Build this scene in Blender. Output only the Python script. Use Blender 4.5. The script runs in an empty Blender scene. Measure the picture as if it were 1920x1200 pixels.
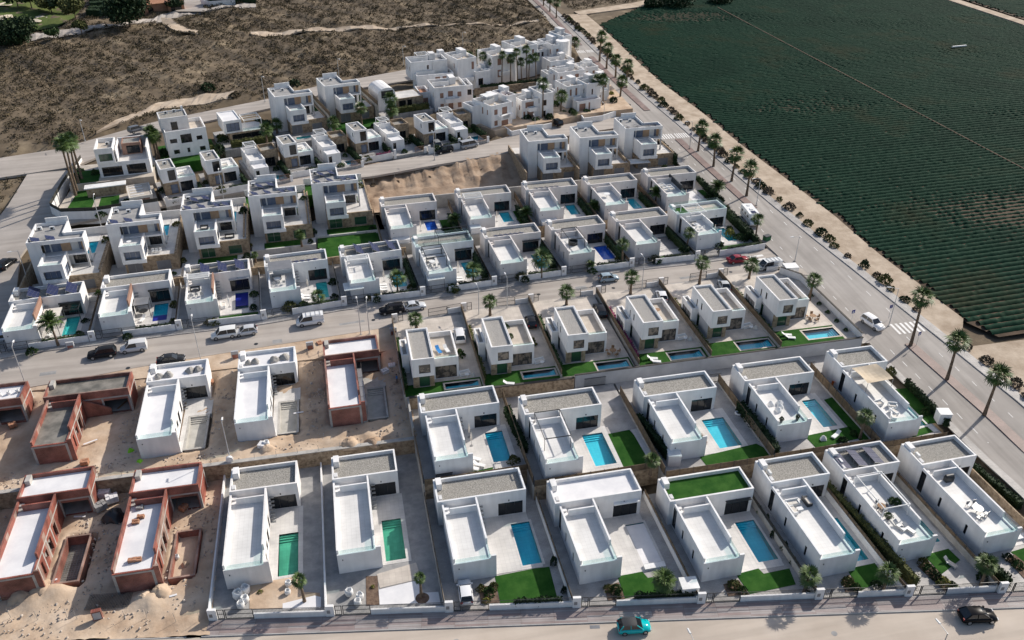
import bpy, math, random
import numpy as np
random.seed(11); rng = np.random.default_rng(5)
R = math.radians
SC = bpy.context.scene
COL = SC.collection

# ------------------------------------------------------------------ camera, sky, sun, exposure
CAMH, PITCH, YAW, FPX = 85.0, R(31.64), R(11.72), 1600.0
cd = bpy.data.cameras.new('camera'); cam = bpy.data.objects.new('camera', cd); COL.objects.link(cam)
cam.location = (0, 0, CAMH); cam.rotation_euler = (math.pi/2 - PITCH, 0, -YAW)
cd.sensor_width = 36; cd.lens = 36*FPX/1920; cd.clip_end = 6000; cd.clip_start = .5
SC.camera = cam
SUN_AZ, SUN_EL = 30.0, 33.0          # degrees; azimuth from +X towards +Y
W = bpy.data.worlds.new('World'); SC.world = W; W.use_nodes = True
wn = W.node_tree.nodes; wl = W.node_tree.links
bg = wn['Background']; sky = wn.new('ShaderNodeTexSky'); sky.sky_type = 'NISHITA'; sky.sun_disc = False
sky.sun_elevation = R(SUN_EL); sky.sun_rotation = R(90-SUN_AZ); sky.air_density = 1.0; sky.dust_density = 2.0; sky.ozone_density = 1.0
wl.new(sky.outputs[0], bg.inputs[0]); bg.inputs[1].default_value = .115
sd = bpy.data.lights.new('sun', 'SUN'); sd.energy = 4.5; sd.angle = R(.53); sd.color = (1, .935, .845)
sun = bpy.data.objects.new('sun', sd); COL.objects.link(sun)
sun.rotation_euler = (R(90-SUN_EL), 0, R(SUN_AZ+90))
SC.view_settings.view_transform = 'Standard'; SC.view_settings.look = 'None'
SC.view_settings.exposure = 0.17; SC.view_settings.gamma = 1; SC.view_settings.use_curve_mapping = False
SC.render.engine = 'CYCLES'

_cy, _sy, _cp, _sp = math.cos(YAW), math.sin(YAW), math.cos(PITCH), math.sin(PITCH)
_fw = np.array([_sy*_cp, _cy*_cp, -_sp]); _rt = np.array([_cy, -_sy, 0.]); _dn = np.cross(_fw, _rt)
def at(px, py, z=0.):
    """point of the photograph on the horizontal plane of height z -> world x, y"""
    v = _fw + _rt*((px-960)/FPX) + _dn*((py-600)/FPX)
    t = (z-CAMH)/v[2]
    return float(v[0]*t), float(v[1]*t)
def pix(x, y, z):
    v = np.array([x, y, z-CAMH]); q = v@_fw
    return 960+FPX*(v@_rt)/q, 600+FPX*(v@_dn)/q
def atf(px, py, zf):
    z = 4.
    for _ in range(12):
        x, y = at(px, py, z); z = float(zf(x, y))
    return x, y, z

# ------------------------------------------------------------------ materials
MATS = {}
def M(name, c, c2=None, rough=.75, var=.12, sc=.6, detail=4, bump=0., bsc=8., spec=.3, metal=0., lo=.35, hi=.65, mid=None, streak=None):
    m = bpy.data.materials.new(name); m.use_nodes = True; nt = m.node_tree; N = nt.nodes; L = nt.links
    b = N['Principled BSDF']; b.inputs['Roughness'].default_value = rough; b.inputs['Metallic'].default_value = metal
    b.inputs['Specular IOR Level'].default_value = spec
    g = N.new('ShaderNodeNewGeometry'); t = N.new('ShaderNodeTexNoise')
    t.inputs['Scale'].default_value = sc; t.inputs['Detail'].default_value = detail; t.inputs['Roughness'].default_value = .62
    L.new(g.outputs['Position'], t.inputs['Vector'])
    r = N.new('ShaderNodeValToRGB'); r.color_ramp.elements[0].position = lo; r.color_ramp.elements[1].position = hi
    if c2 is None:
        a = [x*(1-var) for x in c]; d = [min(1, x*(1+var)) for x in c]
    else: a, d = c, c2
    r.color_ramp.elements[0].color = (*a, 1); r.color_ramp.elements[1].color = (*d, 1)
    if mid:
        e = r.color_ramp.elements.new((lo+hi)/2); e.color = (*mid, 1)
    L.new(t.outputs['Fac'], r.inputs['Fac'])
    if streak:      # drawn-out stains: (stretch xyz, darkest factor)
        mp = N.new('ShaderNodeMapping'); mp.inputs['Scale'].default_value = streak[0]; t3 = N.new('ShaderNodeTexNoise'); t3.inputs['Scale'].default_value = 1; t3.inputs['Detail'].default_value = 6
        mr = N.new('ShaderNodeMapRange'); mr.inputs[1].default_value = .36; mr.inputs[2].default_value = .62; mr.inputs[3].default_value = streak[1]; mr.inputs[4].default_value = 1.04
        sc_ = N.new('ShaderNodeVectorMath'); sc_.operation = 'SCALE'
        L.new(g.outputs['Position'], mp.inputs['Vector']); L.new(mp.outputs[0], t3.inputs['Vector']); L.new(t3.outputs['Fac'], mr.inputs[0]); L.new(r.outputs[0], sc_.inputs[0]); L.new(mr.outputs[0], sc_.inputs['Scale']); L.new(sc_.outputs[0], b.inputs['Base Color'])
    else: L.new(r.outputs[0], b.inputs['Base Color'])
    if bump:
        t2 = N.new('ShaderNodeTexNoise'); t2.inputs['Scale'].default_value = bsc; t2.inputs['Detail'].default_value = 3
        L.new(g.outputs['Position'], t2.inputs['Vector'])
        bp = N.new('ShaderNodeBump'); bp.inputs['Strength'].default_value = bump; bp.inputs['Distance'].default_value = .1
        L.new(t2.outputs['Fac'], bp.inputs['Height']); L.new(bp.outputs[0], b.inputs['Normal'])
    MATS[name] = m; return m
def Mtile(name, c, c2, mortar, w, h, msize=.02, rough=.6, sc=1., off=0., rot=(0, 0, 0), spec=.3, bump=.3, dirt=.12):
    m = bpy.data.materials.new(name); m.use_nodes = True; nt = m.node_tree; N = nt.nodes; L = nt.links
    b = N['Principled BSDF']; b.inputs['Roughness'].default_value = rough; b.inputs['Specular IOR Level'].default_value = spec
    g = N.new('ShaderNodeNewGeometry'); mp = N.new('ShaderNodeMapping'); mp.inputs['Rotation'].default_value = rot
    L.new(g.outputs['Position'], mp.inputs['Vector'])
    t = N.new('ShaderNodeTexBrick'); t.offset = off; t.inputs['Scale'].default_value = sc
    t.inputs['Brick Width'].default_value = w; t.inputs['Row Height'].default_value = h; t.inputs['Mortar Size'].default_value = msize
    t.inputs['Color1'].default_value = (*c, 1); t.inputs['Color2'].default_value = (*c2, 1); t.inputs['Mortar'].default_value = (*mortar, 1)
    L.new(mp.outputs[0], t.inputs['Vector'])
    n = N.new('ShaderNodeTexNoise'); n.inputs['Scale'].default_value = .5; n.inputs['Detail'].default_value = 5
    L.new(g.outputs['Position'], n.inputs['Vector'])
    mr = N.new('ShaderNodeMapRange'); mr.inputs[1].default_value = .3; mr.inputs[2].default_value = .7
    mr.inputs[3].default_value = 1-dirt*1.5; mr.inputs[4].default_value = 1+dirt*.5
    L.new(n.outputs['Fac'], mr.inputs[0])
    mx = N.new('ShaderNodeVectorMath'); mx.operation = 'SCALE'
    L.new(t.outputs['Color'], mx.inputs[0]); L.new(mr.outputs[0], mx.inputs['Scale'])
    L.new(mx.outputs[0], b.inputs['Base Color']); MATS[name] = m; return m
def Mglass(name, tint, fac_t, rough=.02):
    """thin clear sheet: tinted see-through mixed with a fresnel reflection"""
    m = bpy.data.materials.new(name); m.use_nodes = True; nt = m.node_tree; N = nt.nodes; L = nt.links
    N.remove(N['Principled BSDF']); o = N['Material Output']
    tr = N.new('ShaderNodeBsdfTransparent'); tr.inputs[0].default_value = (*tint, 1)
    gl = N.new('ShaderNodeBsdfGlossy'); gl.inputs['Roughness'].default_value = rough
    df = N.new('ShaderNodeBsdfDiffuse'); df.inputs[0].default_value = (.55, .68, .7, 1)
    lw = N.new('ShaderNodeLayerWeight'); pw = N.new('ShaderNodeMath'); pw.operation = 'POWER'; pw.inputs[1].default_value = 4.
    fr = N.new('ShaderNodeMath'); fr.operation = 'MULTIPLY_ADD'; fr.inputs[1].default_value = .8; fr.inputs[2].default_value = .03
    L.new(lw.outputs['Facing'], pw.inputs[0]); L.new(pw.outputs[0], fr.inputs[0])
    m0 = N.new('ShaderNodeMixShader'); m0.inputs[0].default_value = fac_t
    m1 = N.new('ShaderNodeMixShader')
    L.new(tr.outputs[0], m0.inputs[1]); L.new(df.outputs[0], m0.inputs[2])
    L.new(fr.outputs[0], m1.inputs[0]); L.new(m0.outputs[0], m1.inputs[1]); L.new(gl.outputs[0], m1.inputs[2])
    L.new(m1.outputs[0], o.inputs[0]); MATS[name] = m; return m
def Mwater(name, tint):
    m = Mglass(name, tint, 0.0, .03); nt = m.node_tree; N = nt.nodes; L = nt.links
    g = N.new('ShaderNodeNewGeometry'); n = N.new('ShaderNodeTexNoise'); n.inputs['Scale'].default_value = 2.6; n.inputs['Detail'].default_value = 2
    L.new(g.outputs['Position'], n.inputs['Vector'])
    bp = N.new('ShaderNodeBump'); bp.inputs['Strength'].default_value = .5; bp.inputs['Distance'].default_value = .08
    L.new(n.outputs['Fac'], bp.inputs['Height'])
    for k in N:
        if k.bl_idname == 'ShaderNodeBsdfGlossy' or k.bl_idname == 'ShaderNodeLayerWeight': L.new(bp.outputs[0], k.inputs['Normal'])
    return m

M('white', (.69, .68, .675), (.80, .79, .78), rough=.85, sc=.35, lo=.25, hi=.6, streak=((1.1, 1.1, .14), .935))
M('white_b', (.68, .655, .64), (.78, .755, .735), rough=.85, sc=.3, lo=.25, hi=.6, streak=((1.3, 1.3, .12), .92))
M('white_c', (.66, .665, .675), (.76, .765, .77), rough=.85, sc=.4, lo=.25, hi=.6, streak=((1.0, 1.0, .16), .93))
M('white2', (.58, .57, .57), (.72, .71, .70), rough=.85, sc=.9, lo=.3, hi=.7)
M('warm_white', (.60, .56, .54), (.70, .665, .645), rough=.85, sc=.35, lo=.25, hi=.6, streak=((1.1, 1.1, .14), .935))
M('cream', (.60, .56, .50), (.70, .66, .60), rough=.85)
M('tan', (.42, .27, .17), (.50, .33, .21), rough=.7, sc=1)
M('brown', (.26, .15, .11), (.33, .20, .15), rough=.8)
M('gravel', (.15, .14, .125), (.44, .42, .38), rough=.95, sc=6.5, detail=3, bump=.8, bsc=9, lo=.3, hi=.7)
M('gravelheap', (.22, .21, .2), (.45, .43, .4), rough=.95, sc=8, bump=.8, bsc=10)
Mtile('deck', (.72, .71, .69), (.70, .69, .67), (.55, .54, .52), .6, .6, .012, dirt=.1)
Mtile('beige_deck', (.50, .44, .37), (.54, .48, .41), (.42, .37, .31), .6, .6, .015, dirt=.15)
Mtile('terrace', (.60, .58, .56), (.63, .61, .58), (.46, .45, .43), .6, .6, .012, dirt=.12)
Mtile('terrace_cream', (.55, .49, .43), (.60, .54, .47), (.45, .40, .35), .8, .8, .015, dirt=.16)
Mtile('paving', (.40, .385, .37), (.44, .42, .405), (.29, .28, .27), .5, .25, .012, off=.5, dirt=.2)
Mtile('dark_paving', (.13, .13, .135), (.17, .165, .165), (.09, .09, .09), .4, .2, .012, off=.5, dirt=.2)
Mtile('brick', (.33, .105, .075), (.26, .075, .055), (.34, .23, .19), .28, .085, .012, off=.5, rot=(R(90), 0, 0), dirt=.4)
Mtile('brick_side', (.33, .105, .075), (.26, .075, .055), (.34, .23, .19), .28, .085, .012, off=.5, rot=(R(90), 0, R(90)), dirt=.4)
Mtile('sidewalk', (.36, .335, .325), (.285, .215, .205), (.24, .2, .19), 4., .34, .03, rot=(0, 0, R(9.3)), dirt=.15)
Mtile('pavement', (.36, .34, .33), (.40, .38, .36), (.25, .24, .23), .5, .5, .015, dirt=.2)
Mtile('median_paving', (.25, .175, .155), (.22, .15, .135), (.18, .13, .115), .4, .2, .01, off=.5, dirt=.2)
M('stone', (.17, .125, .085), (.40, .32, .23), rough=.9, sc=1.6, detail=6, bump=.6, bsc=3, mid=(.31, .235, .16))
M('concrete', (.34, .325, .30), (.47, .45, .42), rough=.9, sc=.8, bump=.2)
M('rubble', (.30, .22, .16), (.52, .47, .42), rough=1, sc=.9)
M('wet_concrete', (.12, .115, .10), (.26, .24, .21), rough=.5, sc=.5)
M('concrete_grey', (.24, .24, .24), (.36, .35, .34), rough=.9, sc=.6)
M('membrane', (.66, .655, .67), (.78, .77, .77), rough=.7, sc=.4)
M('dirt', (.36, .25, .17), (.62, .50, .385), rough=1, sc=.22, detail=8, bump=.7, bsc=1.3, mid=(.50, .38, .275), lo=.3, hi=.7)
M('dirt_raw', (.22, .15, .10), (.42, .32, .235), rough=1, sc=.3, detail=9, bump=.8, bsc=1.8, mid=(.33, .24, .17), lo=.3, hi=.7)
M('dirt_pale', (.34, .265, .195), (.52, .43, .335), rough=1, sc=.3, detail=7, bump=.4, bsc=2)
M('soil', (.10, .065, .05), (.2, .14, .10), rough=1, sc=1.5, bump=.6, bsc=4)
M('field_soil', (.06, .042, .028), (.11, .075, .05), rough=1, sc=.3, detail=6, bump=.4, bsc=3)
M('ground', (.105, .08, .054), (.31, .245, .165), rough=1, sc=.11, detail=10, bump=.5, bsc=1.6, lo=.38, hi=.72, mid=(.155, .118, .078))
M('asphalt', (.35, .312, .278), (.455, .41, .37), rough=.9, sc=.12, detail=9, lo=.3, hi=.7, streak=((.035, .75, 1), .84))
M('asphalt_avenue', (.30, .275, .252), (.40, .37, .343), rough=.9, sc=.1, detail=9, lo=.3, hi=.7, streak=((.8, .03, 1), .82))
M('road_sand', (.46, .39, .325), (.54, .47, .40), rough=.95, sc=.15, detail=9, lo=.3, hi=.7, streak=((.05, .7, 1), .88))
M('kerb', (.40, .385, .37), rough=.9)
M('paint', (.62, .61, .59), (.78, .77, .75), rough=.7, sc=2, lo=.3, hi=.6)
M('turf', (.016, .070, .010), (.040, .112, .020), rough=.95, sc=.55, detail=8, bump=.5, bsc=20, spec=.1)
M('golf', (.05, .085, .022), (.13, .15, .05), rough=1, sc=.05, spec=.1)
M('sand', (.55, .48, .37), rough=1)
M('leaf', (.018, .045, .012), (.06, .105, .03), rough=.7, sc=.9, spec=.2)
M('leaf_dark', (.010, .026, .010), (.03, .055, .02), rough=.75, sc=.9, spec=.2)
M('leaf_olive', (.05, .065, .02), (.13, .13, .045), rough=.8, sc=.9, spec=.2)
M('leaf_yellow', (.13, .15, .03), (.24, .22, .06), rough=.8, sc=1)
M('leaf_pink', (.16, .02, .07), (.3, .05, .14), rough=.8, sc=2)
M('palm_leaf', (.028, .062, .014), (.085, .135, .03), rough=.55, sc=1.4, spec=.35)
M('palm_dry', (.17, .12, .065), (.27, .20, .11), rough=.95, sc=2)
M('trunk', (.10, .07, .05), (.2, .15, .105), rough=1, sc=3, bump=.5, bsc=6)
M('scrub', (.050, .044, .026), (.155, .122, .078), rough=1, sc=.16, detail=9, spec=.1, lo=.3, hi=.72, mid=(.09, .074, .047))
M('crop', (.004, .028, .016), (.026, .036, .018), rough=.8, sc=.045, detail=9, spec=.05, lo=.38, hi=.72, mid=(.007, .037, .021))
M('hedge_dry', (.05, .05, .03), (.16, .12, .09), rough=1, sc=.7)
M('dark_glass', (.012, .014, .017), rough=.06, spec=.6)
M('blue_glass', (.10, .13, .19), (.17, .20, .27), rough=.12, spec=.5, sc=.8)
M('green_glass', (.03, .08, .05), rough=.08, spec=.6)
M('curtain_glass', (.22, .18, .14), (.06, .055, .05), rough=.1, spec=.6, sc=1.2, lo=.45, hi=.55)
M('shutter', (.16, .165, .18), (.2, .205, .22), rough=.5)
M('dark_metal', (.025, .027, .03), rough=.4, spec=.5)
M('grey_metal', (.30, .31, .32), rough=.4, metal=.5)
M('pole', (.50, .51, .52), rough=.45, metal=.3)
M('white_paint', (.80, .80, .80), rough=.4, spec=.5)
M('plastic_white', (.74, .74, .73), rough=.6)
M('wood', (.22, .13, .07), (.33, .2, .11), rough=.7, sc=3)
M('reed', (.12, .085, .055), (.2, .15, .10), rough=.9, sc=2)
M('fence_dark', (.035, .035, .03), (.06, .058, .05), rough=.9, sc=2)
M('wall_grey', (.36, .37, .39), (.45, .46, .48), rough=.9, sc=.4)
M('cap_dark', (.06, .055, .05), rough=.8)
M('navy', (.01, .02, .20), (.02, .03, .28), rough=.3, spec=.5, sc=.7)
M('blue_cloth', (.03, .2, .5), rough=.8)
M('canvas', (.50, .41, .30), (.58, .49, .37), rough=.9)
M('tyre', (.015, .015, .016), rough=.9)
M('rim', (.45, .46, .47), rough=.3, metal=.8)
M('carglass', (.015, .018, .022), rough=.05, spec=.7)
M('lamp_clear', (.7, .7, .72), rough=.15, spec=.7)
M('lamp_red', (.35, .01, .01), rough=.2, spec=.6)
M('skin', (.42, .25, .17), rough=.6)
M('orange', (.7, .16, .03), rough=.6)
M('lime', (.25, .65, .03), rough=.6)
M('terracotta', (.36, .17, .10), (.46, .25, .16), rough=.9, sc=1.5)
M('bin_green', (.02, .12, .05), rough=.5)
Mtile('solar', (.018, .025, .07), (.022, .03, .085), (.10, .105, .13), .5, .5, .015, rough=.4, spec=.12, dirt=.0)
M('solar_frame', (.55, .56, .58), rough=.35, metal=.6)
Mtile('basin_aqua', (.20, .70, .80), (.17, .64, .76), (.16, .60, .70), .5, .5, .02, dirt=.06)
Mtile('basin_green', (.22, .52, .40), (.19, .47, .36), (.18, .44, .34), .5, .5, .02, dirt=.15)
Mtile('basin_blue', (.16, .34, .78), (.13, .30, .72), (.07, .17, .5), .5, .5, .02, dirt=.06)
M('basin_dry', (.40, .385, .35), (.5, .48, .44), rough=.9, sc=.8)
Mwater('water', (.55, .93, .97)); Mwater('water_green', (.62, .93, .84)); Mwater('water_deep', (.36, .84, .92)); Mwater('water_blue', (.5, .72, .97))
Mglass('rail_glass', (.88, .96, .96), .05)
def paintmat(c):
    n = 'carpaint_%02d%02d%02d' % tuple(int(99*x) for x in c)
    if n not in MATS:
        m = M(n, c, rough=.14, var=.04, spec=.4 if max(c) > .1 else .15); m.node_tree.nodes['Principled BSDF'].inputs['Coat Weight'].default_value = .0
        m.node_tree.nodes['Principled BSDF'].inputs['Coat Roughness'].default_value = .05
    return n

# ------------------------------------------------------------------ mesh helpers
class MB:
    def __init__(s): s.v = []; s.f = []
    def quad(s, *p):
        n = len(s.v); s.v += [tuple(q) for q in p]; s.f.append(tuple(range(n, n+len(p)))); return s
    def box(s, x0, y0, z0, x1, y1, z1):
        n = len(s.v)
        s.v += [(x0, y0, z0), (x1, y0, z0), (x1, y1, z0), (x0, y1, z0), (x0, y0, z1), (x1, y0, z1), (x1, y1, z1), (x0, y1, z1)]
        s.f += [(n+3, n+2, n+1, n), (n+4, n+5, n+6, n+7), (n, n+1, n+5, n+4), (n+1, n+2, n+6, n+5), (n+2, n+3, n+7, n+6), (n+3, n, n+4, n+7)]; return s
    def prism(s, poly, z0, z1):
        n = len(s.v); k = len(poly)
        s.v += [(p[0], p[1], z0) for p in poly] + [(p[0], p[1], z1) for p in poly]
        s.f.append(tuple(range(n+k, n+2*k))); s.f.append(tuple(range(n+k-1, n-1, -1)))
        for i in range(k): j = (i+1) % k; s.f.append((n+i, n+j, n+k+j, n+k+i))
        return s
    def ring(s, x0, y0, x1, y1, z0, z1, t):
        s.box(x0, y0, z0, x1, y0+t, z1); s.box(x0, y1-t, z0, x1, y1, z1)
        s.box(x0, y0+t, z0, x0+t, y1-t, z1); s.box(x1-t, y0+t, z0, x1, y1-t, z1); return s
    def tube(s, a, b, r0, r1=None, n=6, cap=True):
        r1 = r0 if r1 is None else r1
        a = np.array(a, float); b = np.array(b, float); d = b-a; d /= max(1e-9, np.linalg.norm(d))
        u = np.cross(d, (0, 0, 1)) if abs(d[2]) < .95 else np.cross(d, (1, 0, 0)); u /= np.linalg.norm(u); w = np.cross(d, u)
        k = len(s.v)
        for c, r in ((a, r0), (b, r1)):
            for i in range(n):
                t = 2*math.pi*i/n; q = c+(u*math.cos(t)+w*math.sin(t))*r; s.v.append(tuple(q))
        for i in range(n): j = (i+1) % n; s.f.append((k+i, k+j, k+n+j, k+n+i))
        if cap: s.f.append(tuple(range(k+n, k+2*n))); s.f.append(tuple(range(k+n-1, k-1, -1)))
        return s
    def bar(s, a, b, w, h):
        """box beam from a to b, width w (horizontal), height h"""
        a = np.array(a, float); b = np.array(b, float); d = b-a; d /= max(1e-9, np.linalg.norm(d))
        u = np.cross(d, (0, 0, 1)); 
        if np.linalg.norm(u) < 1e-6: u = np.array([1., 0, 0])
        u /= np.linalg.norm(u); t = np.cross(u, d); n = len(s.v)
        for c in (a, b):
            for i, j in ((-1, -1), (1, -1), (1, 1), (-1, 1)): s.v.append(tuple(c+u*w/2*i+t*h/2*j))
        s.f += [(n, n+1, n+2, n+3), (n+7, n+6, n+5, n+4)]
        for i in range(4): j = (i+1) % 4; s.f.append((n+j, n+i, n+4+i, n+4+j))
        return s
    def wall(s, axis, a0, a1, c0, c1, z0, z1, ops=()):
        """wall along 'x' or 'y' from a0 to a1, thickness c0..c1, with openings (lo, hi, zlo, zhi)"""
        def bx(p, q, za, zb):
            if q-p < 1e-4 or zb-za < 1e-4: return
            if axis == 'x': s.box(p, c0, za, q, c1, zb)
            else: s.box(c0, p, za, c1, q, zb)
        bp = sorted({a0, a1} | {q for o in ops for q in o[:2] if a0 < q < a1})
        for p, q in zip(bp[:-1], bp[1:]):
            cur = z0
            for o in sorted((o for o in ops if o[0] <= p+1e-6 and o[1] >= q-1e-6), key=lambda o: o[2]): bx(p, q, cur, o[2]); cur = o[3]
            bx(p, q, cur, z1)
        return s
    def mesh(s, name, mat, smooth=False):
        me = bpy.data.meshes.new(name); me.from_pydata(s.v, [], s.f)
        if mat: me.materials.append(MATS[mat] if isinstance(mat, str) else mat)
        if smooth: me.polygons.foreach_set('use_smooth', [True]*len(me.polygons))
        me.update(); return me
def tag(o, label=None, cat=None, group=None, kind=None):
    if label: o['label'] = label
    if cat: o['category'] = cat
    if group: o['group'] = group
    if kind: o['kind'] = kind
    return o
def mo(name, mb, mat, parent=None, F=None, label=None, cat=None, group=None, kind=None, smooth=False):
    me = mb.mesh(name, mat, smooth) if isinstance(mb, MB) else mb
    o = bpy.data.objects.new(name, me); COL.objects.link(o)
    if parent is not None: o.parent = parent
    if F is not None: o.location = F[:3]; o.rotation_euler = (0, 0, F[3] if len(F) > 3 else 0)
    return tag(o, label, cat, group, kind)
def thing(name, F, label, cat, group=None):
    o = bpy.data.objects.new(name, None); COL.objects.link(o); o.empty_display_size = .5
    o.location = F[:3]; o.rotation_euler = (0, 0, F[3] if len(F) > 3 else 0)
    return tag(o, label, cat, group)
def sub(F, x, y, z=0., rot=0.):
    c, s = math.cos(F[3]), math.sin(F[3])
    return (F[0]+c*x-s*y, F[1]+s*x+c*y, F[2]+z, F[3]+rot)
def meshdata(name, v, f, mat, smooth=False):
    """fast mesh from numpy verts and equal-sized faces"""
    me = bpy.data.meshes.new(name); v = np.asarray(v, np.float32); f = np.asarray(f, np.int32); k = f.shape[1]
    me.vertices.add(len(v)); me.vertices.foreach_set('co', v.ravel())
    me.loops.add(f.size); me.loops.foreach_set('vertex_index', f.ravel())
    me.polygons.add(len(f)); me.polygons.foreach_set('loop_start', np.arange(0, f.size, k, dtype=np.int32))
    if smooth: me.polygons.foreach_set('use_smooth', np.ones(len(f), bool))
    me.update(calc_edges=True); me.validate()
    if mat: me.materials.append(MATS[mat])
    return me
def leaf_quads(centers, size, jit=.4):
    """random small leaf faces round the given centres"""
    n = len(centers); c = np.asarray(centers, float)
    a = rng.normal(size=(n, 3)); a /= np.linalg.norm(a, axis=1)[:, None]
    b = rng.normal(size=(n, 3)); b -= (b*a).sum(1)[:, None]*a; b /= np.linalg.norm(b, axis=1)[:, None]
    s = size*(1+jit*rng.uniform(-1, 1, (n, 1)))
    v = np.stack([c-a*s, c+b*s*.62, c+a*s, c-b*s*.62], 1).reshape(-1, 3)
    return v, np.arange(4*n).reshape(-1, 4)

ORD = ['first', 'second', 'third', 'fourth', 'fifth', 'sixth', 'seventh', 'eighth', 'ninth', 'tenth', 'eleventh', 'twelfth']
# ------------------------------------------------------------------ the land
def avez(y): return np.interp(y, [30, 80, 110, 135, 150, 215, 300, 450, 700], [0, 1, 3, 4.2, 4.6, 7.2, 8.5, 10, 12])
def nat(x, y):
    x = np.asarray(x, float); y = np.asarray(y, float)
    a = np.interp(y, [50, 99.5, 102, 124, 150, 165, 185, 200, 215, 235, 260, 320, 450, 700], [-.6, -.4, 2.2, 3.75, 3.9, 4.6, 5.2, 7.5, 8.4, 10.8, 11.6, 13.5, 17, 20])
    b = avez(y)-.35
    t = np.clip((x-79)/5, 0, 1); h = a*(1-t)+b*t
    w = np.clip((y-235)/30, 0, 1)*np.clip((92-x)/8, 0, 1)
    h = h + w*(.8*np.sin(x*.11+y*.05)*np.sin(y*.09-x*.03)+.5*np.sin(x*.31+1)*np.sin(y*.27)+.3*np.sin(x*.7+y*.5))
    return h
CAPS = []                                   # (polygon, top height the natural ground may have there)
def cap(poly, z): CAPS.append((np.array([(p[0], p[1]) for p in poly], float), z))
def inside(poly, x, y):
    r = np.zeros(x.shape, bool); n = len(poly)
    for i in range(n):
        x0, y0 = poly[i]; x1, y1 = poly[(i+1) % n]
        if y0 == y1: continue
        c = ((y0 > y) != (y1 > y)) & (x < (x1-x0)*(y-y0)/(y1-y0)+x0); r ^= c
    return r
def resample(P, n):
    P = np.array(P, float); d = np.r_[0, np.cumsum(np.linalg.norm(np.diff(P[:, :2], axis=0), axis=1))]
    t = np.linspace(0, d[-1], n); return np.stack([np.interp(t, d, P[:, k]) for k in range(3)], 1)
def ribbon(name, A, B, mat, n=40, skirt=.5, kind='structure', capz=-.45, across=1):
    A = resample(A, n); B = resample(B, n); v = []; f = []
    m = across+1
    for i in range(n):
        for k in range(m): v.append(tuple(A[i]+(B[i]-A[i])*k/across))
        v.append((A[i][0], A[i][1], A[i][2]-skirt)); v.append((B[i][0], B[i][1], B[i][2]-skirt))
    s = m+2
    for i in range(n-1):
        a, b = i*s, (i+1)*s
        for k in range(across): f.append((a+k, a+k+1, b+k+1, b+k))
        f.append((a+m, a, b, b+m)); f.append((a+across, a+m+1, b+m+1, b+across))
    mb = MB(); mb.v = v; mb.f = f
    if capz is not None:
        for i in range(n-1): cap([A[i], B[i], B[i+1], A[i+1]], min(A[i][2], B[i][2], A[i+1][2], B[i+1][2])+capz)
    o = mo(name, mb, mat, kind=kind)
    # faces should look up
    return o, A, B
def P3(pts, z):
    zs = z if isinstance(z, (list, tuple)) else [z]*len(pts)
    return [(*at(p[0], p[1], q), q) for p, q in zip(pts, zs)]

# avenue along the field
def avedge(pts):
    w = [atf(p[0], p[1], lambda x, y: avez(y)) for p in pts]; w.sort(key=lambda q: q[1]); return np.array(w)
AL = avedge([(1060, 75), (1120, 140), (1170, 200), (1255, 278), (1340, 370), (1440, 450), (1500, 510), (1620, 640), (1700, 720), (1807, 810), (1920, 920)])
AR = avedge([(1130, 112), (1180, 150), (1300, 270), (1400, 350), (1528, 440), (1600, 500), (1700, 585), (1800, 668), (1920, 770)])
def smoothx(W, deg=2):
    c = np.polyfit(W[:, 1], W[:, 0], deg); lo, hi = W[0, 1], W[-1, 1]
    return lambda y: np.polyval(c, np.clip(y, lo, hi+40))
XL, XR = smoothx(AL), smoothx(AR)
ys = np.arange(28, 560, 6.)
aL = [(float(XL(y)), y, float(avez(y))) for y in ys]; aR = [(float(XR(y)), y, float(avez(y))) for y in ys]
ribbon('avenue', aL, aR, 'asphalt_avenue', n=120)
def avm(y): return float(XL(y)+XR(y))/2+.25
def strip(name, y0, y1, xf0, xf1, dz, mat, n=30, skirt=.2):
    yy = np.linspace(y0, y1, n)
    A = [(xf0(y), y, float(avez(y))+dz) for y in yy]; B = [(xf1(y), y, float(avez(y))+dz) for y in yy]
    return ribbon(name, A, B, mat, n=n, skirt=skirt, capz=None)[0]
strip('pavement', 30, 420, lambda y: float(XR(y))+.15, lambda y: float(XR(y))+1.9, .13, 'pavement', 90)
strip('kerb', 30, 420, lambda y: float(XR(y))-.02, lambda y: float(XR(y))+.148, .15, 'kerb', 90)
def zebra(y, x0f, x1f, n, w=3.2):
    x0, x1 = x0f(y), x1f(y); st = (x1-x0)/(2*n-1)
    for i in range(n):
        a = x0+2*i*st; mb = MB(); z = .012
        mb.quad((a, y-w/2, float(avez(y-w/2))+z), (a+st, y-w/2, float(avez(y-w/2))+z), (a+st, y+w/2, float(avez(y+w/2))+z), (a, y+w/2, float(avez(y+w/2))+z))
        mo('crossing_stripe', mb, 'paint', kind='structure')
strip('median', 40, 108.5, lambda y: avm(y)-.9, lambda y: avm(y)+.9, .14, 'median_paving', 30)
strip('median', 163, 205, lambda y: avm(y)-.9, lambda y: avm(y)+.9, .14, 'median_paving', 20)
strip('median', 228, 285, lambda y: avm(y)-.9, lambda y: avm(y)+.9, .14, 'median_paving', 20)
strip('median', 300, 420, lambda y: avm(y)-.9, lambda y: avm(y)+.9, .14, 'median_paving', 20)
zebra(113.0, lambda y: avm(y)+.3, lambda y: float(XR(y))-.5, 6)
zebra(207.5, lambda y: float(XL(y))+.4, lambda y: avm(y)-.4, 6); zebra(207.5, lambda y: avm(y)+.3, lambda y: float(XR(y))-.5, 6)
zebra(292, lambda y: float(XL(y))+.4, lambda y: avm(y)-.4, 6); zebra(292, lambda y: avm(y)+.3, lambda y: float(XR(y))-.5, 6)
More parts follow.
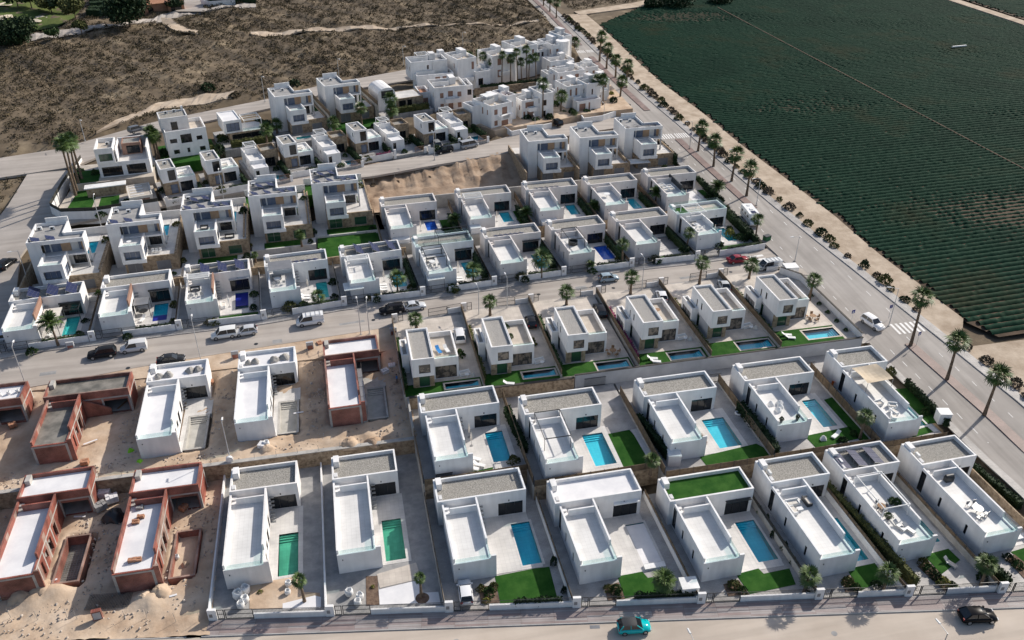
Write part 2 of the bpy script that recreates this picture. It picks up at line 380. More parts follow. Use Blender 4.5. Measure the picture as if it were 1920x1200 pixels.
def dashes(y0, y1, xf, step, ln, w=.12, name='lane_dash'):
    mb = MB(); y = y0
    while y < y1:
        a = xf(y); z0, z1 = float(avez(y))+.011, float(avez(y+ln))+.011
        mb.quad((a, y, z0), (a+w, y, z0), (a+w, y+ln, z1), (a, y+ln, z1)); y += step
    mo(name, mb, 'paint', kind='structure')
dashes(62, 108, lambda y: float(XL(y))+2.2, 3.4, 1.4); dashes(120, 160, lambda y: float(XL(y))+2.2, 4, 1.2)
dashes(48, 108, lambda y: avm(y)+3.1, 4, 1.2); dashes(118, 205, lambda y: avm(y)+3.1, 6, 1.6); dashes(163, 205, lambda y: float(XL(y))+2.4, 5, 1.2)
dashes(100, 111, lambda y: avm(y)-.15, 12, 10.5, .14)

# street between the rows (road 2)
ZR2 = 4.2
N2 = P3([(-160, 690), (0, 665), (90, 650), (180, 640), (330, 620), (500, 600), (640, 575), (800, 555), (900, 540), (1000, 525), (1150, 505), (1290, 490), (1400, 475), (1455, 462)], ZR2)
S2 = P3([(-160, 765), (0, 735), (120, 715), (250, 690), (400, 665), (560, 640), (750, 610), (900, 585), (1050, 567), (1200, 548), (1350, 525), (1470, 512)], ZR2)
N2.append((87.5, 149.0, 4.21)); S2.append((87.5, 133.0, 4.21))
ribbon('street', [(p[0], p[1], ZR2) for p in S2], [(p[0], p[1], ZR2) for p in N2], 'asphalt', n=60, across=4)
def off(P, dx, dy, dz): return [(p[0]+dx, p[1]+dy, p[2]+dz) for p in P]
ribbon('pavement', off(N2[1:-2], 0, -1.5, .13), off(N2[1:-2], 0, 0, .13), 'pavement', n=50, skirt=.2, capz=None)
ribbon('pavement', off(S2[6:-1], 0, -.2, .13), off(S2[6:-1], 0, 1.25, .13), 'pavement', n=30, skirt=.2, capz=None)
# zebra at the mouth of the street
for i in range(5):
    y = 136.2+i*1.5; mb = MB(); mb.quad((79.4, y, 4.215), (82.4, y+.2, 4.215), (82.4, y+.95, 4.215), (79.4, y+.75, 4.215)); mo('crossing_stripe', mb, 'paint', kind='structure')
# road 3
z3 = [8.0]*6+[7.9, 7.7, 7.4, 7.1]
N3 = P3([(90, 402), (135, 404), (330, 372), (480, 345), (640, 318), (800, 290), (900, 270), (1000, 243), (1090, 228), (1195, 205)], z3)
S3 = P3([(90, 428), (260, 395), (450, 360), (600, 342), (700, 330), (800, 312), (950, 287), (1010, 265), (1100, 248), (1205, 232)], z3)
N3.append((88, N3[-1][1]+2, 7.05)); S3.append((88, S3[-1][1]+1, 7.05))
ribbon('upper_street', S3, N3, 'asphalt', n=50, across=2)
# left road with its junction, road at the foot of the hill
zl = [4.2, 5.6, 7.6, 8.6]
ribbon('side_road', P3([(-150, 640), (-60, 480), (15, 385), (52, 325)], zl), P3([(20, 640), (38, 480), (95, 405), (140, 318)], zl), 'asphalt', n=30, across=3)
zu = [8.5, 8.6, 9.0, 10.0, 11.0, 11.5, 12.0]
UN = P3([(-120, 318), (0, 296), (110, 279), (290, 228), (500, 186), (600, 160), (775, 128)], zu)
US = P3([(-120, 345), (0, 333), (140, 312), (300, 245), (505, 203), (610, 175), (785, 148)], zu)
ribbon('hill_road', US, UN, 'asphalt', n=40, across=2)
# front road and its pavement
FD = (math.cos(R(-9.28)), math.sin(R(-9.28))); FN = (FD[1], -FD[0])     # along, and towards the camera
FN = (-math.sin(R(9.28)), -math.cos(R(9.28)))
def FR(s, t): return (-22+FD[0]*s+FN[0]*t, 74.8+FD[1]*s+FN[1]*t)
def fy(x): return 74.8+(x+22)*math.tan(R(-9.28))
def fstrip(name, s0, s1, t0, t1, z, mat, n=30, capz=-.4):
    ss = np.linspace(s0, s1, n)
    return ribbon(name, [(*FR(s, t1), z) for s in ss], [(*FR(s, t0), z) for s in ss], mat, n=n, capz=capz)
fstrip('front_road', -95, 150, 2.35, 15, -.14, 'road_sand', 40)
fstrip('pavement', .2, 104, 0, 2.2, 0, 'sidewalk', 30)
fstrip('kerb', -.2, 104, 2.204, 2.346, -.01, 'kerb', 30)
fstrip('kerb', -28, -2, 2.204, 2.346, -.08, 'kerb', 10)
mb = MB()
for s in np.arange(48, 110, 3.0):
    a, b, c, d = FR(s, 7.2), FR(s+1.5, 7.2), FR(s+1.5, 7.35), FR(s, 7.35); mb.quad((*d, -.128), (*c, -.128), (*b, -.128), (*a, -.128))
mo('lane_dash', mb, 'paint', kind='structure')
# alley behind the second row
mb = MB(); al = [(39.75, 105.15), (84.5, 105.15), (84.5, 108.9), (39.75, 108.45)]; mb.prism(al, 1.5, 2.49); mo('alley', mb, 'paving', kind='structure'); cap(al, 1.9)

# field tracks, field
fz = lambda x, y: avez(y)-.3
FB = [atf(p[0], p[1], fz) for p in [(1121, 47), (1200, 122), (1241, 158), (1275, 183), (1308, 207), (1350, 241), (1379, 266), (1484, 346), (1570, 412), (1640, 474), (1687, 509), (1729, 540), (1771, 577), (1813, 605), (1838, 619), (1873, 632), (1925, 622)]]
FLD = [(p[0], p[1]) for p in FB]+[(262, 112), (264, 300), (262, 438), (190, 396), (135, 362)]
track = [(float(XR(y))+2.0, y, float(avez(y))-.12) for y in np.arange(60, 352, 6)]
def fieldleft(y):
    yy = [p[1] for p in FB[:-3]][::-1]; xx = [p[0] for p in FB[:-3]][::-1]; return float(np.interp(y, yy, xx))
track2 = [(fieldleft(y)+.3 if y > 108 else 103.8, y, float(avez(y))-.12) for y in np.arange(60, 352, 6)]
ribbon('dirt_track', track, track2, 'dirt_pale', n=90, across=3, capz=-.5)
ribbon('dirt_track', [(100, 346, 8.95), (130, 356, 9.0), (190, 392, 9.2), (270, 440, 9.5)], [(99, 352, 9.0), (128, 363, 9.1), (187, 399, 9.3), (268, 447, 9.6)], 'dirt_pale', n=20, capz=-.4)
ribbon('dirt_track', [(264.5, 105, 3), (266, 300, 8.3), (264, 440, 9.6)], [(269.5, 105, 3), (271, 300, 8.3), (269, 440, 9.6)], 'dirt_pale', n=60, capz=-.4)
mb = MB(); 
def field_rows(poly, name, label, sp=1.5, rot=3.0, seg=.5):
    poly = np.array(poly); c, s = math.cos(R(rot)), math.sin(R(rot))
    u = poly[:, 0]*c+poly[:, 1]*s; w = -poly[:, 0]*s+poly[:, 1]*c
    V = []; Fc = []; base = 0
    xs = np.arange(u.min(), u.max(), seg); rows = np.arange(w.min()+.6, w.max(), sp)
    for r in rows:
        x = xs*c-r*s; y = xs*s+r*c; ok = inside(poly, x, y)
        if ok.sum() < 9: continue
        ok[:np.argmax(ok)+rng.integers(0, 4)] = False
        pn = (np.sin(x*.045+1.3)*np.sin(y*.06+.4*np.sin(x*.03))+.6*np.sin(x*.021+y*.11)+rng.normal(0, .2, len(x)))
        thin = np.clip((pn-.7)/.5, 0, 1)
        h = (.46+.06*rng.uniform(-1, 1, len(x)))*(1-.6*thin); wd = (.66+.04*rng.uniform(-1, 1, len(x)))*(1-.6*thin)
        h[rng.random(len(x)) < .015] *= .3
        cy = rng.normal(0, .025, len(x)); z = avez(y)-.3
        for dw, dz in ((-1, .0), (-.55, .75), (0, 1.), (.55, .75), (1, .0)):
            ww = r+cy+wd*dw; zz = z+h*dz*(1+.1*rng.uniform(-1, 1, len(x))) if dz else z-.02
            V.append(np.stack([xs*c-ww*s, xs*s+ww*c, zz], 1))
        n = len(xs); i = np.nonzero(ok[:-1] & ok[1:])[0]
        for k in range(4):
            a = base+k*n+i; Fc.append(np.stack([a, a+1, a+1+n, a+n], 1))
        base += 5*n
    V = np.concatenate(V); Fc = np.concatenate(Fc)
    used = np.unique(Fc); mp = np.zeros(len(V), int); mp[used] = np.arange(len(used))
    me = meshdata(name, V[used], mp[Fc], 'crop')
    return mo(name, me, None, kind='stuff', label=label, cat='crop')
def sheet(name, poly, zf, mat, step=12, dz=0.):
    """ground sheet following a height function inside a polygon (grid, clipped coarsely by triangle fan rows)"""
    poly = np.array(poly); V = []; Fs = []
    ys_ = np.arange(poly[:, 1].min(), poly[:, 1].max()+step, step)
    prev = None
    for y in ys_:
        y = min(y, poly[:, 1].max()-1e-3); y = max(y, poly[:, 1].min()+1e-3); hits = []
        for i in range(len(poly)):
            x0, y0 = poly[i]; x1, y1 = poly[(i+1) % len(poly)]
            if (y0 > y) != (y1 > y): hits.append(x0+(x1-x0)*(y-y0)/(y1-y0))
        a, b = min(hits), max(hits); row = []
        for k in range(9):
            x = a+(b-a)*k/8; V.append((x, y, float(zf(x, y))+dz)); row.append(len(V)-1)
        if prev:
            for k in range(8): Fs.append((prev[k], prev[k+1], row[k+1], row[k]))
        prev = row
    mb = MB(); mb.v = V; mb.f = Fs; return mo(name, mb, mat, kind='structure')
sheet('field_ground', FLD, fz, 'field_soil', step=5, dz=0.0); cap(FLD, 0.0)
CAPS[-1] = (CAPS[-1][0], 'field')
field_rows(FLD, 'crop_rows', 'rows of dark green vegetable crop filling the big field beside the avenue')
FLD2 = [(272, 112), (330, 112), (340, 440), (273, 440)]
sheet('field_ground', FLD2, fz, 'field_soil', step=5); CAPS.append((np.array(FLD2, float), 'field'))
field_rows(FLD2, 'crop_rows', 'dark green crop rows in the farther field beyond the pale track', sp=1.6, seg=.9)
# pipe line across the field (bare strips)
for (a, b) in (((1345, 15), (1925, 322)),):
    A = [atf(a[0]+(b[0]-a[0])*t, a[1]+(b[1]-a[1])*t, fz) for t in np.linspace(0, 1, 30)]
    for k in range(1): ribbon('field_path', [(p[0]-.22, p[1], p[2]+.44) for p in A], [(p[0]+.22, p[1], p[2]+.44) for p in A], 'field_soil', n=60, skirt=.5, capz=None)

# hill tracks and far things of the ground
def natpts(pts):
    return [atf(p[0], p[1], lambda x, y: nat(x, y)) for p in pts]
def hilltrack(name, A, B, mat, n=40, dz=.10, capz=-.06):
    A = resample(natpts(A), n); B = resample(natpts(B), n)
    for Q in (A, B):
        Q[:, 2] = nat(Q[:, 0], Q[:, 1])+dz
    return ribbon(name, [tuple(p) for p in A], [tuple(p) for p in B], mat, n=n, capz=capz)
TRACKS = []
def ht(name, A, B, mat, **k):
    o, a, b = hilltrack(name, A, B, mat, **k); TRACKS.append(np.array([tuple(p[:2]) for p in a]+[tuple(p[:2]) for p in b[::-1]])); return o
ht('hill_track', [(470, 64), (560, 59), (760, 52), (900, 44.5), (1010, 38.5)], [(470, 60), (560, 55.5), (760, 49), (900, 42), (1010, 36)], 'dirt_pale')
ht('hill_track', [(300, 38), (318, 52), (345, 60), (372, 64)], [(320, 34), (335, 46), (352, 54), (372, 57)], 'dirt_pale', n=16)
ht('far_road', [(55, 78), (130, 66), (230, 50), (345, 28), (380, 24), (480, 14)], [(55, 66), (130, 55), (230, 41), (345, 19), (375, 16), (480, 6)], 'asphalt')
ht('far_road', [(330, 22), (345, 8), (345, -14)], [(385, 22), (380, 5), (372, -14)], 'asphalt', n=14)
ht('dirt_patch', [(180, 248), (240, 226), (300, 205), (380, 196), (440, 184)], [(215, 226), (250, 213), (300, 192), (380, 176), (440, 170)], 'dirt_pale', n=24)
GOLF = [(p[0], p[1]) for p in natpts([(0, 62), (60, 60), (130, 42), (150, 20), (140, -10), (-40, -10), (-60, 50)])]
sheet('golf_green', GOLF, lambda x, y: nat(x, y)+.25, 'golf', step=4)
TRACKS.append(np.array(GOLF))
for i, (a, b, w, h) in enumerate(((68, 41, 11, 3), (18, 33, 20, 3), (78, 34, 12, 2), (10, 10, 14, 3))):
    pts = [natpts([(a+w*math.cos(t), b+h*math.sin(t)*(1+.3*math.sin(3*t)))])[0] for t in np.linspace(0, 2*math.pi, 15)[:-1]]
    mb = MB(); mb.v = [(p[0], p[1], float(nat(p[0], p[1]))+.42) for p in pts]; mb.f = [tuple(range(13, -1, -1))]; mo('sand_bunker', mb, 'sand', kind='structure')

yard = [(float(XR(y))+2.2, y, float(avez(y))-.14) for y in np.arange(40, 110, 6)]; ribbon('dirt_yard', yard, [(190, y, float(avez(y))-.14) for y in np.arange(40, 110, 6)], 'dirt_pale', n=20, across=20, capz=-.6)
# patches, covers and cracks on the roads
for (px, py, w, d, a) in ((300, 700, 3.2, 1.1, 5), (520, 640, 1.6, 1.2, 5), (660, 605, 4.5, .7, 5), (1090, 540, 2.2, 1.4, 4), (1290, 520, 3.5, .8, 3), (90, 700, 2.5, 1.0, 4), (980, 565, 1.2, 1.0, 4), (1230, 528, 1.2, 1.2, 4)):
    x, y = at(px, py, ZR2); c, s_ = math.cos(R(a)), math.sin(R(a)); q = [(x+c*u-s_*v, y+s_*u+c*v) for u, v in ((-w/2, -d/2), (w/2, -d/2), (w/2, d/2), (-w/2, d/2))]; m = MB(); m.quad(*[(p[0], p[1], ZR2+.008) for p in q]); mo('asphalt_patch', m, 'concrete_grey', kind='structure')
for (px, py) in ((240, 690), (480, 645), (840, 578), (1010, 552), (1150, 540), (1370, 510), (700, 600)):
    x, y = at(px, py, ZR2); mo('manhole_cover', MB().tube((x, y, ZR2-.02), (x, y, ZR2+.012), .36, .36, 14), 'dark_metal', kind='structure')
for s_, t_ in ((30, 4.2), (52, 9.5), (75, 5.0), (96, 8.6)):
    x, y = FR(s_, t_); mo('manhole_cover', MB().tube((x, y, -.16), (x, y, -.126), .36, .36, 14), 'concrete_grey', kind='structure')
m = MB(); a, b = FR(46, 2.6), FR(47.2, 2.6); c, d = FR(47.2, 3.1), FR(46, 3.1); m.quad((*d, -.13), (*c, -.13), (*b, -.13), (*a, -.13)); mo('drain_grate', m, 'shutter', kind='structure')
# ------------------------------------------------------------------ plants
def rotm(az, el):
    ca, sa, ce, se = math.cos(az), math.sin(az), math.cos(el), math.sin(el)
    return np.array([[ca*ce, -sa, -ca*se], [sa*ce, ca, -sa*se], [se, 0, ce]])
def fan_frond():
    v = [(0, -.018, 0), (0, .018, 0), (.5, .012, .02), (.5, -.012, .02)]; f = [(0, 3, 2, 1)]
    P = (.46, 0, .02)
    for k in range(11):
        a = R(-85+17*k); L = .6*(1-.28*abs(k-5)/5)*(.85+.3*((k*7) % 5)/5); w = .042
        ux, uy = math.cos(a), math.sin(a); n = len(v)
        dz = -.08-.12*(k % 3)/2
        v += [P, (P[0]+ux*L*.6-uy*w, uy*L*.6+ux*w, .03), (P[0]+ux*L, uy*L, dz), (P[0]+ux*L*.6+uy*w, uy*L*.6-ux*w, .03)]
        f += [(n, n+3, n+2, n+1)]
    return np.array(v), np.array(f)
def date_frond():
    v = []; f = []; n = 9; pts = []
    for i in range(n+1):
        t = i/n; pts.append((t*(1-.08*t), 0, .30*math.sin(t*2.0)-.30*t*t))
    for i in range(n):
        a, b = pts[i], pts[i+1]; k = len(v)
        v += [(a[0], -.012, a[2]), (a[0], .012, a[2]), (b[0], .010, b[2]), (b[0], -.010, b[2])]; f.append((k, k+3, k+2, k+1))
        if i:
            for s in (-1, 1):
                k = len(v); L = .26*math.sin(math.pi*(i+.6)/(n+1.2))+.05
                v += [a, (a[0]+.11, s*.02, a[2]), (a[0]+.22, s*L, a[2]-.10), (a[0]+.10, s*L*.75, a[2]-.04)]
                f.append((k, k+1, k+2, k+3) if s < 0 else (k, k+3, k+2, k+1))
    return np.array(v), np.array(f)
FANF, DATEF = fan_frond(), date_frond()
FROND = {'fan': meshdata('frond', *FANF, 'palm_leaf'), 'date': meshdata('frond', *DATEF, 'palm_leaf')}
def frond_pose(i, n, kind):
    u = i/(n-1); az = i*2.39996; el = R(80-125*u) if kind == 'fan' else R(72-95*u)
    return az+random.uniform(-.2, .2), el+random.uniform(-.12, .12), random.uniform(.85, 1.1)
def crown_mesh(kind, n):
    V = []; F = []; b = 0; fv, ff = FANF if kind == 'fan' else DATEF
    for i in range(n):
        az, el, s = frond_pose(i, n, kind); V.append((fv*s)@rotm(az, el).T); F.append(ff+b); b += len(fv)
    return meshdata('crown', np.concatenate(V), np.concatenate(F), 'palm_leaf')
CROWNS = {k: [crown_mesh(k, 34) for _ in range(3)] for k in ('fan', 'date')}
def skirt_mesh():
    V = []; F = []; b = 0; fv, ff = FANF
    for i in range(16):
        V.append((fv*random.uniform(.6, .85))@rotm(i*2.4, R(random.uniform(-80, -52))).T); F.append(ff+b); b += len(fv)
    return meshdata('dry_skirt', np.concatenate(V), np.concatenate(F), 'palm_dry')
SKIRT = skirt_mesh()
def palm(x, y, z, h, r, kind='fan', near=False, label=None, group=None, skirt=False, tr=.2):
    T = thing('palm_tree', (x, y, z, 0), label, 'palm tree', group)
    mb = MB(); lx, ly = random.uniform(-.05, .05)*h, random.uniform(-.05, .05)*h; r *= random.uniform(.95, 1.12); n = 6; rr = 7
    for i in range(n+1):
        t = i/n; q = tr*(1.35-.5*t+.35*(1-t)**6); cx, cy = lx*t*t, ly*t*t
        for k in range(rr): a = 2*math.pi*k/rr; mb.v.append((cx+q*math.cos(a), cy+q*math.sin(a), h*t-.05))
    for i in range(n):
        for k in range(rr): j = (k+1) % rr; mb.f.append((i*rr+k, i*rr+j, (i+1)*rr+j, (i+1)*rr+k))
    mo('trunk', mb, 'trunk', T, smooth=True)
    if near:
        for i in range(26):
            az, el, s = frond_pose(i, 26, kind); o = mo('frond', FROND[kind], None, T)
            o.location = (lx, ly, h-.05); o.rotation_mode = 'XYZ'; o.rotation_euler = (random.uniform(-.2, .2), -el, az); o.scale = (r*s, r*s*1.05, r*s)
    else:
        o = mo('crown', random.choice(CROWNS[kind]), None, T); o.location = (lx, ly, h-.05); o.scale = (r, r, r); o.rotation_euler[2] = random.uniform(0, 6.28)
    if skirt:
        o = mo('dry_skirt', SKIRT, None, T); o.location = (lx*.95, ly*.95, h-.25); o.scale = (r*.85, r*.85, r); o.rotation_euler[2] = random.uniform(0, 6.28)
    return T
def palm_px(b, c, z, r, **k):
    """palm from the pixel of its foot and of its crown, on ground of height z"""
    x, y = at(b[0], b[1], z); lo, hi = z+.5, z+18
    for _ in range(30):
        m = (lo+hi)/2
        if pix(x, y, m)[1] > c[1]: lo = m
        else: hi = m
    return palm(x, y, z, lo-z, r, **k)
SHRUBS = {}
def ball_points(n, shell=.55):
    d = rng.normal(size=(n, 3)); d /= np.linalg.norm(d, axis=1)[:, None]
    return d*(shell+(1-shell)*rng.random((n, 1))**.6)
def shrub(x, y, z, r, h, mat='leaf', label=None, group=None, cat='shrub', name='shrub', parent=None):
    k = (mat, random.randrange(3))
    if k not in SHRUBS:
        p = ball_points(230); p[:, 2] = np.abs(p[:, 2])*.95+.05
        p[:, 0] *= 1+.25*np.sin(5*p[:, 2]+k[1]); v, f = leaf_quads(p, .17)
        SHRUBS[k] = meshdata('shrub', v, f, mat)
    o = mo(name, SHRUBS[k], None, F=(x, y, z-.03, random.uniform(0, 6)), label=label, cat=cat if label else None, group=group); o.scale = (r, r, h); return o
def hedge(a, b, z, w, h, mat='leaf_dark', label='hedge', group=None, name='hedge', dens=34):
    """clipped hedge between two world points"""
    L = math.hypot(b[0]-a[0], b[1]-a[1]); ang = math.atan2(b[1]-a[1], b[0]-a[0])
    n = int(dens*(L*w+2*L*h+2*w*h)); n = min(n, 2600); p = np.empty((n, 3))
    k = rng.random(n); area = np.array([L*w, L*h, L*h, w*h, w*h]); cs = np.cumsum(area/area.sum())
    s = np.searchsorted(cs, k); u, q = rng.random(n), rng.random(n)
    p[:, 0] = u*L; p[:, 1] = q*w-w/2; p[:, 2] = h
    m = s == 1; p[m, 1] = -w/2; p[m, 2] = q[m]*h
    m = s == 2; p[m, 1] = w/2; p[m, 2] = q[m]*h
    m = s == 3; p[m, 0] = 0; p[m, 2] = u[m]*h
    m = s == 4; p[m, 0] = L; p[m, 2] = u[m]*h
    p += rng.normal(0, .07, (n, 3)); p[:, 2] += .10*np.sin(p[:, 0]*2.1)+.06*np.sin(p[:, 0]*5.3)
    v, f = leaf_quads(p, .16)
    T = thing(name, (a[0], a[1], z, ang), label, 'hedge', group)
    mo('foliage', meshdata('foliage', v, f, mat), None, T)
    mo('core', MB().box(.08, -w/2+.08, -.1, L-.08, w/2-.08, h-.1), mat, T)
    return T
def tree(x, y, z, h, r, mat, label, group=None, blobs=9, n=1500, flat=.7, trunk_h=.35, leaf=.3):
    T = thing('tree', (x, y, z, 0), label, 'tree', group); cs = []; th = h*trunk_h
    for i in range(blobs):
        a = i*2.4; q = r*.62*math.sqrt((i+.3)/blobs); cs.append((q*math.cos(a), q*math.sin(a), th+(h-th)*random.uniform(.25, .72), r*random.uniform(.38, .55)))
    P = []
    for c in cs: P.append(ball_points(n//blobs, .5)*np.array([c[3], c[3], c[3]*flat])+np.array(c[:3]))
    v, f = leaf_quads(np.concatenate(P), leaf); mo('crown', meshdata('crown', v, f, mat), None, T)
    mb = MB(); mb.tube((0, 0, -.2), (0, 0, th*1.1), .05*h*.5+.08, .03*h*.5+.05, 7)
    for c in cs[::2]: mb.tube((0, 0, th*.9), (c[0]*.8, c[1]*.8, c[2]), .09, .03, 5)
    mo('trunk', mb, 'trunk', T); return T

# ------------------------------------------------------------------ vehicles
def loft(sec):
    """sections: list of rings with equal point counts"""
    mb = MB(); n = len(sec[0])
    for s in sec: mb.v += [tuple(p) for p in s]
    for i in range(len(sec)-1):
        for k in range(n): j = (k+1) % n; mb.f.append((i*n+k, i*n+j, (i+1)*n+j, (i+1)*n+k))
    mb.f.append(tuple(range(n-1, -1, -1))); mb.f.append(tuple(range((len(sec)-1)*n, len(sec)*n))); return mb
CARTYPE = {  # length, width, body stations (t, zbottom, zbelt, half width scale), cabin (rear base, rear top, front top, front base), roof height
 'hatch': (4.0, 1.75, [(-.5, .38, .80, .80), (-.47, .25, .92, .95), (-.3, .22, .95, 1.), (.15, .22, .93, 1.), (.36, .22, .82, .97), (.47, .25, .70, .88), (.5, .36, .58, .74)], (-.475, -.36, .05, .25), 1.50),
 'sedan': (4.55, 1.8, [(-.5, .38, .80, .78), (-.47, .25, .93, .93), (-.28, .22, .95, 1.), (.12, .22, .92, 1.), (.35, .22, .82, .97), (.47, .25, .70, .88), (.5, .36, .55, .72)], (-.36, -.2, .06, .24), 1.43),
 'cross': (4.45, 1.84, [(-.5, .40, .84, .78), (-.475, .26, .97, .94), (-.3, .22, 1.0, 1.), (.12, .22, .97, 1.), (.34, .22, .86, .97), (.46, .25, .74, .88), (.5, .36, .58, .72)], (-.47, -.3, .04, .26), 1.55),
 'suv': (4.6, 1.88, [(-.5, .45, .95, .82), (-.48, .3, 1.05, .95), (-.3, .28, 1.08, 1.), (.16, .28, 1.06, 1.), (.38, .28, .98, .97), (.48, .3, .85, .90), (.5, .42, .70, .78)], (-.49, -.42, .07, .23), 1.70),
 'van': (4.9, 1.95, [(-.5, .35, 1.0, .92), (-.49, .28, 1.1, .98), (-.2, .26, 1.1, 1.), (.25, .26, 1.08, 1.), (.40, .26, .98, .97), (.48, .28, .80, .90), (.5, .38, .65, .8)], (-.499, -.485, .22, .39), 1.95),
 'smallvan': (4.4, 1.82, [(-.5, .35, .95, .92), (-.49, .28, 1.05, .98), (-.2, .26, 1.05, 1.), (.2, .26, 1.02, 1.), (.37, .26, .92, .97), (.47, .28, .78, .90), (.5, .38, .62, .8)], (-.499, -.47, .12, .3), 1.82),
}
CARPARTS = {}
def car(x, y, z, heading, kind, color, label, group=None, panel=False, roof=None):
    """heading: direction of the bonnet, degrees from +X"""
    L, Wd, st, cab, H = CARTYPE[kind]; pm = paintmat(color); key = (kind, pm, panel, roof)
    if key not in CARPARTS:
        hw = Wd/2; secs = []
        for t, zb, zt, w in st:
            xx = t*L; q = hw*w; zm = zb+(zt-zb)*.55
            secs.append([(xx, -q*.86, zb), (xx, q*.86, zb), (xx, q, zb+.14), (xx, q*1.0, zm), (xx, q*.93, zt), (xx, -q*.93, zt), (xx, -q, zm), (xx, -q, zb+.14)])
        body = loft(secs).mesh('body', pm, True)
        belt = np.interp([cab[0], cab[3]], [s[0] for s in st], [s[2] for s in st])
        ins, top = hw*.90, hw*.72 if kind not in ('van', 'smallvan') else hw*.84
        def ring(tb, tt, zb): return [(tb*L, -ins, zb-.03), (tb*L, ins, zb-.03), (tt*L, top, H-.03), (tt*L, -top, H-.03)]
        g = MB(); n = 0
        r0, r1 = ring(cab[0], cab[1], belt[0]), ring(cab[3], cab[2], belt[1])
        g.v = r0+r1; g.f = [(0, 3, 2, 1), (4, 5, 6, 7), (0, 1, 5, 4), (1, 2, 6, 5), (2, 3, 7, 6), (3, 0, 4, 7)]
        glass = g.mesh('windows', 'carglass')
        # roof skin and pillars
        rf = MB(); a, b = cab[1]*L, cab[2]*L; k = 6; rows = []
        for i in range(k+1):
            u = i/k; xx = a+(b-a)*u-.04*(u == 0)+.04*(u == 1); zz = H+.02+.05*math.sin(math.pi*u)
            rows.append([(xx, -top-.02, zz-.05), (xx, -top*.7, zz), (xx, top*.7, zz), (xx, top+.02, zz-.05)])
        for rr in rows: rf.v += rr
        for i in range(k):
            for j in range(3): rf.f.append((i*4+j, (i+1)*4+j, (i+1)*4+j+1, i*4+j+1))
        roofm = rf.mesh('roof', roof or pm, True)
        pans = []
        for s in (-1, 1):
            pans.append(MB().bar((cab[3]*L-.02, s*(ins+.005), belt[1]-.02), (cab[2]*L, s*(top+.005), H-.02), .07, .09).mesh('pillar', pm))
            pans.append(MB().bar((cab[0]*L+.05, s*(ins+.005), belt[0]-.02), (cab[1]*L+.02, s*(top+.005), H-.02), .07, .16).mesh('pillar', pm))
            xm = (cab[1]*.45+cab[2]*.55)*L; pans.append(MB().bar((xm, s*(ins+.005), belt[1]-.03), (xm, s*(top+.005), H-.02), .06, .1).mesh('pillar', pm))
        pn = MB()
        if panel:
            for s in (-1, 1):
                q = [(cab[0]*L+.02, s*(ins+.012), belt[0]-.04), (xm, s*(ins+.012), belt[0]-.04), (xm, s*(top+.012), H-.01), (cab[1]*L, s*(top+.012), H-.01)]
                pn = pn if s < 0 else MB(); pn.quad(*(q if s < 0 else q[::-1])); pans.append(pn.mesh('side_panel', pm))
            pb = MB(); pb.quad((cab[0]*L-.015, -ins, belt[0]), (cab[0]*L-.015, ins, belt[0]), (cab[1]*L-.015, top, H), (cab[1]*L-.015, -top, H)); pans.append(pb.mesh('rear_panel', pm))
        rw = .33 if kind in ('hatch', 'sedan') else .37
        wt = MB(); wt.tube((0, -.11, 0), (0, .11, 0), rw, rw, 14); tyre = wt.mesh('tyre', 'tyre')
        wt = MB(); wt.tube((0, -.118, 0), (0, .118, 0), rw*.62, rw*.62, 10); rim = wt.mesh('rim', 'rim')
        hl = MB().box(-.12, -.17, -.07, .03, .17, .07).mesh('headlight', 'lamp_clear'); tl = MB().box(-.03, -.13, -.12, .05, .13, .12).mesh('tail_light', 'lamp_red')
        bp = MB().box(-.03, -.26, -.055, .02, .26, .055).mesh('number_plate', 'white_paint')
        mi = MB().box(-.09, -.1, -.07, .09, .1, .07).mesh('mirror', pm)
        CARPARTS[key] = ([body, glass, roofm]+pans, tyre, rim, hl, tl, bp, mi, rw, belt, ins)
    shell, tyre, rim, hl, tl, bp, mi, rw, belt, ins = CARPARTS[key]
    nm = {'hatch': 'parked_car', 'sedan': 'parked_car', 'cross': 'parked_car', 'suv': 'suv', 'van': 'delivery_van', 'smallvan': 'small_van'}[kind]
    T = thing(nm, (x, y, z, R(heading)), label, 'van' if 'van' in kind else 'car', group)
    for me in shell: mo(me.name.split('.')[0], me, None, T)
    for sx in (-.31, .31):
        for sy in (-1, 1):
            o = mo('wheel', tyre, None, T); o.location = (sx*L, sy*(Wd/2-.11), rw); mo('rim', rim, None, o)
    for sy in (-1, 1):
        o = mo('headlight', hl, None, T); o.location = (.475*L, sy*Wd*.34, st[-2][2]-.08)
        o = mo('tail_light', tl, None, T); o.location = (-.487*L, sy*Wd*.37, .85)
        o = mo('mirror', mi, None, T); o.location = (cab[3]*L-.1, sy*(ins+.14), belt[1]+.1)
    o = mo('number_plate', bp, None, T); o.location = (.497*L, 0, .5)
    return T
def car_px(px, py, z, heading, kind, color, label, **k):
    x, y = at(px, py, z); return car(x, y, z, heading, kind, color, label, **k)

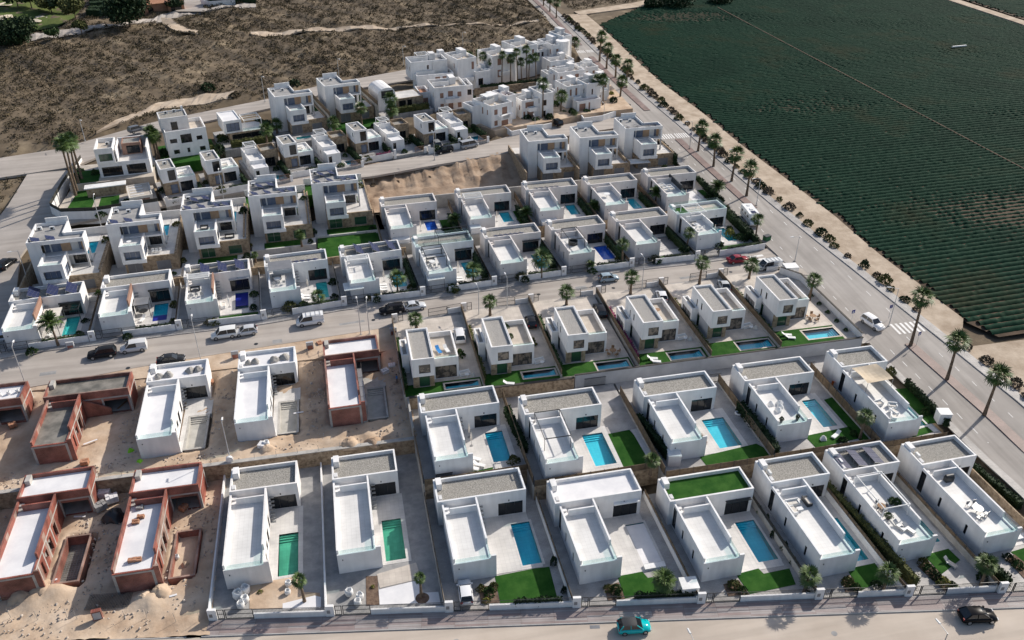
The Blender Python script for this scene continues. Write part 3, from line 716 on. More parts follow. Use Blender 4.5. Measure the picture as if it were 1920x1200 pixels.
def motorhome(x, y, z, heading, label):
    T = thing('motorhome', (x, y, z, R(heading)), label, 'motorhome')
    prof = [(-3.3, .5), (2.0, .5), (3.1, .45), (3.25, .75), (3.05, 1.15), (2.45, 1.35), (2.55, 2.0), (2.2, 2.75), (-3.2, 2.85)]
    mb = MB(); n = len(prof); mb.v = [(p[0], -1.13, p[1]) for p in prof]+[(p[0], 1.13, p[1]) for p in prof]
    mb.f = [tuple(range(n)), tuple(range(2*n-1, n-1, -1))]+[((i+1) % n, i, n+i, n+(i+1) % n) for i in range(n)]
    mo('body', mb, 'white_paint', T)
    mo('windscreen', MB().quad((2.46, -1.0, 1.38), (2.46, 1.0, 1.38), (2.57, 1.0, 1.98), (2.57, -1.0, 1.98)), 'carglass', T)
    for s in (-1, 1):
        for a in (-2.2, -.4, 1.2): mo('side_window', MB().box(a-.4, s*1.135-.01, 1.55, a+.4, s*1.135+.01, 2.1), 'carglass', T)
        for a in (-1.9, 2.2):
            o = mo('wheel', MB().tube((a, s*.95-.11, .36), (a, s*.95+.11, .36), .36, .36, 14), 'tyre', T); mo('rim', MB().tube((a, s*.95-.12, .36), (a, s*.95+.12, .36), .2, .2, 10), 'rim', o)
        mo('headlight', MB().box(3.1, s*.8-.15, .75, 3.24, s*.8+.15, .95), 'lamp_clear', T)
        mo('stripe', MB().box(-3.0, s*1.133-.006, 1.15, 2.0, s*1.133+.006, 1.3), 'grey_metal', T)
    mo('roof_hatch', MB().box(-.5, -.35, 2.82, .2, .35, 2.93), 'plastic_white', T); mo('roof_hatch', MB().box(-2.4, -.3, 2.84, -1.8, .3, 2.95), 'plastic_white', T)
    mo('solar_panel', MB().box(.7, -.5, 2.8, 1.9, .5, 2.85), 'solar', T)
    return T

# ------------------------------------------------------------------ street furniture, people, loose things
def lamp(x, y, z, h, az, label, arm=1.1, group='street lamps'):
    T = thing('street_lamp', (x, y, z, R(az)), label, 'street lamp', group)
    mo('pole', MB().tube((0, 0, 0), (0, 0, h), .09, .05, 7), 'pole', T); mo('base', MB().box(-.18, -.18, 0, .18, .18, .16), 'concrete', T)
    mo('arm', MB().tube((0, 0, h-.05), (arm, 0, h+.12), .04, .035, 6), 'pole', T)
    mb = MB(); mb.v = [(arm-.1, -.14, h+.08), (arm+.65, -.11, h+.12), (arm+.65, .11, h+.12), (arm-.1, .14, h+.08), (arm-.1, -.1, h+.2), (arm+.6, -.07, h+.18), (arm+.6, .07, h+.18), (arm-.1, .1, h+.2)]
    mb.f = [(3, 2, 1, 0), (4, 5, 6, 7), (0, 1, 5, 4), (1, 2, 6, 5), (2, 3, 7, 6), (3, 0, 4, 7)]; mo('lantern', mb, 'plastic_white', T); return T
def sign(x, y, z, az, label, color='navy'):
    T = thing('road_sign', (x, y, z, R(az)), label, 'road sign'); mo('post', MB().tube((0, 0, 0), (0, 0, 2.9), .035, .035, 6), 'pole', T)
    mo('plate', MB().box(-.35, -.06, 2.2, .35, -.035, 2.9), color, T)
    mb = MB(); mb.v = [(-.22, -.064, 2.3), (.22, -.064, 2.3), (0, -.064, 2.75)]; mb.f = [(0, 1, 2)]; mo('symbol', mb, 'white_paint', T); return T
def person(x, y, z, az, label, top, legs, reach=False, step=.25):
    T = thing('person', (x, y, z, R(az)), label, 'person', None)
    J = {'pel': (0, 0, .95), 'che': (.02, 0, 1.3), 'nek': (.03, 0, 1.48), 'hed': (.05, 0, 1.66), 'hip1': (0, .1, .9), 'kn1': (step*.5, .1, .5), 'an1': (step*.6-.08, .1, .08), 'to1': (step*.6+.1, .1, .04),
         'hip2': (0, -.1, .9), 'kn2': (-step*.1+.05, -.1, .5), 'an2': (-step*.9, -.1, .1), 'to2': (-step*.9+.16, -.1, .04), 's1': (0, .19, 1.42), 'e1': (-.06 if not reach else .2, .25, 1.14), 'h1': (.06 if not reach else .42, .24, .9 if not reach else 1.05),
         's2': (0, -.19, 1.42), 'e2': (.06, -.25, 1.14), 'h2': (.2, -.22, .92)}
    E = [('pel', 'che'), ('che', 'nek'), ('nek', 'hed'), ('pel', 'hip1'), ('hip1', 'kn1'), ('kn1', 'an1'), ('an1', 'to1'), ('pel', 'hip2'), ('hip2', 'kn2'), ('kn2', 'an2'), ('an2', 'to2'), ('che', 's1'), ('s1', 'e1'), ('e1', 'h1'), ('che', 's2'), ('s2', 'e2'), ('e2', 'h2')]
    rad = {'pel': .14, 'che': .15, 'nek': .06, 'hed': .105, 'hip1': .10, 'hip2': .10, 'kn1': .065, 'kn2': .065, 'an1': .045, 'an2': .045, 'to1': .035, 'to2': .035, 's1': .07, 's2': .07, 'e1': .045, 'e2': .045, 'h1': .035, 'h2': .035}
    ks = list(J); me = bpy.data.meshes.new('body'); me.from_pydata([J[k] for k in ks], [(ks.index(a), ks.index(b)) for a, b in E], [])
    o = bpy.data.objects.new('body', me); COL.objects.link(o); o.parent = T
    o.modifiers.new('skin', 'SKIN'); s = o.modifiers.new('sub', 'SUBSURF'); s.levels = 1; s.render_levels = 1
    lay = me.skin_vertices[0] if me.skin_vertices else None
    if lay:
        for i, k in enumerate(ks): lay.data[i].radius = (rad[k], rad[k]*1.0)
        lay.data[0].use_root = True
    dg = bpy.context.evaluated_depsgraph_get(); em = bpy.data.meshes.new_from_object(o.evaluated_get(dg)); o.modifiers.clear(); o.data = em
    em.materials.clear()
    for m in ('skin', top, legs): em.materials.append(MATS[m])
    for p in em.polygons:
        c = p.center; p.use_smooth = True
        p.material_index = 0 if c.z > 1.47 or (abs(c.y) > .2 and c.z < 1.08) else (1 if c.z > .93 else 2)
    mb = MB(); 
    for i in range(5):
        a = math.pi/2*i/4; r = .118*math.cos(a); mb.v += [(.045+r*math.cos(2*math.pi*k/8), r*math.sin(2*math.pi*k/8), 1.69+.11*math.sin(a)) for k in range(8)]
    for i in range(4):
        for k in range(8): j = (k+1) % 8; mb.f.append((i*8+k, i*8+j, i*8+8+j, i*8+8+k))
    mo('hair', mb, 'dark_metal', T, smooth=True); return T

def lounger(F, label, cloth='plastic_white', group='sun loungers'):
    T = thing('sun_lounger', F, label, 'sun lounger', group)
    fr = MB(); fr.box(-.33, -.95, .22, .33, .35, .28)
    for a in (-.28, .28):
        for b in (-.85, .25): fr.box(a-.03, b-.03, 0, a+.03, b+.03, .22)
    mo('frame', fr, 'plastic_white', T)
    m = MB(); m.box(-.3, -.92, .282, .3, .35, .36)
    m.v += [(-.3, .35, .28), (.3, .35, .28), (.3, .9, .68), (-.3, .9, .68), (-.3, .33, .37), (.3, .33, .37), (.3, .86, .76), (-.3, .86, .76)]; n = len(m.v)-8
    m.f += [(n+3, n+2, n+1, n), (n+4, n+5, n+6, n+7), (n, n+1, n+5, n+4), (n+1, n+2, n+6, n+5), (n+2, n+3, n+7, n+6), (n+3, n, n+4, n+7)]
    mo('mattress', m, cloth, T); return T
def table_set(F, label, mat='wood', n=4, r=.55):
    T = thing('garden_table', F, label, 'table')
    mo('table_top', MB().tube((0, 0, .70), (0, 0, .74), r, r, 16), mat, T); mo('leg', MB().tube((0, 0, 0), (0, 0, .70), .06, .06, 6), mat, T)
    return T
def chair(F, label, mat='plastic_white', group=None):
    T = thing('garden_chair', F, label, 'chair', group)
    mo('seat', MB().box(-.24, -.24, .40, .24, .24, .46), mat, T); mo('backrest', MB().box(-.24, .2, .463, .24, .25, .88), mat, T)
    for a in (-.2, .2):
        for b in (-.2, .2): mo('leg', MB().box(a-.02, b-.02, 0, a+.02, b+.02, .40), mat, T)
    return T
def sofa(F, L, label, mat='plastic_white'):
    T = thing('garden_sofa', F, label, 'sofa')
    mo('base', MB().box(-L/2, -.4, .08, L/2, .4, .34), mat, T); mo('backrest', MB().box(-L/2, .28, .343, L/2, .42, .75), mat, T)
    for s in (-1, 1): mo('armrest', MB().box(s*(L/2-.08)-.08, -.4, .343, s*(L/2-.08)+.08, .277, .58), mat, T)
    k = max(1, int(L/.7))
    for i in range(k): mo('cushion', MB().box(-L/2+.17+(L-.34)*i/k+.01, -.38, .345, -L/2+.17+(L-.34)*(i+1)/k-.01, .27, .47), 'cream', T)
    return T
def parasol(F, label, mat='canvas', closed=True, r=1.4):
    T = thing('parasol', F, label, 'parasol'); mo('pole', MB().tube((0, 0, 0), (0, 0, 2.6), .03, .03, 6), 'grey_metal', T); mo('base', MB().tube((0, 0, 0), (0, 0, .08), .28, .25, 10), 'concrete_grey', T)
    mb = MB()
    if closed: mb.tube((0, 0, 1.0), (0, 0, 1.6), .10, .17, 8).tube((0, 0, 1.6), (0, 0, 2.62), .17, .03, 8)
    else:
        mb.v = [(r*math.cos(k*math.pi/4), r*math.sin(k*math.pi/4), 2.2) for k in range(8)]+[(0, 0, 2.7)]; mb.f = [(k, (k+1) % 8, 8) for k in range(8)]
    mo('canopy', mb, mat, T); return T
def bigbag(F, s, label):
    mb = MB(); prof = [(.0, .42), (.12, .52), (.5, .56), (.85, .52), (1., .43), (.93, .36), (.6, .33)]
    for z, r in prof:
        for k in range(10):
            a = 2*math.pi*k/10; q = r*(1+.08*math.sin(3*a+z*5)); mb.v.append((q*math.cos(a), q*math.sin(a), z+.03*math.sin(2*a)))
    for i in range(len(prof)-1):
        for k in range(10): j = (k+1) % 10; mb.f.append((i*10+k, i*10+j, i*10+10+j, i*10+10+k))
    mb.f.append(tuple(range(60, 70)))
    T = thing('bulk_bag', F, label, 'bulk bag', 'white bulk bags'); T.scale = (s, s, s); mo('sack', mb, 'plastic_white', T, smooth=True)
    ls = MB()
    for a in (.8, 2.3, 3.9, 5.4): ls.tube((.45*math.cos(a), .45*math.sin(a), 1.), (.3*math.cos(a), .3*math.sin(a), 1.2), .03, .03, 5)
    mo('strap', ls, 'plastic_white', T); return T
def heap(F, r, h, mat, label, name='gravel_heap', cat='heap'):
    n = 18; mb = MB(); rings = 8; ph = random.uniform(0, 6)
    for i in range(rings):
        t = i/(rings-1); q = r*(1-t)**.85
        for k in range(n): a = 2*math.pi*k/n; w = 1+.16*math.sin(3*a+ph)+.09*math.sin(5*a+i)+random.uniform(-.09, .09); mb.v.append((q*w*math.cos(a), q*w*math.sin(a), h*math.sin(t*math.pi/2)*(1+random.uniform(-.12, .12)) if i else -.03))
    for i in range(rings-1):
        for k in range(n): j = (k+1) % n; mb.f.append((i*n+k, i*n+j, i*n+n+j, i*n+n+k))
    return mo(name, mb, mat, F=F, label=label, cat=cat, smooth=True)
def pallet(F, label, mat='concrete_grey', w=1.1, d=.9, h=.8):
    T = thing('pallet_stack', F, label, 'pallet'); mb = MB()
    for i in range(5): mb.box(-w/2, -d/2+i*d/4.6, .1, w/2, -d/2+i*d/4.6+.1, .13)
    for s in (-.45, 0, .45): mb.box(s*w-.05, -d/2, 0, s*w+.05, d/2, .1)
    mo('pallet', mb, 'wood', T)
    k = 3
    for i in range(k):
        for j in range(2): mo('block', MB().box(-w/2+w*i/k+.01, -d/2+d*j/2+.01, .132, -w/2+w*(i+1)/k-.02, -d/2+d*(j+1)/2-.02, h+random.uniform(-.12, .05)), mat, T)
    return T
# ------------------------------------------------------------------ building pieces (local coordinates, +y away from the camera)
def win(T, side, c, a0, a1, z0, z1, glass='dark_glass', mull=1, frame='dark_metal', inset=.10, name='window', fw=.06):
    """frame and panes set back from the outer face c of a wall; side is the way the face looks"""
    sg = {'S': 1, 'N': -1, 'W': 1, 'E': -1}[side]
    def bx(mb, p, q, za, zb, d0, d1):
        e0, e1 = sorted((c+sg*d0, c+sg*d1))
        if side in 'SN': mb.box(p, e0, za, q, e1, zb)
        else: mb.box(e0, p, za, e1, q, zb)
    m = MB()
    bx(m, a0, a1, z1-fw, z1, inset-.05, inset+.02); bx(m, a0, a1, z0, z0+fw, inset-.05, inset+.02)
    w = (a1-a0)/mull
    for i in range(mull+1):
        p = min(max(a0+w*i-fw/2, a0), a1-fw); bx(m, p, p+fw, z0+fw, z1-fw, inset-.05, inset+.02)
    o = mo(name, m, frame, T)
    for i in range(mull):
        g = MB(); bx(g, a0+w*i+.03, a0+w*(i+1)-.03, z0+fw*.5, z1-fw*.5, inset+.025, inset+.04); mo('pane', g, glass, o)
    return o
def block(T, x0, y0, x1, y1, z0, z1, wins=None, roof='gravel', par=.5, mat='white', name='wall', t=.25, glass='dark_glass', side_mat=None, mull=1, panes=True, frame='dark_metal'):
    """box building with openings, parapet and recessed roof"""
    wins = wins or {}; m = MB(); ms = m if side_mat is None else MB()
    m.wall('x', x0, x1, y0, y0+t, z0, z1, wins.get('S', ())); m.wall('x', x0, x1, y1-t, y1, z0, z1, wins.get('N', ()))
    ms.wall('y', y0+t, y1-t, x0, x0+t, z0, z1, wins.get('W', ())); ms.wall('y', y0+t, y1-t, x1-t, x1, z0, z1, wins.get('E', ()))
    mo(name, m, mat, T)
    if side_mat: mo('side_wall', ms, side_mat, T)
    if roof: mo('roof', MB().box(x0+t, y0+t, z1-par-.15, x1-t, y1-t, z1-par), roof, T)
    if panes:
        for s, c in (('S', y0), ('N', y1), ('W', x0), ('E', x1)):
            for w in wins.get(s, ()): win(T, s, c, w[0], w[1], w[2], w[3], glass, mull if w[1]-w[0] < 2.2 else 3, frame)
    return T
def solar(T, x, y, z, nx, ny, tilt=22, w=1.0, h=1.6, ang=90, lift=.15):
    """rack of tilted panels, low edge towards direction ang (degrees) """
    A = thing('solar_array', (x, y, z, R(ang-90)), None, None); A.parent = T
    fr = MB(); ct, st = math.cos(R(tilt)), math.sin(R(tilt)); D = ny*h
    # local: panels rise towards -y, face +y
    for i in range(nx+1): fr.bar((i*w-nx*w/2, 0, lift-.03), (i*w-nx*w/2, -D*ct, lift+D*st-.03), .05, .04); fr.bar((i*w-nx*w/2, -D*ct, 0), (i*w-nx*w/2, -D*ct, lift+D*st-.05), .04, .04)
    mo('rack', fr, 'solar_frame', A)
    for i in range(nx):
        for j in range(ny):
            m = MB(); a, b = i*w-nx*w/2+.02, (i+1)*w-nx*w/2-.02; d0, d1 = j*h+.02, (j+1)*h-.02
            lo = [(a, -d0*ct, lift+d0*st), (b, -d0*ct, lift+d0*st), (b, -d1*ct, lift+d1*st), (a, -d1*ct, lift+d1*st)]
            m.v = lo+[(p[0], p[1]+.03*st, p[2]+.035) for p in lo]; m.f = [(0, 1, 2, 3), (7, 6, 5, 4), (0, 4, 5, 1), (1, 5, 6, 2), (2, 6, 7, 3), (3, 7, 4, 0)]
            mo('solar_panel', m, 'solar', A)
    return A
def pergola(T, x0, y0, x1, y1, z0, h, mat='plastic_white', beams=6, slats=False, name='pergola', cover=None, w=.12):
    m = MB()
    for x in (x0+w/2, x1-w/2):
        for y in (y0+w/2, y1-w/2): m.box(x-w/2, y-w/2, z0, x+w/2, y+w/2, z0+h-.14)
    m.ring(x0, y0, x1, y1, z0+h-.14, z0+h, w)
    o = mo(name, m, mat, T)
    for i in range(beams):
        yy = y0+w+(y1-y0-2*w)*(i+.5)/beams; mo('beam', MB().box(x0+w, yy-.05, z0+h-.12, x1-w, yy+.05, z0+h-.02), mat, o)
    if cover: mo('cover', MB().box(x0+.02, y0+.02, z0+h+.003, x1-.02, y1-.02, z0+h+.05), cover, o)
    return o
def ac_unit(T, x, y, z, rot=0):
    o = mo('air_conditioner', MB().box(-.42, -.16, .06, .42, .16, .68), 'plastic_white', T); o.location = (x, y, z); o.rotation_euler[2] = rot
    mo('fan_grille', MB().tube((-.08, -.175, .37), (-.08, -.16, .37), .24, .24, 12), 'dark_metal', o)
    mo('foot', MB().box(-.4, -.14, 0, .4, .14, .06), 'dark_metal', o); return o

# ------------------------------------------------------------------ plots, pools, walls
def pool(F, x0, y0, x1, y1, label, water='water', basin='basin_aqua', steps='N', depth=.8, coping='terrace', filled=True, cw=.3, ch=.05, group=None):
    T = thing('swimming_pool', F, label, 'pool', group)
    b = MB(); e = .0
    n_ = len(b.v); zs, zd = -depth+.2, -depth-.25; b.v += [(x0, y0, zd), (x1, y0, zd), (x1, y1, zs), (x0, y1, zs)]; b.f.append((n_, n_+1, n_+2, n_+3)); depth += .3
    b.box(x0-.12, y0-.12, -depth, x0, y1+.12, -.01); b.box(x1, y0-.12, -depth, x1+.12, y1+.12, -.01)
    b.box(x0, y0-.12, -depth, x1, y0, -.01); b.box(x0, y1, -depth, x1, y1+.12, -.01)
    mo('basin', b, basin, T)
    mo('coping', MB().ring(x0-cw, y0-cw, x1+cw, y1+cw, .004, ch, cw+.02), coping, T)
    if steps:
        n = 4
        for i in range(n):
            if steps == 'N': s = MB().box(x0+.003, y1-.32*(i+1), -depth, x1-.003, y1-.32*i-.003, -.22-.15*i)
            elif steps == 'W': s = MB().box(x0+.32*i+.003, y0+.003, -depth, x0+.32*(i+1), y1-.003, -.22-.15*i)
            else: s = MB().box(x1-.32*(i+1), y0+.003, -depth, x1-.32*i-.003, y1-.003, -.22-.15*i)
            mo('step', s, basin, T)
    if filled:
        w = MB(); w.quad((x0-.02, y0-.02, -.10), (x1+.02, y0-.02, -.10), (x1+.02, y1+.02, -.10), (x0-.02, y1+.02, -.10)); mo('water', w, water, T)
    return T
def wpoly(F, poly): return [sub(F, p[0], p[1])[:2] for p in poly]
def plot(F, xl, xr, yfl, yfr, yb, hole=None, mat='paving', deep=2.0, name='plot_paving', holes=None):
    yf = lambda x: yfl+(yfr-yfl)*(x-xl)/(xr-xl); m = MB()
    if hole:
        hx0, hy0, hx1, hy1 = hole
        if hx1 > xr-.05: hx1 = xr-.05
        m.prism([(xl, yf(xl)), (hx0, yf(hx0)), (hx0, yb), (xl, yb)], -deep, 0); m.prism([(hx1, yf(hx1)), (xr, yf(xr)), (xr, yb), (hx1, yb)], -deep, 0)
        m.prism([(hx0, yf(hx0)), (hx1, yf(hx1)), (hx1, hy0), (hx0, hy0)], -deep, 0); m.prism([(hx0, hy1), (hx1, hy1), (hx1, yb), (hx0, yb)], -deep, 0)
    else: m.prism([(xl, yfl), (xr, yfr), (xr, yb), (xl, yb)], -deep, 0)
    mo(name, m, mat, F=F, kind='structure')
    cap(wpoly(F, [(xl-.3, yfl-.3), (xr+.3, yfr-.3), (xr+.3, yb+.3), (xl-.3, yb+.3)]), F[2]-1.9)
def patch(F, name, poly, mat, z=.03, hole=None):
    m = MB()
    if hole:
        xs = [p[0] for p in poly]; ys_ = [p[1] for p in poly]; x0, x1, y0, y1 = min(xs), max(xs), min(ys_), max(ys_); a, b, c, d = hole
        for q in ((x0, y0, a, y1), (c, y0, x1, y1), (a, y0, c, b), (a, d, c, y1)):
            q = (max(q[0], x0), max(q[1], y0), min(q[2], x1), min(q[3], y1))
            if q[2]-q[0] > .01 and q[3]-q[1] > .01: m.prism([(q[0], q[1]), (q[2], q[1]), (q[2], q[3]), (q[0], q[3])], -.05, z)
    else: m.prism(poly, -.05, z)
    return mo(name, m, mat, F=F, kind='structure')
def side_wall(F, x, y0, y1, h, label, mat='white', t=.2, z0=-.8, top=None, toph=.8, group='boundary walls'):
    if top:
        T = thing('boundary_wall', F, label, 'wall', group); mo('wall', MB().box(x-t/2, y0, z0, x+t/2, y1, h), mat, T)
        n = max(2, int(abs(y1-y0)/2)); fm = MB().box(x-.03, y0+.02, h+.002, x+.03, y1-.02, h+toph); o = mo('screen', fm, top, T)
        for i in range(n+1): yy = y0+.06+(y1-y0-.12)*i/n; mo('post', MB().box(x-.05, yy-.05, h+.002, x+.05, yy+.05, h+toph+.06), 'dark_metal', o)
        return T
    return mo('boundary_wall', MB().box(x-t/2, y0, z0, x+t/2, y1, h), mat, F=F, label=label, cat='wall', group=group)
def front_fence(F, xl, yfl, xr, yfr, ref, gate=(2.1, 5.6), ped=(1.05, 2.0), h=.85, rail=.7, mat='white', pillar=1.0, bars='dark_metal', t=.22, gh=1.65, double=False, z0=-.6, box=True):
    a = math.atan2(yfr-yfl, xr-xl); L = math.hypot(xr-xl, yfr-yfl); Q = sub(F, xl, yfl, 0, a)
    T = thing('front_wall', Q, 'white low front wall with dark railing at '+ref, 'wall', 'front garden walls')
    w = MB()
    if gate: segs = [(gate[1]+.02, L)] if not ped or ped[0] <= pillar+.1 else [(pillar, ped[0]), (gate[1]+.02, L)]
    else: segs = [(pillar, L)]
    for s0, s1 in segs:
        w.box(s0, -t/2, z0, s1, t/2, h)
    mo('wall', w, mat, T)
    if pillar: mo('pillar', MB().box(0, -t*.8, z0, pillar, t*.8, 1.75), mat, T)
    if box: mo('meter_box', MB().box(.15, -t*.8-.02, .55, .55, -t*.8-.002, 1.1), 'grey_metal', T)
    if rail:
        for s0, s1 in segs:
            b = MB(); n = int((s1-s0)/.16)
            for i in range(n): x = s0+.08+(s1-s0-.16)*i/max(1, n-1); b.box(x-.012, -.012, h+.003, x+.012, .012, h+rail-.04)
            b.box(s0, -.025, h+rail-.04, s1, .025, h+rail); mo('railing', b, bars, T)
    if gate:
        for nm, (g0, g1), lab in (('gate', gate, 'dark metal drive gate of '+ref), ('gate', ped, 'narrow metal foot gate of '+ref)) if ped else (('gate', gate, 'dark metal drive gate of '+ref),):
            G = thing(nm, Q, lab, 'gate', 'garden gates'); fr = MB()
            fr.box(g0+.02, -.04, .06, g0+.09, .04, gh); fr.box(g1-.09, -.04, .06, g1-.02, .04, gh); fr.box(g0+.09, -.03, gh-.07, g1-.09, .03, gh); fr.box(g0+.09, -.03, .06, g1-.09, .03, .14); fr.box(g0+.09, -.03, .85, g1-.09, .03, .90)
            mo('frame', fr, bars, G); b = MB(); n = int((g1-g0-.2)/.14)
            for i in range(n): x = g0+.13+(g1-g0-.26)*i/max(1, n-1); b.box(x-.012, -.012, .14, x+.012, .012, gh-.07)
            mo('bars', b, bars, G)
    return T

# ------------------------------------------------------------------ the L-shaped one-storey villa
def lhouse(F, typ, label, roof='gravel', finish='white', deck='deck', solars=None, awning=None, perg=None, dark_parapet=None, D=None, W_=None, eh=4.25, fin=True, glassrail=True, door=True, wallm='white'):
    if typ == 'A': FW, DD, DB, WB, xo = 4.8, 14.8, 4.6, 12.2, .55
    else: FW, DD, DB, WB, xo = 4.9, 18.0, 4.8, 9.0, .02
    if D: DD = D
    if W_: WB = W_
    YB = DD-DB; X1 = WB-xo
    brick = finish == 'brick'; wm = 'brick' if brick else (wallm if wallm != 'white' else random.choice(['white', 'white_b', 'white_c', 'white'])); sm = 'brick_side' if brick else None
    T = thing('villa' if not brick else 'unfinished_villa', F, label, 'house', 'one-storey L-shaped villas')
    # front wing
    ew = [(2.2, 3.2, .1, 2.3), (4.4, 5.4, .9, 2.2), (6.4, 7.6, .1, 2.3)] if YB > 8 else []
    if typ == 'B': ew += [(9.2, 10.2, .1, 2.3)]
    ww = [(2.9, 3.35, .9, 2.5), (YB*.62, YB*.62+.45, .9, 2.5)] + ([(YB-1.3, YB-.25, .15, 3.55)] if not brick else [])
    m = MB(); ms = m if not brick else MB(); me_ = m if not brick else MB()
    m.wall('x', 0, FW, 0, .25, -.5, 3.3, ())
    ms.wall('y', .25, YB-.003, 0, .25, -.5, 3.95, ww)
    me_.wall('y', .25, 2.6, FW-.25, FW, -.5, 3.3, [w for w in ew if w[1] < 2.6]); me_.wall('y', 2.6, YB-.003, FW-.25, FW, -.5, eh if dark_parapet is None else 3.3, [(max(2.62, w[0]), *w[1:]) for w in ew if w[1] > 2.6])
    mo('stair_wall', MB().box(.9, YB-1.5, 3.125, FW-.255, YB-1.3, 4.2), wm, T)
    if fin: m.box(FW, 0, -.5, FW+.65, .25, 3.75)
    mo('front_wing', m, wm, T)
    if brick: mo('side_wall', ms, sm, T); mo('side_wall', me_, sm, T)
    if dark_parapet: mo('parapet', MB().box(FW-.25, 2.6, 3.303, FW, YB-.01, eh+.35), dark_parapet, T)
    mo('roof_deck', MB().box(.25, .25, 2.95, FW-.25, YB-.01, 3.12), deck, T)
    mo('roof_stair', MB().box(.27, YB-1.5, 3.123, .88, YB-.9, 3.35).box(.27, YB-.88, 3.123, .88, YB-.3, 3.6), wm if not brick else 'concrete', T)
    if glassrail and not brick:
        mo('glass_railing', MB().box(.27, .10, 3.303, FW-.02, .13, 4.0), 'rail_glass', T); mo('glass_railing', MB().box(FW-.14, .27, 3.303, FW-.11, 2.58, 4.0), 'rail_glass', T)
    for w in ew: 
        if not brick: win(T, 'E', FW, max(2.62, w[0]) if w[1] > 2.6 else w[0], w[1], w[2], w[3], 'dark_glass')
    for w in ww:
        if not brick: win(T, 'W', 0, w[0], w[1], w[2], w[3], 'dark_glass')
    # rear wing
    d0, d1 = X1-3.9, X1-.45
    ops = {'S': [(d0, d1, .05, 2.35)]} if door else {}
    m = MB(); ms = m if not brick else MB(); me_ = m if not brick else MB()
    m.wall('x', -xo, X1, YB, YB+.25, -.5, 4.3, ops.get('S', ())); m.wall('x', -xo, X1, DD-.25, DD, -.5, 4.3)
    ms.wall('y', YB+.25, DD-.25, -xo, -xo+.25, -.5, 4.3); me_.wall('y', YB+.25, DD-.25, X1-.25, X1, -.5, 4.3)
    mo('rear_wing', m, wm, T)
    if brick: mo('side_wall', ms, sm, T); mo('side_wall', me_, sm, T)
    mo('rear_roof', MB().box(-xo+.25, YB+.25, 3.55, X1-.25, DD-.25, 3.72), roof, T)
    if door and not brick: win(T, 'S', YB, d0, d1, .05, 2.35, 'dark_glass', 3, name='sliding_door', inset=.12)
    if brick:
        cf = MB()
        for (x, y) in ((0, 0), (FW-.3, 0)): cf.box(x-.012, y-.012, -.4, x+.312, y+.3, 3.2)
        cf.box(.3, -.012, 2.92, FW-.3, .3, 3.18); cf.box(-.012, .3, 2.92, .24, YB-.02, 3.18); cf.box(FW-.24, .3, 2.92, FW+.012, YB-.02, 3.18)
        for y in (1.5, 3.9, 5.95, 8.3):
            if y < YB-.5: cf.box(FW-.24, y, -.4, FW+.012, y+.28, 2.917)
        cf.box(-xo, YB-.012, 2.75, X1+.012, YB+.24, 3.0); cf.box(X1-.3, YB-.012, -.4, X1+.012, YB+.3, 2.747); cf.box(X1-.24, YB+.3, 2.75, X1+.012, DD-.02, 3.0); cf.box(X1-.24, DD-.3, -.4, X1+.012, DD+.012, 2.747); cf.box(d0-.3, YB-.012, -.4, d0, YB+.24, 2.747)
        mo('concrete_frame', cf, 'concrete', T); mo('floor_slab', MB().box(.3, .3, -.3, FW-.3, YB, .06).box(-xo+.3, YB+.28, -.3, X1-.3, DD-.3, .06), 'concrete', T)
    if not brick:
        ch = MB().box(-xo+.28, DD-1.7, 3.723, -xo+1.05, DD-.28, 4.75); mo('chimney', ch, 'white', T)
        mo('vent_box', MB().box(-xo+.3, YB+.5, 3.723, -xo+.75, YB+1.3, 4.35), 'white2', T)
        st = MB()
        for i in range(7): st.box(FW+.05, YB-.35*(i+1)-.1, .42*(6-i)+.02, FW+.75, YB-.35*i-.14, .42*(6-i)+.10)
        mo('outside_stair', st, 'grey_metal', T)
        mo('wall_lamp', MB().box(d0+1.4, YB-.1, 2.65, d0+1.55, YB-.002, 2.85), 'dark_metal', T)
        mo('wall_lamp', MB().box(.6, -.06, 2.3, .72, -.002, 2.48), 'dark_metal', T)
    else: mo('vent_box', MB().box(-xo+.3, DD-1.7, 3.723, -xo+.95, DD-.3, 4.5), 'concrete', T)
    if awning: mo('awning', MB().box(d0-.1, YB-.45, 2.62, d1+.1, YB-.003, 2.8), awning, T)
    T['fw'] = 0; del T['fw']
    return T, dict(FW=FW, D=DD, YB=YB, X1=X1, xo=xo)
# ------------------------------------------------------------------ front row (row 1)
def gpx(px, z): return [at(p[0], p[1], z) for p in px]
def gpatch(name, px, z, mat, dz=.045): return patch((0, 0, z, 0), name, gpx(px, z), mat, dz)
ROW1 = [(-20.05, 79.2, 'B', 0., 21.3), (-6.2, 78.85, 'B', .3, 21.6), (8.0, 74.4, 'A', .5, 15.75), (23.4, 70.95, 'A', .6, 15.85), (38.6, 68.2, 'A', .7, 16.5), (53.1, 65.85, 'B', 1.2, 19.3), (64.2, 66.05, 'B', 1.6, 19.1), (75.85, 65.0, 'B', 1.9, 19.3)]
REF1 = ['%s white villa of front row' % o for o in ORD[:8]]
LAB1 = ['white L-shaped villa with gravel roof and murky green pool, leftmost in front row',
        'white L-shaped villa with green pool and bare gravel garden, second white one in front row',
        'white L-shaped villa with gravel roof behind the parked white car, front row',
        'white L-shaped villa with plain white roofs and covered pool, front row',
        'white L-shaped villa with green artificial turf on rear roof, front row',
        'long white villa with white lounge set on roof terrace, front row',
        'long white villa with rooftop solar panels and white roof pergola, front row',
        'long white villa with gravel roof at right end of front row']
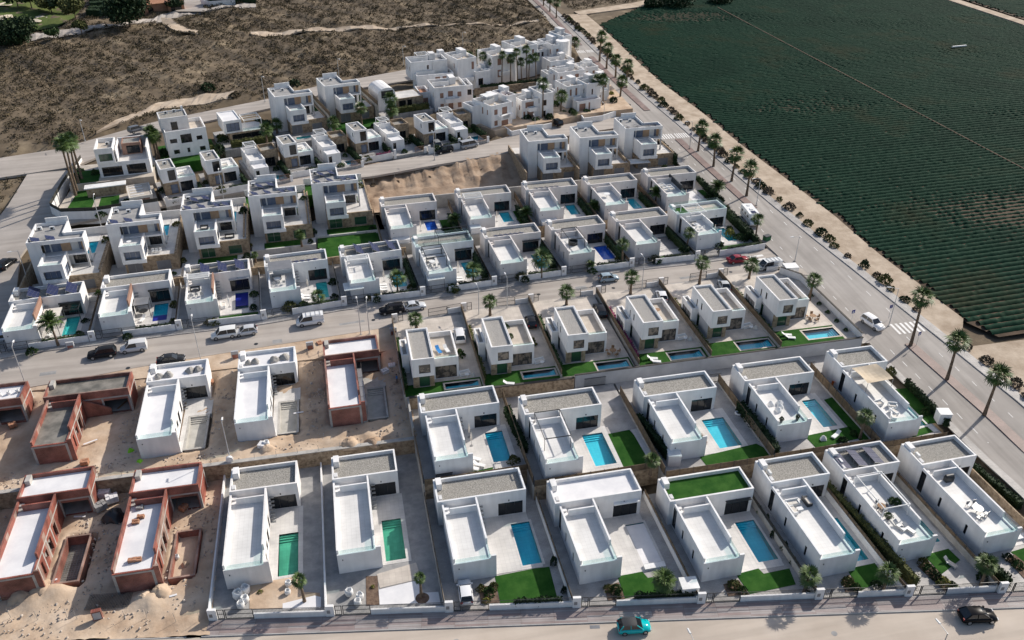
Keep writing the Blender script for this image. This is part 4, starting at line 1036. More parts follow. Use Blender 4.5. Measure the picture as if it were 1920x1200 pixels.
POOL1 = [(6.1, .75, 8.7, 8.2), (6.0, .8, 8.65, 8.3), (9.05, .9, 11.7, 8.5), (9.0, 1.2, 11.6, 8.6), (8.6, 1.4, 11.45, 8.7), (5.85, 1.3, 8.5, 9.0), (6.2, 1.9, 8.5, 9.0), (6.2, 1.9, 8.6, 9.0)]
for i, (x, y, t, rot, yb) in enumerate(ROW1):
    F = (x, y, 0., R(rot)); ref = REF1[i]
    roof = {3: 'membrane', 4: 'turf'}.get(i, 'gravel'); D = 14.9 if t == 'A' else None
    H, d = lhouse(F, t, LAB1[i], roof=roof, D=D, awning={3: 'plastic_white', 4: 'dark_metal'}.get(i))
    xl = -1.8; xr = (ROW1[i+1][0]-1.8-x) if i < 7 else 9.2
    yfl, yfr = fy(x+xl)-y+.1, fy(x+xr)-y+.1; hole = POOL1[i]
    plot(F, xl, xr, yfl, yfr, yb, hole=hole, mat='paving' if i > 1 else 'concrete_grey')
    hx = (hole[0], hole[1], hole[2], hole[3])
    patch(F, 'terrace', [(d['FW']+.02, .27), (d['X1'] if t == 'A' else d['X1']+.3, .27), (d['X1'] if t == 'A' else d['X1']+.3, d['YB']-.01), (d['FW']+.02, d['YB']-.01)], 'terrace', .035, hole=hx)
    w, b = (('water_green', 'basin_green') if i < 2 else ('water_deep', 'basin_aqua'))
    if i in (3, 7):
        T = pool(F, *hole, 'pool closed with a white slatted cover at '+ref, filled=True); cv = mo('pool_cover', MB().box(hole[0], hole[1]+.3, -.06, hole[2], hole[3]-.2, -.02), 'membrane', T)
        mo('cover_housing', MB().box(hole[0]-.1, hole[1]-.9, .052, hole[2]+.1, hole[1]-.05, .35), 'plastic_white', T)
    else: pool(F, *hole, ('murky green' if i < 2 else 'bright blue')+' pool with steps at '+ref, water=w, basin=b)
    front_fence(F, xl, yfl, xr, yfr, ref, gate=(2.0, 5.4), ped=(1.05, 1.95))
    side_wall(F, xl, yfl+.15, yb-.3, .9 if i < 2 else 1.1, 'side wall left of '+ref, mat='white' if i in (0, 1, 3, 4, 6) else 'concrete', top=None if i in (0, 1) else ('fence_dark' if i in (5,) else 'reed'), toph=.55)
    if i == 6: solar(H, -0.0, 0, 0, 1, 1) if False else None
    if i in (6,):
        for k in range(3): solar(H, 1.9+2.55*k, d['YB']+2.35, 3.75, 3, 1, ang=0, tilt=16, w=1.15, h=1.75)
    ac_unit(H, .9, d['YB']+2.2, 3.73, R(90)) if i in (5, 6, 7) else None
side_wall((85.2, 65.0, 0, R(1.5)), 0, fy(85.2)-65+.15, 19.2, 1.4, 'stone boundary wall between front row and avenue', mat='stone')
# row 1 ground dressing
gpatch('lawn', [(928, 1081), (1003, 1066), (1030, 1063), (1046, 1126), (938, 1131)], 0, 'turf')
gpatch('lawn', [(1158, 1081), (1204, 1072), (1215, 1084), (1240, 1078), (1268, 1088), (1243, 1108), (1172, 1122)], 0, 'turf')
gpatch('lawn', [(1380, 1077), (1422, 1066), (1432, 1076), (1480, 1066), (1492, 1096), (1406, 1114)], 0, 'turf')
gpatch('lawn', [(1588, 1067), (1640, 1056), (1662, 1085), (1612, 1108)], 0, 'turf')
gpatch('lawn', [(1733, 1041), (1778, 1029), (1800, 1050), (1765, 1077)], 0, 'turf')
gpatch('lawn', [(1895, 1035), (1932, 1024), (1950, 1060), (1918, 1054)], 0, 'turf')
gpatch('gravel_bed', [(468, 1096), (560, 1080), (567, 1110), (600, 1112), (600, 1138), (468, 1142)], 0, 'dirt')
gpatch('gravel_bed', [(530, 1132), (590, 1117), (602, 1120), (602, 1140), (530, 1143)], 0, 'membrane', .06)
gpatch('gravel_bed', [(710, 1106), (785, 1088), (790, 1112), (822, 1110), (826, 1132), (712, 1134)], 0, 'membrane')
gpatch('gravel_bed', [(706, 1077), (780, 1055), (790, 1085), (712, 1103)], 0, 'terrace_cream')
gpatch('planting_bed', [(686, 1081), (708, 1080), (711, 1134), (687, 1136)], 0, 'soil')
for q in ([(897, 1100), (930, 1098), (937, 1130), (902, 1132)], [(1133, 1100), (1160, 1092), (1172, 1123), (1140, 1127)], [(1356, 1096), (1385, 1088), (1405, 1115), (1365, 1118)], [(1578, 1086), (1592, 1078), (1614, 1108), (1585, 1112)], [(1720, 1062), (1738, 1050), (1790, 1103), (1770, 1108)], [(1886, 1048), (1902, 1040), (1940, 1070), (1920, 1085)]):
    gpatch('planting_bed', q, 0, 'soil', .06)
SH = 0
def shrub_px(px, py, z, r, h, mat, where, cat='shrub'):
    x, y = at(px, py, z); return shrub(x, y, z, r, h, mat, label=where, cat=cat)
colors = {'leaf': 'green', 'leaf_dark': 'dark green', 'leaf_olive': 'olive green', 'leaf_yellow': 'yellow green', 'leaf_pink': 'pink flowering'}
for px, py, r, h, m, where in [(902, 1106, .6, .9, 'leaf_olive', 'in bed beside third front-row drive'), (918, 1113, .8, 1.2, 'leaf', 'in middle of third front-row bed'), (926, 1102, .6, 1., 'leaf_olive', 'next to third front-row lawn'), (912, 1128, .5, .6, 'leaf_yellow', 'low at fence of third front-row bed'),
                            (1140, 1106, .6, .9, 'leaf_olive', 'in bed beside fourth front-row drive'), (1155, 1108, .8, 1.1, 'leaf', 'by lawn of fourth front-row villa'), (1158, 1120, .5, .6, 'leaf_dark', 'near fence of fourth front-row bed'),
                            (1376, 1100, .9, 1.1, 'leaf_olive', 'in bed of turf-roof villa'), (1392, 1110, .7, .9, 'leaf', 'at fence end of turf-roof villa bed'),
                            (1590, 1095, .9, 1.2, 'leaf_olive', 'in bed of sixth front-row villa'), (1605, 1104, .7, .9, 'leaf', 'beside fence of sixth front-row bed'),
                            (1730, 1058, .7, 1.2, 'leaf_olive', 'at house end of seventh front-row bed'), (1742, 1070, .8, 1., 'leaf', 'second in bed of seventh front-row villa'), (1756, 1084, .8, 1., 'leaf_dark', 'third in bed of seventh front-row villa'), (1770, 1096, .9, 1.1, 'leaf_yellow', 'by fence in seventh front-row bed'), (1785, 1100, .7, .8, 'leaf', 'at corner of seventh front-row bed'),
                            (1890, 1048, .7, .9, 'leaf_dark', 'in bed of rightmost front-row villa'), (1908, 1062, .8, 1., 'leaf', 'beside drive of rightmost front-row villa'),
                            (1038, 1058, .45, 1.6, 'leaf_dark', 'potted by wall of third front-row pool'), (1058, 1110, .4, 1.1, 'leaf_dark', 'low at wall of third front-row lawn'),
                            (1423, 961, .4, 1.3, 'leaf', 'nearest rear wing beside turf-roof pool'), (1437, 978, .4, 1.4, 'leaf', 'second in row beside turf-roof pool'), (1449, 1006, .45, 1.3, 'leaf_dark', 'third in row beside turf-roof pool'), (1470, 1030, .5, 1.5, 'leaf_dark', 'fourth in row beside turf-roof pool'), (1486, 1056, .4, 1.4, 'leaf', 'fifth in row beside turf-roof pool'),
                            (488, 1111, .35, .4, 'leaf_yellow', 'small on dirt of first front-row garden'), (699, 1101, .3, .4, 'leaf_yellow', 'small in soil bed of second front-row garden'),
                            (1645, 1100, .8, 1.0, 'leaf_dark', 'under palm of sixth front-row villa'), (1520, 1105, .7, .8, 'leaf_olive', 'at foot of turf-roof villa palm'), (1842, 1085, .9, 1.3, 'leaf_dark', 'under palm near black car')]:
    shrub_px(px, py, 0, r, h, m, '%s shrub %s' % (colors[m], where))
# hedges along fences of row 1
def hedge_px(a, b, z, w, h, mat, label, **k): return hedge(at(*a, z), at(*b, z), z, w, h, mat, label, **k)
hedge_px((965, 1137), (1052, 1133), 0, .5, 1.25, 'leaf_dark', 'row of slim dark plants behind third front-row fence')
hedge_px((1190, 1128), (1300, 1122), 0, .5, 1.35, 'leaf_dark', 'dense dark plants behind fourth front-row fence')
hedge_px((1545, 920), (1715, 1105), 0, .7, 1.9, 'leaf_olive', 'tall reedy hedge between sixth and seventh front-row villas', dens=22)
hedge_px((1835, 1050), (1890, 1100), 0, .9, 1.3, 'leaf_dark', 'dark hedge between last two front-row villas')
hedge_px((1800, 865), (1910, 955), 0.0, .8, 1.4, 'leaf_dark', 'dark hedge along avenue wall of rightmost villa')

# roof furniture of row 1
def roofF(i, x, y, rot=0): return sub((ROW1[i][0], ROW1[i][1], 0, R(ROW1[i][3])), x, y, 3.123, R(rot))
sofa(roofF(5, 1.5, 9.9, 0), 1.9, 'white garden sofa at back of sixth front-row roof terrace'); sofa(roofF(5, .9, 8.6, 90), 1.5, 'short white sofa along edge of sixth front-row roof terrace')
o = thing('coffee_table', roofF(5, 2.0, 8.7), 'low white coffee table between roof sofas of front row', 'table'); mo('table_top', MB().box(-.4, -.3, .3, .4, .3, .36), 'plastic_white', o); mo('leg', MB().box(-.3, -.2, 0, .3, .2, .297), 'plastic_white', o)
sofa(roofF(5, 3.6, 9.7, 90), 1.6, 'black garden sofa on sixth front-row roof terrace', 'dark_metal')
H7 = roofF(6, 0, 0)
P7 = thing('roof_pergola', roofF(6, .5, 4.6), 'white open steel pergola on roof terrace with plants, front row', 'pergola'); pergola(P7, 0, 0, 3.9, 6.6, 0, 2.1, beams=0, w=.09)
table_set(roofF(6, 1.6, 6.4), 'round wooden table on planted roof terrace, front row', 'wood')
for k, (a, b, r) in enumerate(((1., 6.4, 90), (2.3, 6.5, -90), (1.6, 5.7, 180), (1.6, 7.2, 0))): chair(roofF(6, a, b, r), '%s garden chair round wooden roof table, front row' % ('left', 'right', 'near', 'far')[k], 'grey_metal', 'roof table chairs')
for k, (a, b) in enumerate(((1.5, 4.6), (3.6, 7.0), (4.1, 6.6))):
    q = roofF(6, a, b); T = thing('potted_plant', q, ('small', 'bushy', 'tall')[k]+' potted plant on roof terrace of seventh front-row villa', 'plant'); mo('pot', MB().tube((0, 0, 0), (0, 0, .45), .22, .3, 10), 'dark_metal', T); o = shrub(0, 0, .45, .55, .7+.1*k, 'leaf', name='foliage'); o.parent = T
for k, (a, b) in enumerate(((2.0, 2.9), (2.9, 2.2))): lounger(roofF(6, a, b, 20), ('grey lounger at front', 'grey lounger by glass edge')[k]+' of planted roof terrace', 'grey_metal')
for k in range(3): chair(roofF(7, 1.5+.75*k, 3.1+.2*k, 200), '%s metal chair on rightmost front-row roof terrace' % ORD[k], 'grey_metal', 'rightmost roof chairs')
table_set(roofF(7, 2.3, 4.4), 'glass roof table on rightmost front-row villa', 'grey_metal', r=.7)
for k in range(2): chair(roofF(7, 1.8+1.0*k, 5.5, 0), '%s far metal chair on rightmost front-row roof' % ('left', 'right')[k], 'grey_metal', 'rightmost roof chairs')
o = thing('roof_barbecue', roofF(7, 2.6, 10.6), 'black covered barbecue on rightmost front-row roof', 'barbecue'); mo('body', MB().box(-.6, -.35, 0, .6, .35, .8), 'dark_metal', o); mo('lid', MB().tube((-.55, 0, .803), (.55, 0, .803), .33, .33, 10), 'dark_metal', o)
for k, (px, py, z, s) in enumerate(((447, 1120, 0, 1.15), (461, 1110, 0, 1.1), (460, 1128, 0, .95), (452, 1138, 0, .9), (541, 1097, 0, .75), (540, 1113, 0, .7), (655, 1115, 0, .95), (675, 1122, 0, .9), (671, 1133, 0, .85))):
    x, y = at(px, py, z); bigbag((x, y, z, k), s, 'white bulk bag, %s in %s' % (('left one of pile by drive', 'back one of pile by drive', 'right one of pile by drive', 'front one at gate', 'farther one on dirt', 'nearer one on dirt', 'single one on grey drive', 'right pair back', 'right pair front')[k], 'first front-row garden' if k < 6 else 'second front-row garden'))
x, y = at(1289, 1113, 0); o = thing('garden_shed', (x, y, 0, R(-5)), 'white cube-shaped garden shed by front fence under palm', 'shed'); mo('wall', MB().box(-1.05, -.9, 0, 1.05, .9, 1.9), 'white', o); mo('roof', MB().box(-1.1, -.95, 1.903, 1.1, .95, 1.98), 'plastic_white', o); mo('door', MB().box(-.4, -.93, .05, .4, -.903, 1.7), 'white2', o)
x, y = at(1780, 1058, 0); lounger((x, y, 0, R(25)), 'grey lounger on small lawn of seventh front-row villa', 'grey_metal')

# ------------------------------------------------------------------ second row, right half
Z2 = 2.5
ROW2 = [(7.9, 91.2, 'A', .9, 14.6, 90.25), (22.9, 87.5, 'A', .8, 14.8, 86.95), (41.6, 88.1, 'A', .6, 14.8, 85.0), (58.4, 88.8, 'A', .5, 14.8, 85.4), (74.75, 86.0, 'B', .4, 18.2, 84.6)]
XL2 = [6.1, 21.1, 39.7, 56.5, 72.9, 84.4]
REF2 = ['%s villa of second row' % o for o in ORD[:5]]
LAB2 = ['white villa with closed parasols by its pool, leftmost finished one in second row', 'white villa with black roof pergola frame, second row', 'white villa with empty roof terrace and wide lawn, second row', 'white villa with bean bags on roof terrace, second row', 'long white villa with beige shade sail on roof, second row by avenue']
POOL2 = [(8.7, 1.7, 11.4, 8.6), (7.95, 1.6, 11.2, 8.8), (8.35, 1.1, 12., 8.), (9.1, 1.8, 11.5, 8.7), (6.1, 1.9, 8.6, 9.)]
for i, (x, y, t, rot, D, ys0) in enumerate(ROW2):
    F = (x, y, Z2, R(rot)); ref = REF2[i]; H, d = lhouse(F, t, LAB2[i], D=D, W_=11.9 if t == 'A' else 8.2)
    xl, xr = XL2[i]-x, XL2[i+1]-x; y0 = ys0-y; yb = (108.0 if i < 2 else 105.1)-y; hole = POOL2[i]
    plot(F, xl, xr, y0, y0, yb, hole=hole, mat='paving')
    patch(F, 'terrace', [(d['FW']+.02, .27), (max(d['X1'], hole[2]+.8), .27), (max(d['X1'], hole[2]+.8), d['YB']-.01), (d['FW']+.02, d['YB']-.01)], 'terrace', .035, hole=hole)
    pool(F, *hole, ('deep blue' if i == 0 else 'bright turquoise')+' pool with steps at '+ref, water='water_deep' if i == 0 else 'water')
    side_wall(F, xl, y0+.1, yb-.1, .3, 'brown screen fence left of '+ref, mat='concrete', top='reed', toph=1.5, z0=-2.6)
    mo('boundary_wall', MB().box(xl+.12, y0-.12, -3.0, xr-.12, y0+.08, .12), 'stone', F=F, label='low stone retaining wall in front of '+ref, cat='wall')
    fm = thing('screen_fence', sub(F, xl+.12, y0), 'brown slatted screen fence in front of '+ref, 'fence', 'second row screens'); L = xr-xl-.24; n = int(L/1.9)
    for k in range(n): mo('panel', MB().box(L*k/n+.03, -.03, .125, L*(k+1)/n-.03, .03, 1.15), 'reed', fm)
    for k in range(n+1): mo('post', MB().box(L*k/n-.03, -.05, .125, L*k/n+.03, .05, 1.25), 'dark_metal', fm)
    # gate to the alley
    if i in (1, 2, 3):
        G = thing('gate', sub(F, d['X1']+.5, yb), 'dark metal gate to alley beside '+ref, 'gate', 'garden gates'); fr = MB(); fr.ring(0, -.04, 3.6, .04, .05, .12, .03); b = MB()
        for k in range(26): b.box(.05+k*.14, -.012, .12, .075+k*.14, .012, 1.6)
        b.box(0, -.03, 1.6, 3.65, .03, 1.66); mo('frame', fr, 'dark_metal', G); mo('bars', b, 'dark_metal', G)
gpatch('lawn', [(880, 886), (925, 876), (922, 890), (885, 897)], Z2, 'turf'); gpatch('lawn', [(1140, 814), (1180, 806), (1238, 872), (1172, 882)], Z2, 'turf'); gpatch('terrace', [(1183, 806), (1195, 804), (1225, 850), (1212, 856)], Z2, 'terrace', .06)
gpatch('lawn', [(1312, 857), (1418, 832), (1455, 852), (1330, 880)], Z2, 'turf'); gpatch('lawn', [(1509, 818), (1592, 800), (1612, 822), (1530, 840)], Z2, 'turf'); gpatch('lawn', [(1545, 750), (1560, 745), (1640, 822), (1612, 826)], Z2, 'turf')
gpatch('lawn', [(1676, 730), (1700, 728), (1765, 790), (1735, 797)], Z2, 'turf'); gpatch('lawn', [(1700, 812), (1738, 800), (1750, 810), (1712, 820)], Z2, 'turf')
hedge_px((1385, 768), (1455, 855), Z2, 1.0, 1.7, 'leaf_dark', 'dense dark hedge between third and fourth second-row villas')
hedge_px((1195, 790), (1252, 862), Z2, .8, 1.6, 'leaf_dark', 'dark hedge right of black pergola villa'); hedge_px((950, 775), (985, 850), Z2, .9, 1.4, 'leaf_dark', 'dark hedge right of leftmost second-row pool')
hedge_px((1698, 722), (1775, 800), Z2, .7, 1.3, 'leaf_dark', 'dark hedge between shade sail villa and avenue')
F = (ROW2[1][0], ROW2[1][1], Z2, R(.8))
P = thing('roof_pergola', sub(F, .6, 3.0, 3.123), 'black steel pergola frame on roof terrace, second row', 'pergola'); pergola(P, 0, 0, 3.9, 6.2, 0, 2.2, 'dark_metal', beams=0, w=.07)
F = (ROW2[4][0], ROW2[4][1], Z2, R(.4)); o = thing('shade_sail', sub(F, .5, 7.2, 3.123), 'beige shade sail stretched over roof terrace by avenue', 'shade sail')
mb = MB(); n = 6
for i in range(n+1):
    for j in range(n+1): u, v = i/n, j/n; mb.v.append((u*4.3+.2*math.sin(v*3), v*4.6, 2.3-.45*math.sin(math.pi*u)*math.sin(math.pi*v)+.25*u-.3*v))
for i in range(n):
    for j in range(n): a = i*(n+1)+j; mb.f.append((a, a+n+1, a+n+2, a+1))
mo('cloth', mb, 'canvas', o)
for a in ((0, 0, 2.3), (4.3, 0, 2.55), (0, 4.6, 2.0), (4.3, 4.6, 2.25)): mo('post', MB().tube((a[0], a[1], 0), a, .04, .04, 6), 'grey_metal', o)
for k, (a, b, r) in enumerate(((1.2, 4.6, 10), (2.9, 3.6, -20), (2.2, 2.2, 100), (1.5, 1.2, 60))): sofa(sub(F, a, b, 3.123, R(r)), 1.3, '%s white lounge seat on shade sail roof terrace' % ORD[k])
F = (ROW2[3][0], ROW2[3][1], Z2, R(.5))
for k, (a, b) in enumerate(((1.5, 5.2), (2.5, 4.2), (1.9, 3.4), (2.9, 5.0))):
    o = heap(sub(F, a, b, 3.123), .55, .65, 'plastic_white', '%s white bean bag on second-row roof terrace' % ORD[k], name='bean_bag', cat='bean bag')
for k, a in enumerate((1.0, 3.6)):
    T = thing('potted_plant', sub(F, a, .9, 3.123), '%s dark potted shrub at front edge of bean bag terrace' % ('left', 'right')[k], 'plant'); mo('pot', MB().tube((0, 0, 0), (0, 0, .5), .2, .26, 10), 'dark_metal', T); o = shrub(0, 0, .5, .35, .6, 'leaf_dark', name='foliage'); o.parent = T
for k, (px, py) in enumerate(((880, 820), (884, 836))):
    x, y = at(px, py, Z2); parasol((x, y, Z2, 0), ('farther', 'nearer')[k]+' closed cream parasol by leftmost second-row pool', 'cream')
for k, (px, py) in enumerate(((890, 862), (898, 874), (886, 880))):
    x, y = at(px, py, Z2); lounger((x, y, Z2, R(60)), '%s white lounger on leftmost second-row terrace' % ORD[k])
x, y = at(832, 893, Z2); o = thing('storage_bench', (x, y, Z2, R(2)), 'dark garden storage box in front of leftmost second-row villa', 'storage box'); mo('box', MB().box(-1.2, -.45, 0, 1.2, .45, .85), 'grey_metal', o); mo('lid', MB().box(-1.25, -.5, .853, 1.25, .5, .95), 'dark_metal', o)
for k, (px, py) in enumerate(((1318, 822), (1322, 832))):
    x, y = at(px, py, Z2); chair((x, y, Z2, R(80)), ('far', 'near')[k]+' wooden chair by third second-row pool', 'wood')
x, y = at(1543, 824, Z2); heap((x, y, Z2), .55, .7, 'plastic_white', 'white egg-shaped pouffe on bean bag villa lawn', name='pouffe', cat='pouffe'); x, y = at(1567, 818, Z2); lounger((x, y, Z2, R(-60)), 'white lounger on bean bag villa lawn')
for (px, py, lab) in ((1262, 868, 'white garden shed beside palm in second row'), (1765, 790, 'white cube shed at corner of shade sail villa')):
    x, y = at(px, py, Z2); o = thing('garden_shed', (x, y, Z2, R(-12)), lab, 'shed'); mo('wall', MB().box(-.9, -.8, 0, .9, .8, 1.9), 'white', o); mo('roof', MB().box(-.95, -.85, 1.903, .95, .85, 1.97), 'plastic_white', o)
x, y = at(1560, 725, Z2); o = thing('play_slide', (x, y, Z2, .5), 'orange playhouse slide by brown fence in second row', 'slide'); mo('chute', MB().bar((0, 0, 1.1), (1.4, 0, .1), .45, .06), 'orange', o); mo('ladder', MB().bar((-.2, 0, 0), (0, 0, 1.1), .4, .06), 'orange', o)
x, y = at(1384, 776, Z2); o = mo('swim_ring', MB(), 'white', F=(x, y, Z2), label='white inflatable ring beside third second-row pool', cat='swim ring')
mb = MB()
for i in range(14):
    for k in range(7): a, b = 2*math.pi*i/14, 2*math.pi*k/7; mb.v.append(((.42+.15*math.cos(b))*math.cos(a), (.42+.15*math.cos(b))*math.sin(a), .15+.15*math.sin(b)))
for i in range(14):
    for k in range(7): mb.f.append((i*7+k, ((i+1) % 14)*7+k, ((i+1) % 14)*7+(k+1) % 7, i*7+(k+1) % 7))
o.data = mb.mesh('swim_ring', 'plastic_white', True)
shrub_px(963, 866, Z2, .9, 1.2, 'leaf_olive', 'olive green shrub at corner of leftmost second-row pool'); shrub_px(1670, 700, Z2, .9, 1.4, 'leaf_olive', 'olive green bush beside shade sail villa fence')
shrub_px(1580, 828, Z2, .8, .9, 'leaf_dark', 'dark shrub on bean bag villa lawn edge'); shrub_px(1600, 815, Z2, .6, .9, 'leaf', 'green shrub at end of bean bag villa lawn'); shrub_px(1735, 775, Z2, .8, 1.2, 'leaf', 'green shrub on avenue side of shade sail villa')

# ------------------------------------------------------------------ building site on the left
BW = [(math.cos(t)*f, math.sin(t)*f, random.uniform(0, 6), w) for t, f, w in ((.3, .5, .06), (1.9, .8, .05), (2.7, 1.3, .04), (.9, 1.9, .035), (1.4, 2.9, .03), (2.3, 3.7, .025), (.1, 2.3, .03), (2.9, 4.6, .02))]
def bumpy(x, y):
    h = 0*x
    for k, (a, b, c, w) in enumerate(BW): h = h+w*np.sin(a*x+b*y+c)
    return h
def ground_grid(name, x0, x1, y0f, y1, zf, mat, holes, step=.6, bumps=()):
    xs = np.arange(x0, x1+step, step); ys_ = np.arange(0, 1.0001, step/(y1-y0f(x0)))
    X = np.repeat(xs[None, :], len(ys_), 0); Y0 = np.array([y0f(a) for a in xs])[None, :]; Y = Y0+(y1-Y0)*ys_[:, None]
    Zz = zf(X, Y)+bumpy(X, Y)+.05*rng.normal(size=X.shape)
    for bx, by, r, h in bumps: Zz += h*np.exp(-((X-bx)**2+(Y-by)**2)/r**2)
    for h in holes:
        k = (X > h[0]-.1) & (X < h[2]+.1) & (Y > h[1]-.1) & (Y < h[3]+.1); Zz[k] = h[4]
    n, m = X.shape; idx = np.arange(n*m).reshape(n, m)
    f = np.stack([idx[:-1, :-1].ravel(), idx[:-1, 1:].ravel(), idx[1:, 1:].ravel(), idx[1:, :-1].ravel()], 1)
    mo(name, meshdata(name, np.stack([X.ravel(), Y.ravel(), Zz.ravel()], 1), f, mat, True), None, kind='structure')
BR1 = [(-33.4, 81.3, -.2), (-47.7, 83.3, 1.2), (-62.0, 85.2, 1.2)]
holes1 = []
for i, (x, y, rot) in enumerate(BR1):
    F = (x, y, 0, R(rot)); lab = ('unfinished red brick villa beside first white villa, loose blocks on roof', 'unfinished red brick villa with wire mesh pool pit, left foreground', 'unfinished red brick villa cut by left edge of foreground')[i]
    lhouse(F, 'B', lab, finish='brick', roof='membrane', deck='membrane', D=18.4)
    px0 = x+5.9; P0 = (px0, y+.8, px0+3.3, y+9.2)
    T = thing('pool_pit', (0, 0, 0, 0), ('brick pool pit with sand and debris, rightmost', 'long brick pool pit with wire mesh floor', 'brick pool pit at left edge')[i], 'pool pit', 'unfinished brick pools')
    b = MB().box(P0[0], P0[1], -1.5, P0[0]+.25, P0[3], .35).box(P0[2]-.25, P0[1], -1.5, P0[2], P0[3], .35).box(P0[0]+.25, P0[1], -1.5, P0[2]-.25, P0[1]+.25, .35).box(P0[0]+.25, P0[3]-.25, -1.5, P0[2]-.25, P0[3], .35)
    mo('wall', b, 'brick', T); mo('floor', MB().box(P0[0]+.25, P0[1]+.25, -1.5, P0[2]-.25, P0[3]-.25, -1.2 if i else -.75), 'dirt' if i == 0 else 'wet_concrete', T)
    if i:
        g = MB()
        for k in range(7): q = P0[0]+.5+k*.4; g.box(q, P0[1]+.3, -1.197, q+.03, P0[3]-.3, -1.17)
        for k in range(20): q = P0[1]+.5+k*.4; g.box(P0[0]+.3, q, -1.168, P0[2]-.3, q+.03, -1.145)
        mo('wire_mesh', g, 'grey_metal', T)
    holes1.append((*P0, -1.7)); holes1.append((x+.1, y+.1, x+4.8, y+18, -.3))
def fy_dirt(a): return 74.8+(a+22)*math.tan(R(-9.28))-2.2
ground_grid('building_site', -78, -21.95, fy_dirt, 100.4, lambda X, Y: -.05+0*X, 'dirt', holes1,
            bumps=[(at(105, 1105, 0)[0], at(105, 1105, 0)[1], 1.6, .9), (at(60, 1125, 0)[0], at(60, 1125, 0)[1], 1.2, .7), (at(285, 1125, 0)[0], at(285, 1125, 0)[1], 1.2, .9), (at(262, 1128, 0)[0], at(262, 1128, 0)[1], .9, .5), (at(150, 1030, 0)[0], at(150, 1030, 0)[1], 1.2, .3), (at(380, 1060, 0)[0], at(380, 1060, 0)[1], 1., .3)])
cap([(-78, fy(-78)-1.8), (-21.9, fy(-21.9)-1.8), (-21.9, 100.4), (-78, 100.4)], -1.95)
# second row, unfinished
UNF = [(-33.6, 104.55, 'B', 1.5), (-20.0, 105.5, 'B', .8), (-6.3, 106.35, 'B', 1.5)]
holes2 = []
zsite = lambda X, Y: 2.42+np.clip((Y-117)/7.5, 0, 1)*1.55+0*X
ULAB = ['white rendered villa with empty dry pool, left of two gravel-heaped roofs', 'white rendered villa with empty pool and roof gravel heaps, beside dirt lane', 'half brick villa with white roofing and dry pool by street']
for i, (x, y, t, rot) in enumerate(UNF):
    F = (x, y, Z2, R(rot)); H, d = lhouse(F, t, ULAB[i], finish='white' if i < 2 else 'brick', roof='membrane', deck='membrane', glassrail=i < 2, D=17.9)
    P0 = (x+6.0, y+.7, x+8.6, y+8.4)
    b = pool((0, 0, Z2, 0), *P0, ('empty concrete pool of left gravel-heap villa', 'empty concrete pool of right gravel-heap villa', 'empty concrete pool of half brick villa')[i], basin='basin_dry', filled=False, coping='concrete', group='empty pools')
    mo('terrace', MB().box(x+5.0, y+.1, -.6+Z2, x+5.68, y+d['YB']-.1, Z2+.06).box(x+5.68, y+8.74, Z2-.6, x+9.1, y+d['YB']-.1, Z2+.06), 'terrace' if i < 2 else 'concrete', kind='structure')
    holes2.append((P0[0]-.25, P0[1]-.25, P0[2]+.25, P0[3]+.25, Z2-1.6)); holes2.append((x+.1, y+.1, x+4.8, y+17.6, Z2-.3)); holes2.append((x+.1, y+13.2, x+8.8, y+17.6, Z2-.3))
    if i < 2:
        for k, (a, b_, r) in enumerate(((1.6, 15.0, .75), (3.0, 15.2, .8), (6.3, 15.6, .8), (7.5, 15.7, .75)) if i == 0 else ((1.5, 15.1, .6), (2.6, 15.3, .75), (5.6, 15.2, .9), (7.2, 15.6, .95))):
            heap(sub(F, a, b_, 3.7), r, .75, 'gravelheap', '%s grey gravel heap on roof of %s gravel-heap villa' % (ORD[k], ('left', 'right')[i]))
    else: mo('scaffold_plank', MB().box(4.95, 1, 2.2, 5.6, 11, 2.26), 'wood', H)
    if i == 2:
        sc = thing('scaffold', F, 'long narrow scaffold beside half brick villa', 'scaffold')
        for k in range(5):
            for a in (5.0, 5.75): mo('upright', MB().tube((a, .8+k*2.6, 0), (a, .8+k*2.6, 3.4), .035, .035, 5), 'grey_metal', sc)
        for k in range(4): mo('deck_board', MB().box(5.0, .85+k*2.6, 2.3, 5.72, .85+k*2.6+2.5, 2.36), 'grey_metal', sc)
F = (-48.05, 105.95, Z2, R(.8)); lhouse(F, 'A', 'dark red brick villa shell with wet concrete roofs, second row', finish='brick', roof='wet_concrete', deck='wet_concrete', D=15.3)
mo('stair_wall', MB().prism([(5.0, 10.2), (5.25, 10.2), (5.25, 10.65), (5.0, 10.65)], 0, .1), 'brick', F=F, label='short brick stub at dark brick shell', cat='wall')
st = MB(); st.v = [(4.85, 10.2, 0), (8.6, 10.2, 0), (8.6, 10.2, 1.2), (4.85, 10.2, 3.2), (4.85, 10.45, 0), (8.6, 10.45, 0), (8.6, 10.45, 1.2), (4.85, 10.45, 3.2)]; st.f = [(0, 1, 2, 3), (7, 6, 5, 4), (0, 4, 5, 1), (1, 5, 6, 2), (2, 6, 7, 3), (3, 7, 4, 0)]
mo('stair_flank', st, 'brick', F=F, label='sloping brick stair flank of dark brick shell', cat='wall')
lhouse((-63.6, 106.5, Z2, R(.8)), 'A', 'brick villa shell with white sacks on roof at left edge', finish='brick', roof='membrane', deck='membrane', D=15.3)
for k in range(4): bigbag(sub((-63.6, 106.5, Z2, 0), 6.8+1.2*k, 12.6+.25*k, 3.73), .55, '%s white sack on brick roof at left edge' % ORD[k])
holes2 += [(-48, 106, -43.2, 121, Z2-.3), (-63.5, 106.6, -58.8, 121, Z2-.3), (-48, 117, -36.3, 121, Z2-.3), (-63.5, 117, -52, 121, Z2-.3)]
def s2y(a): return float(np.interp(a, [p[0] for p in S2], [p[1] for p in S2]))
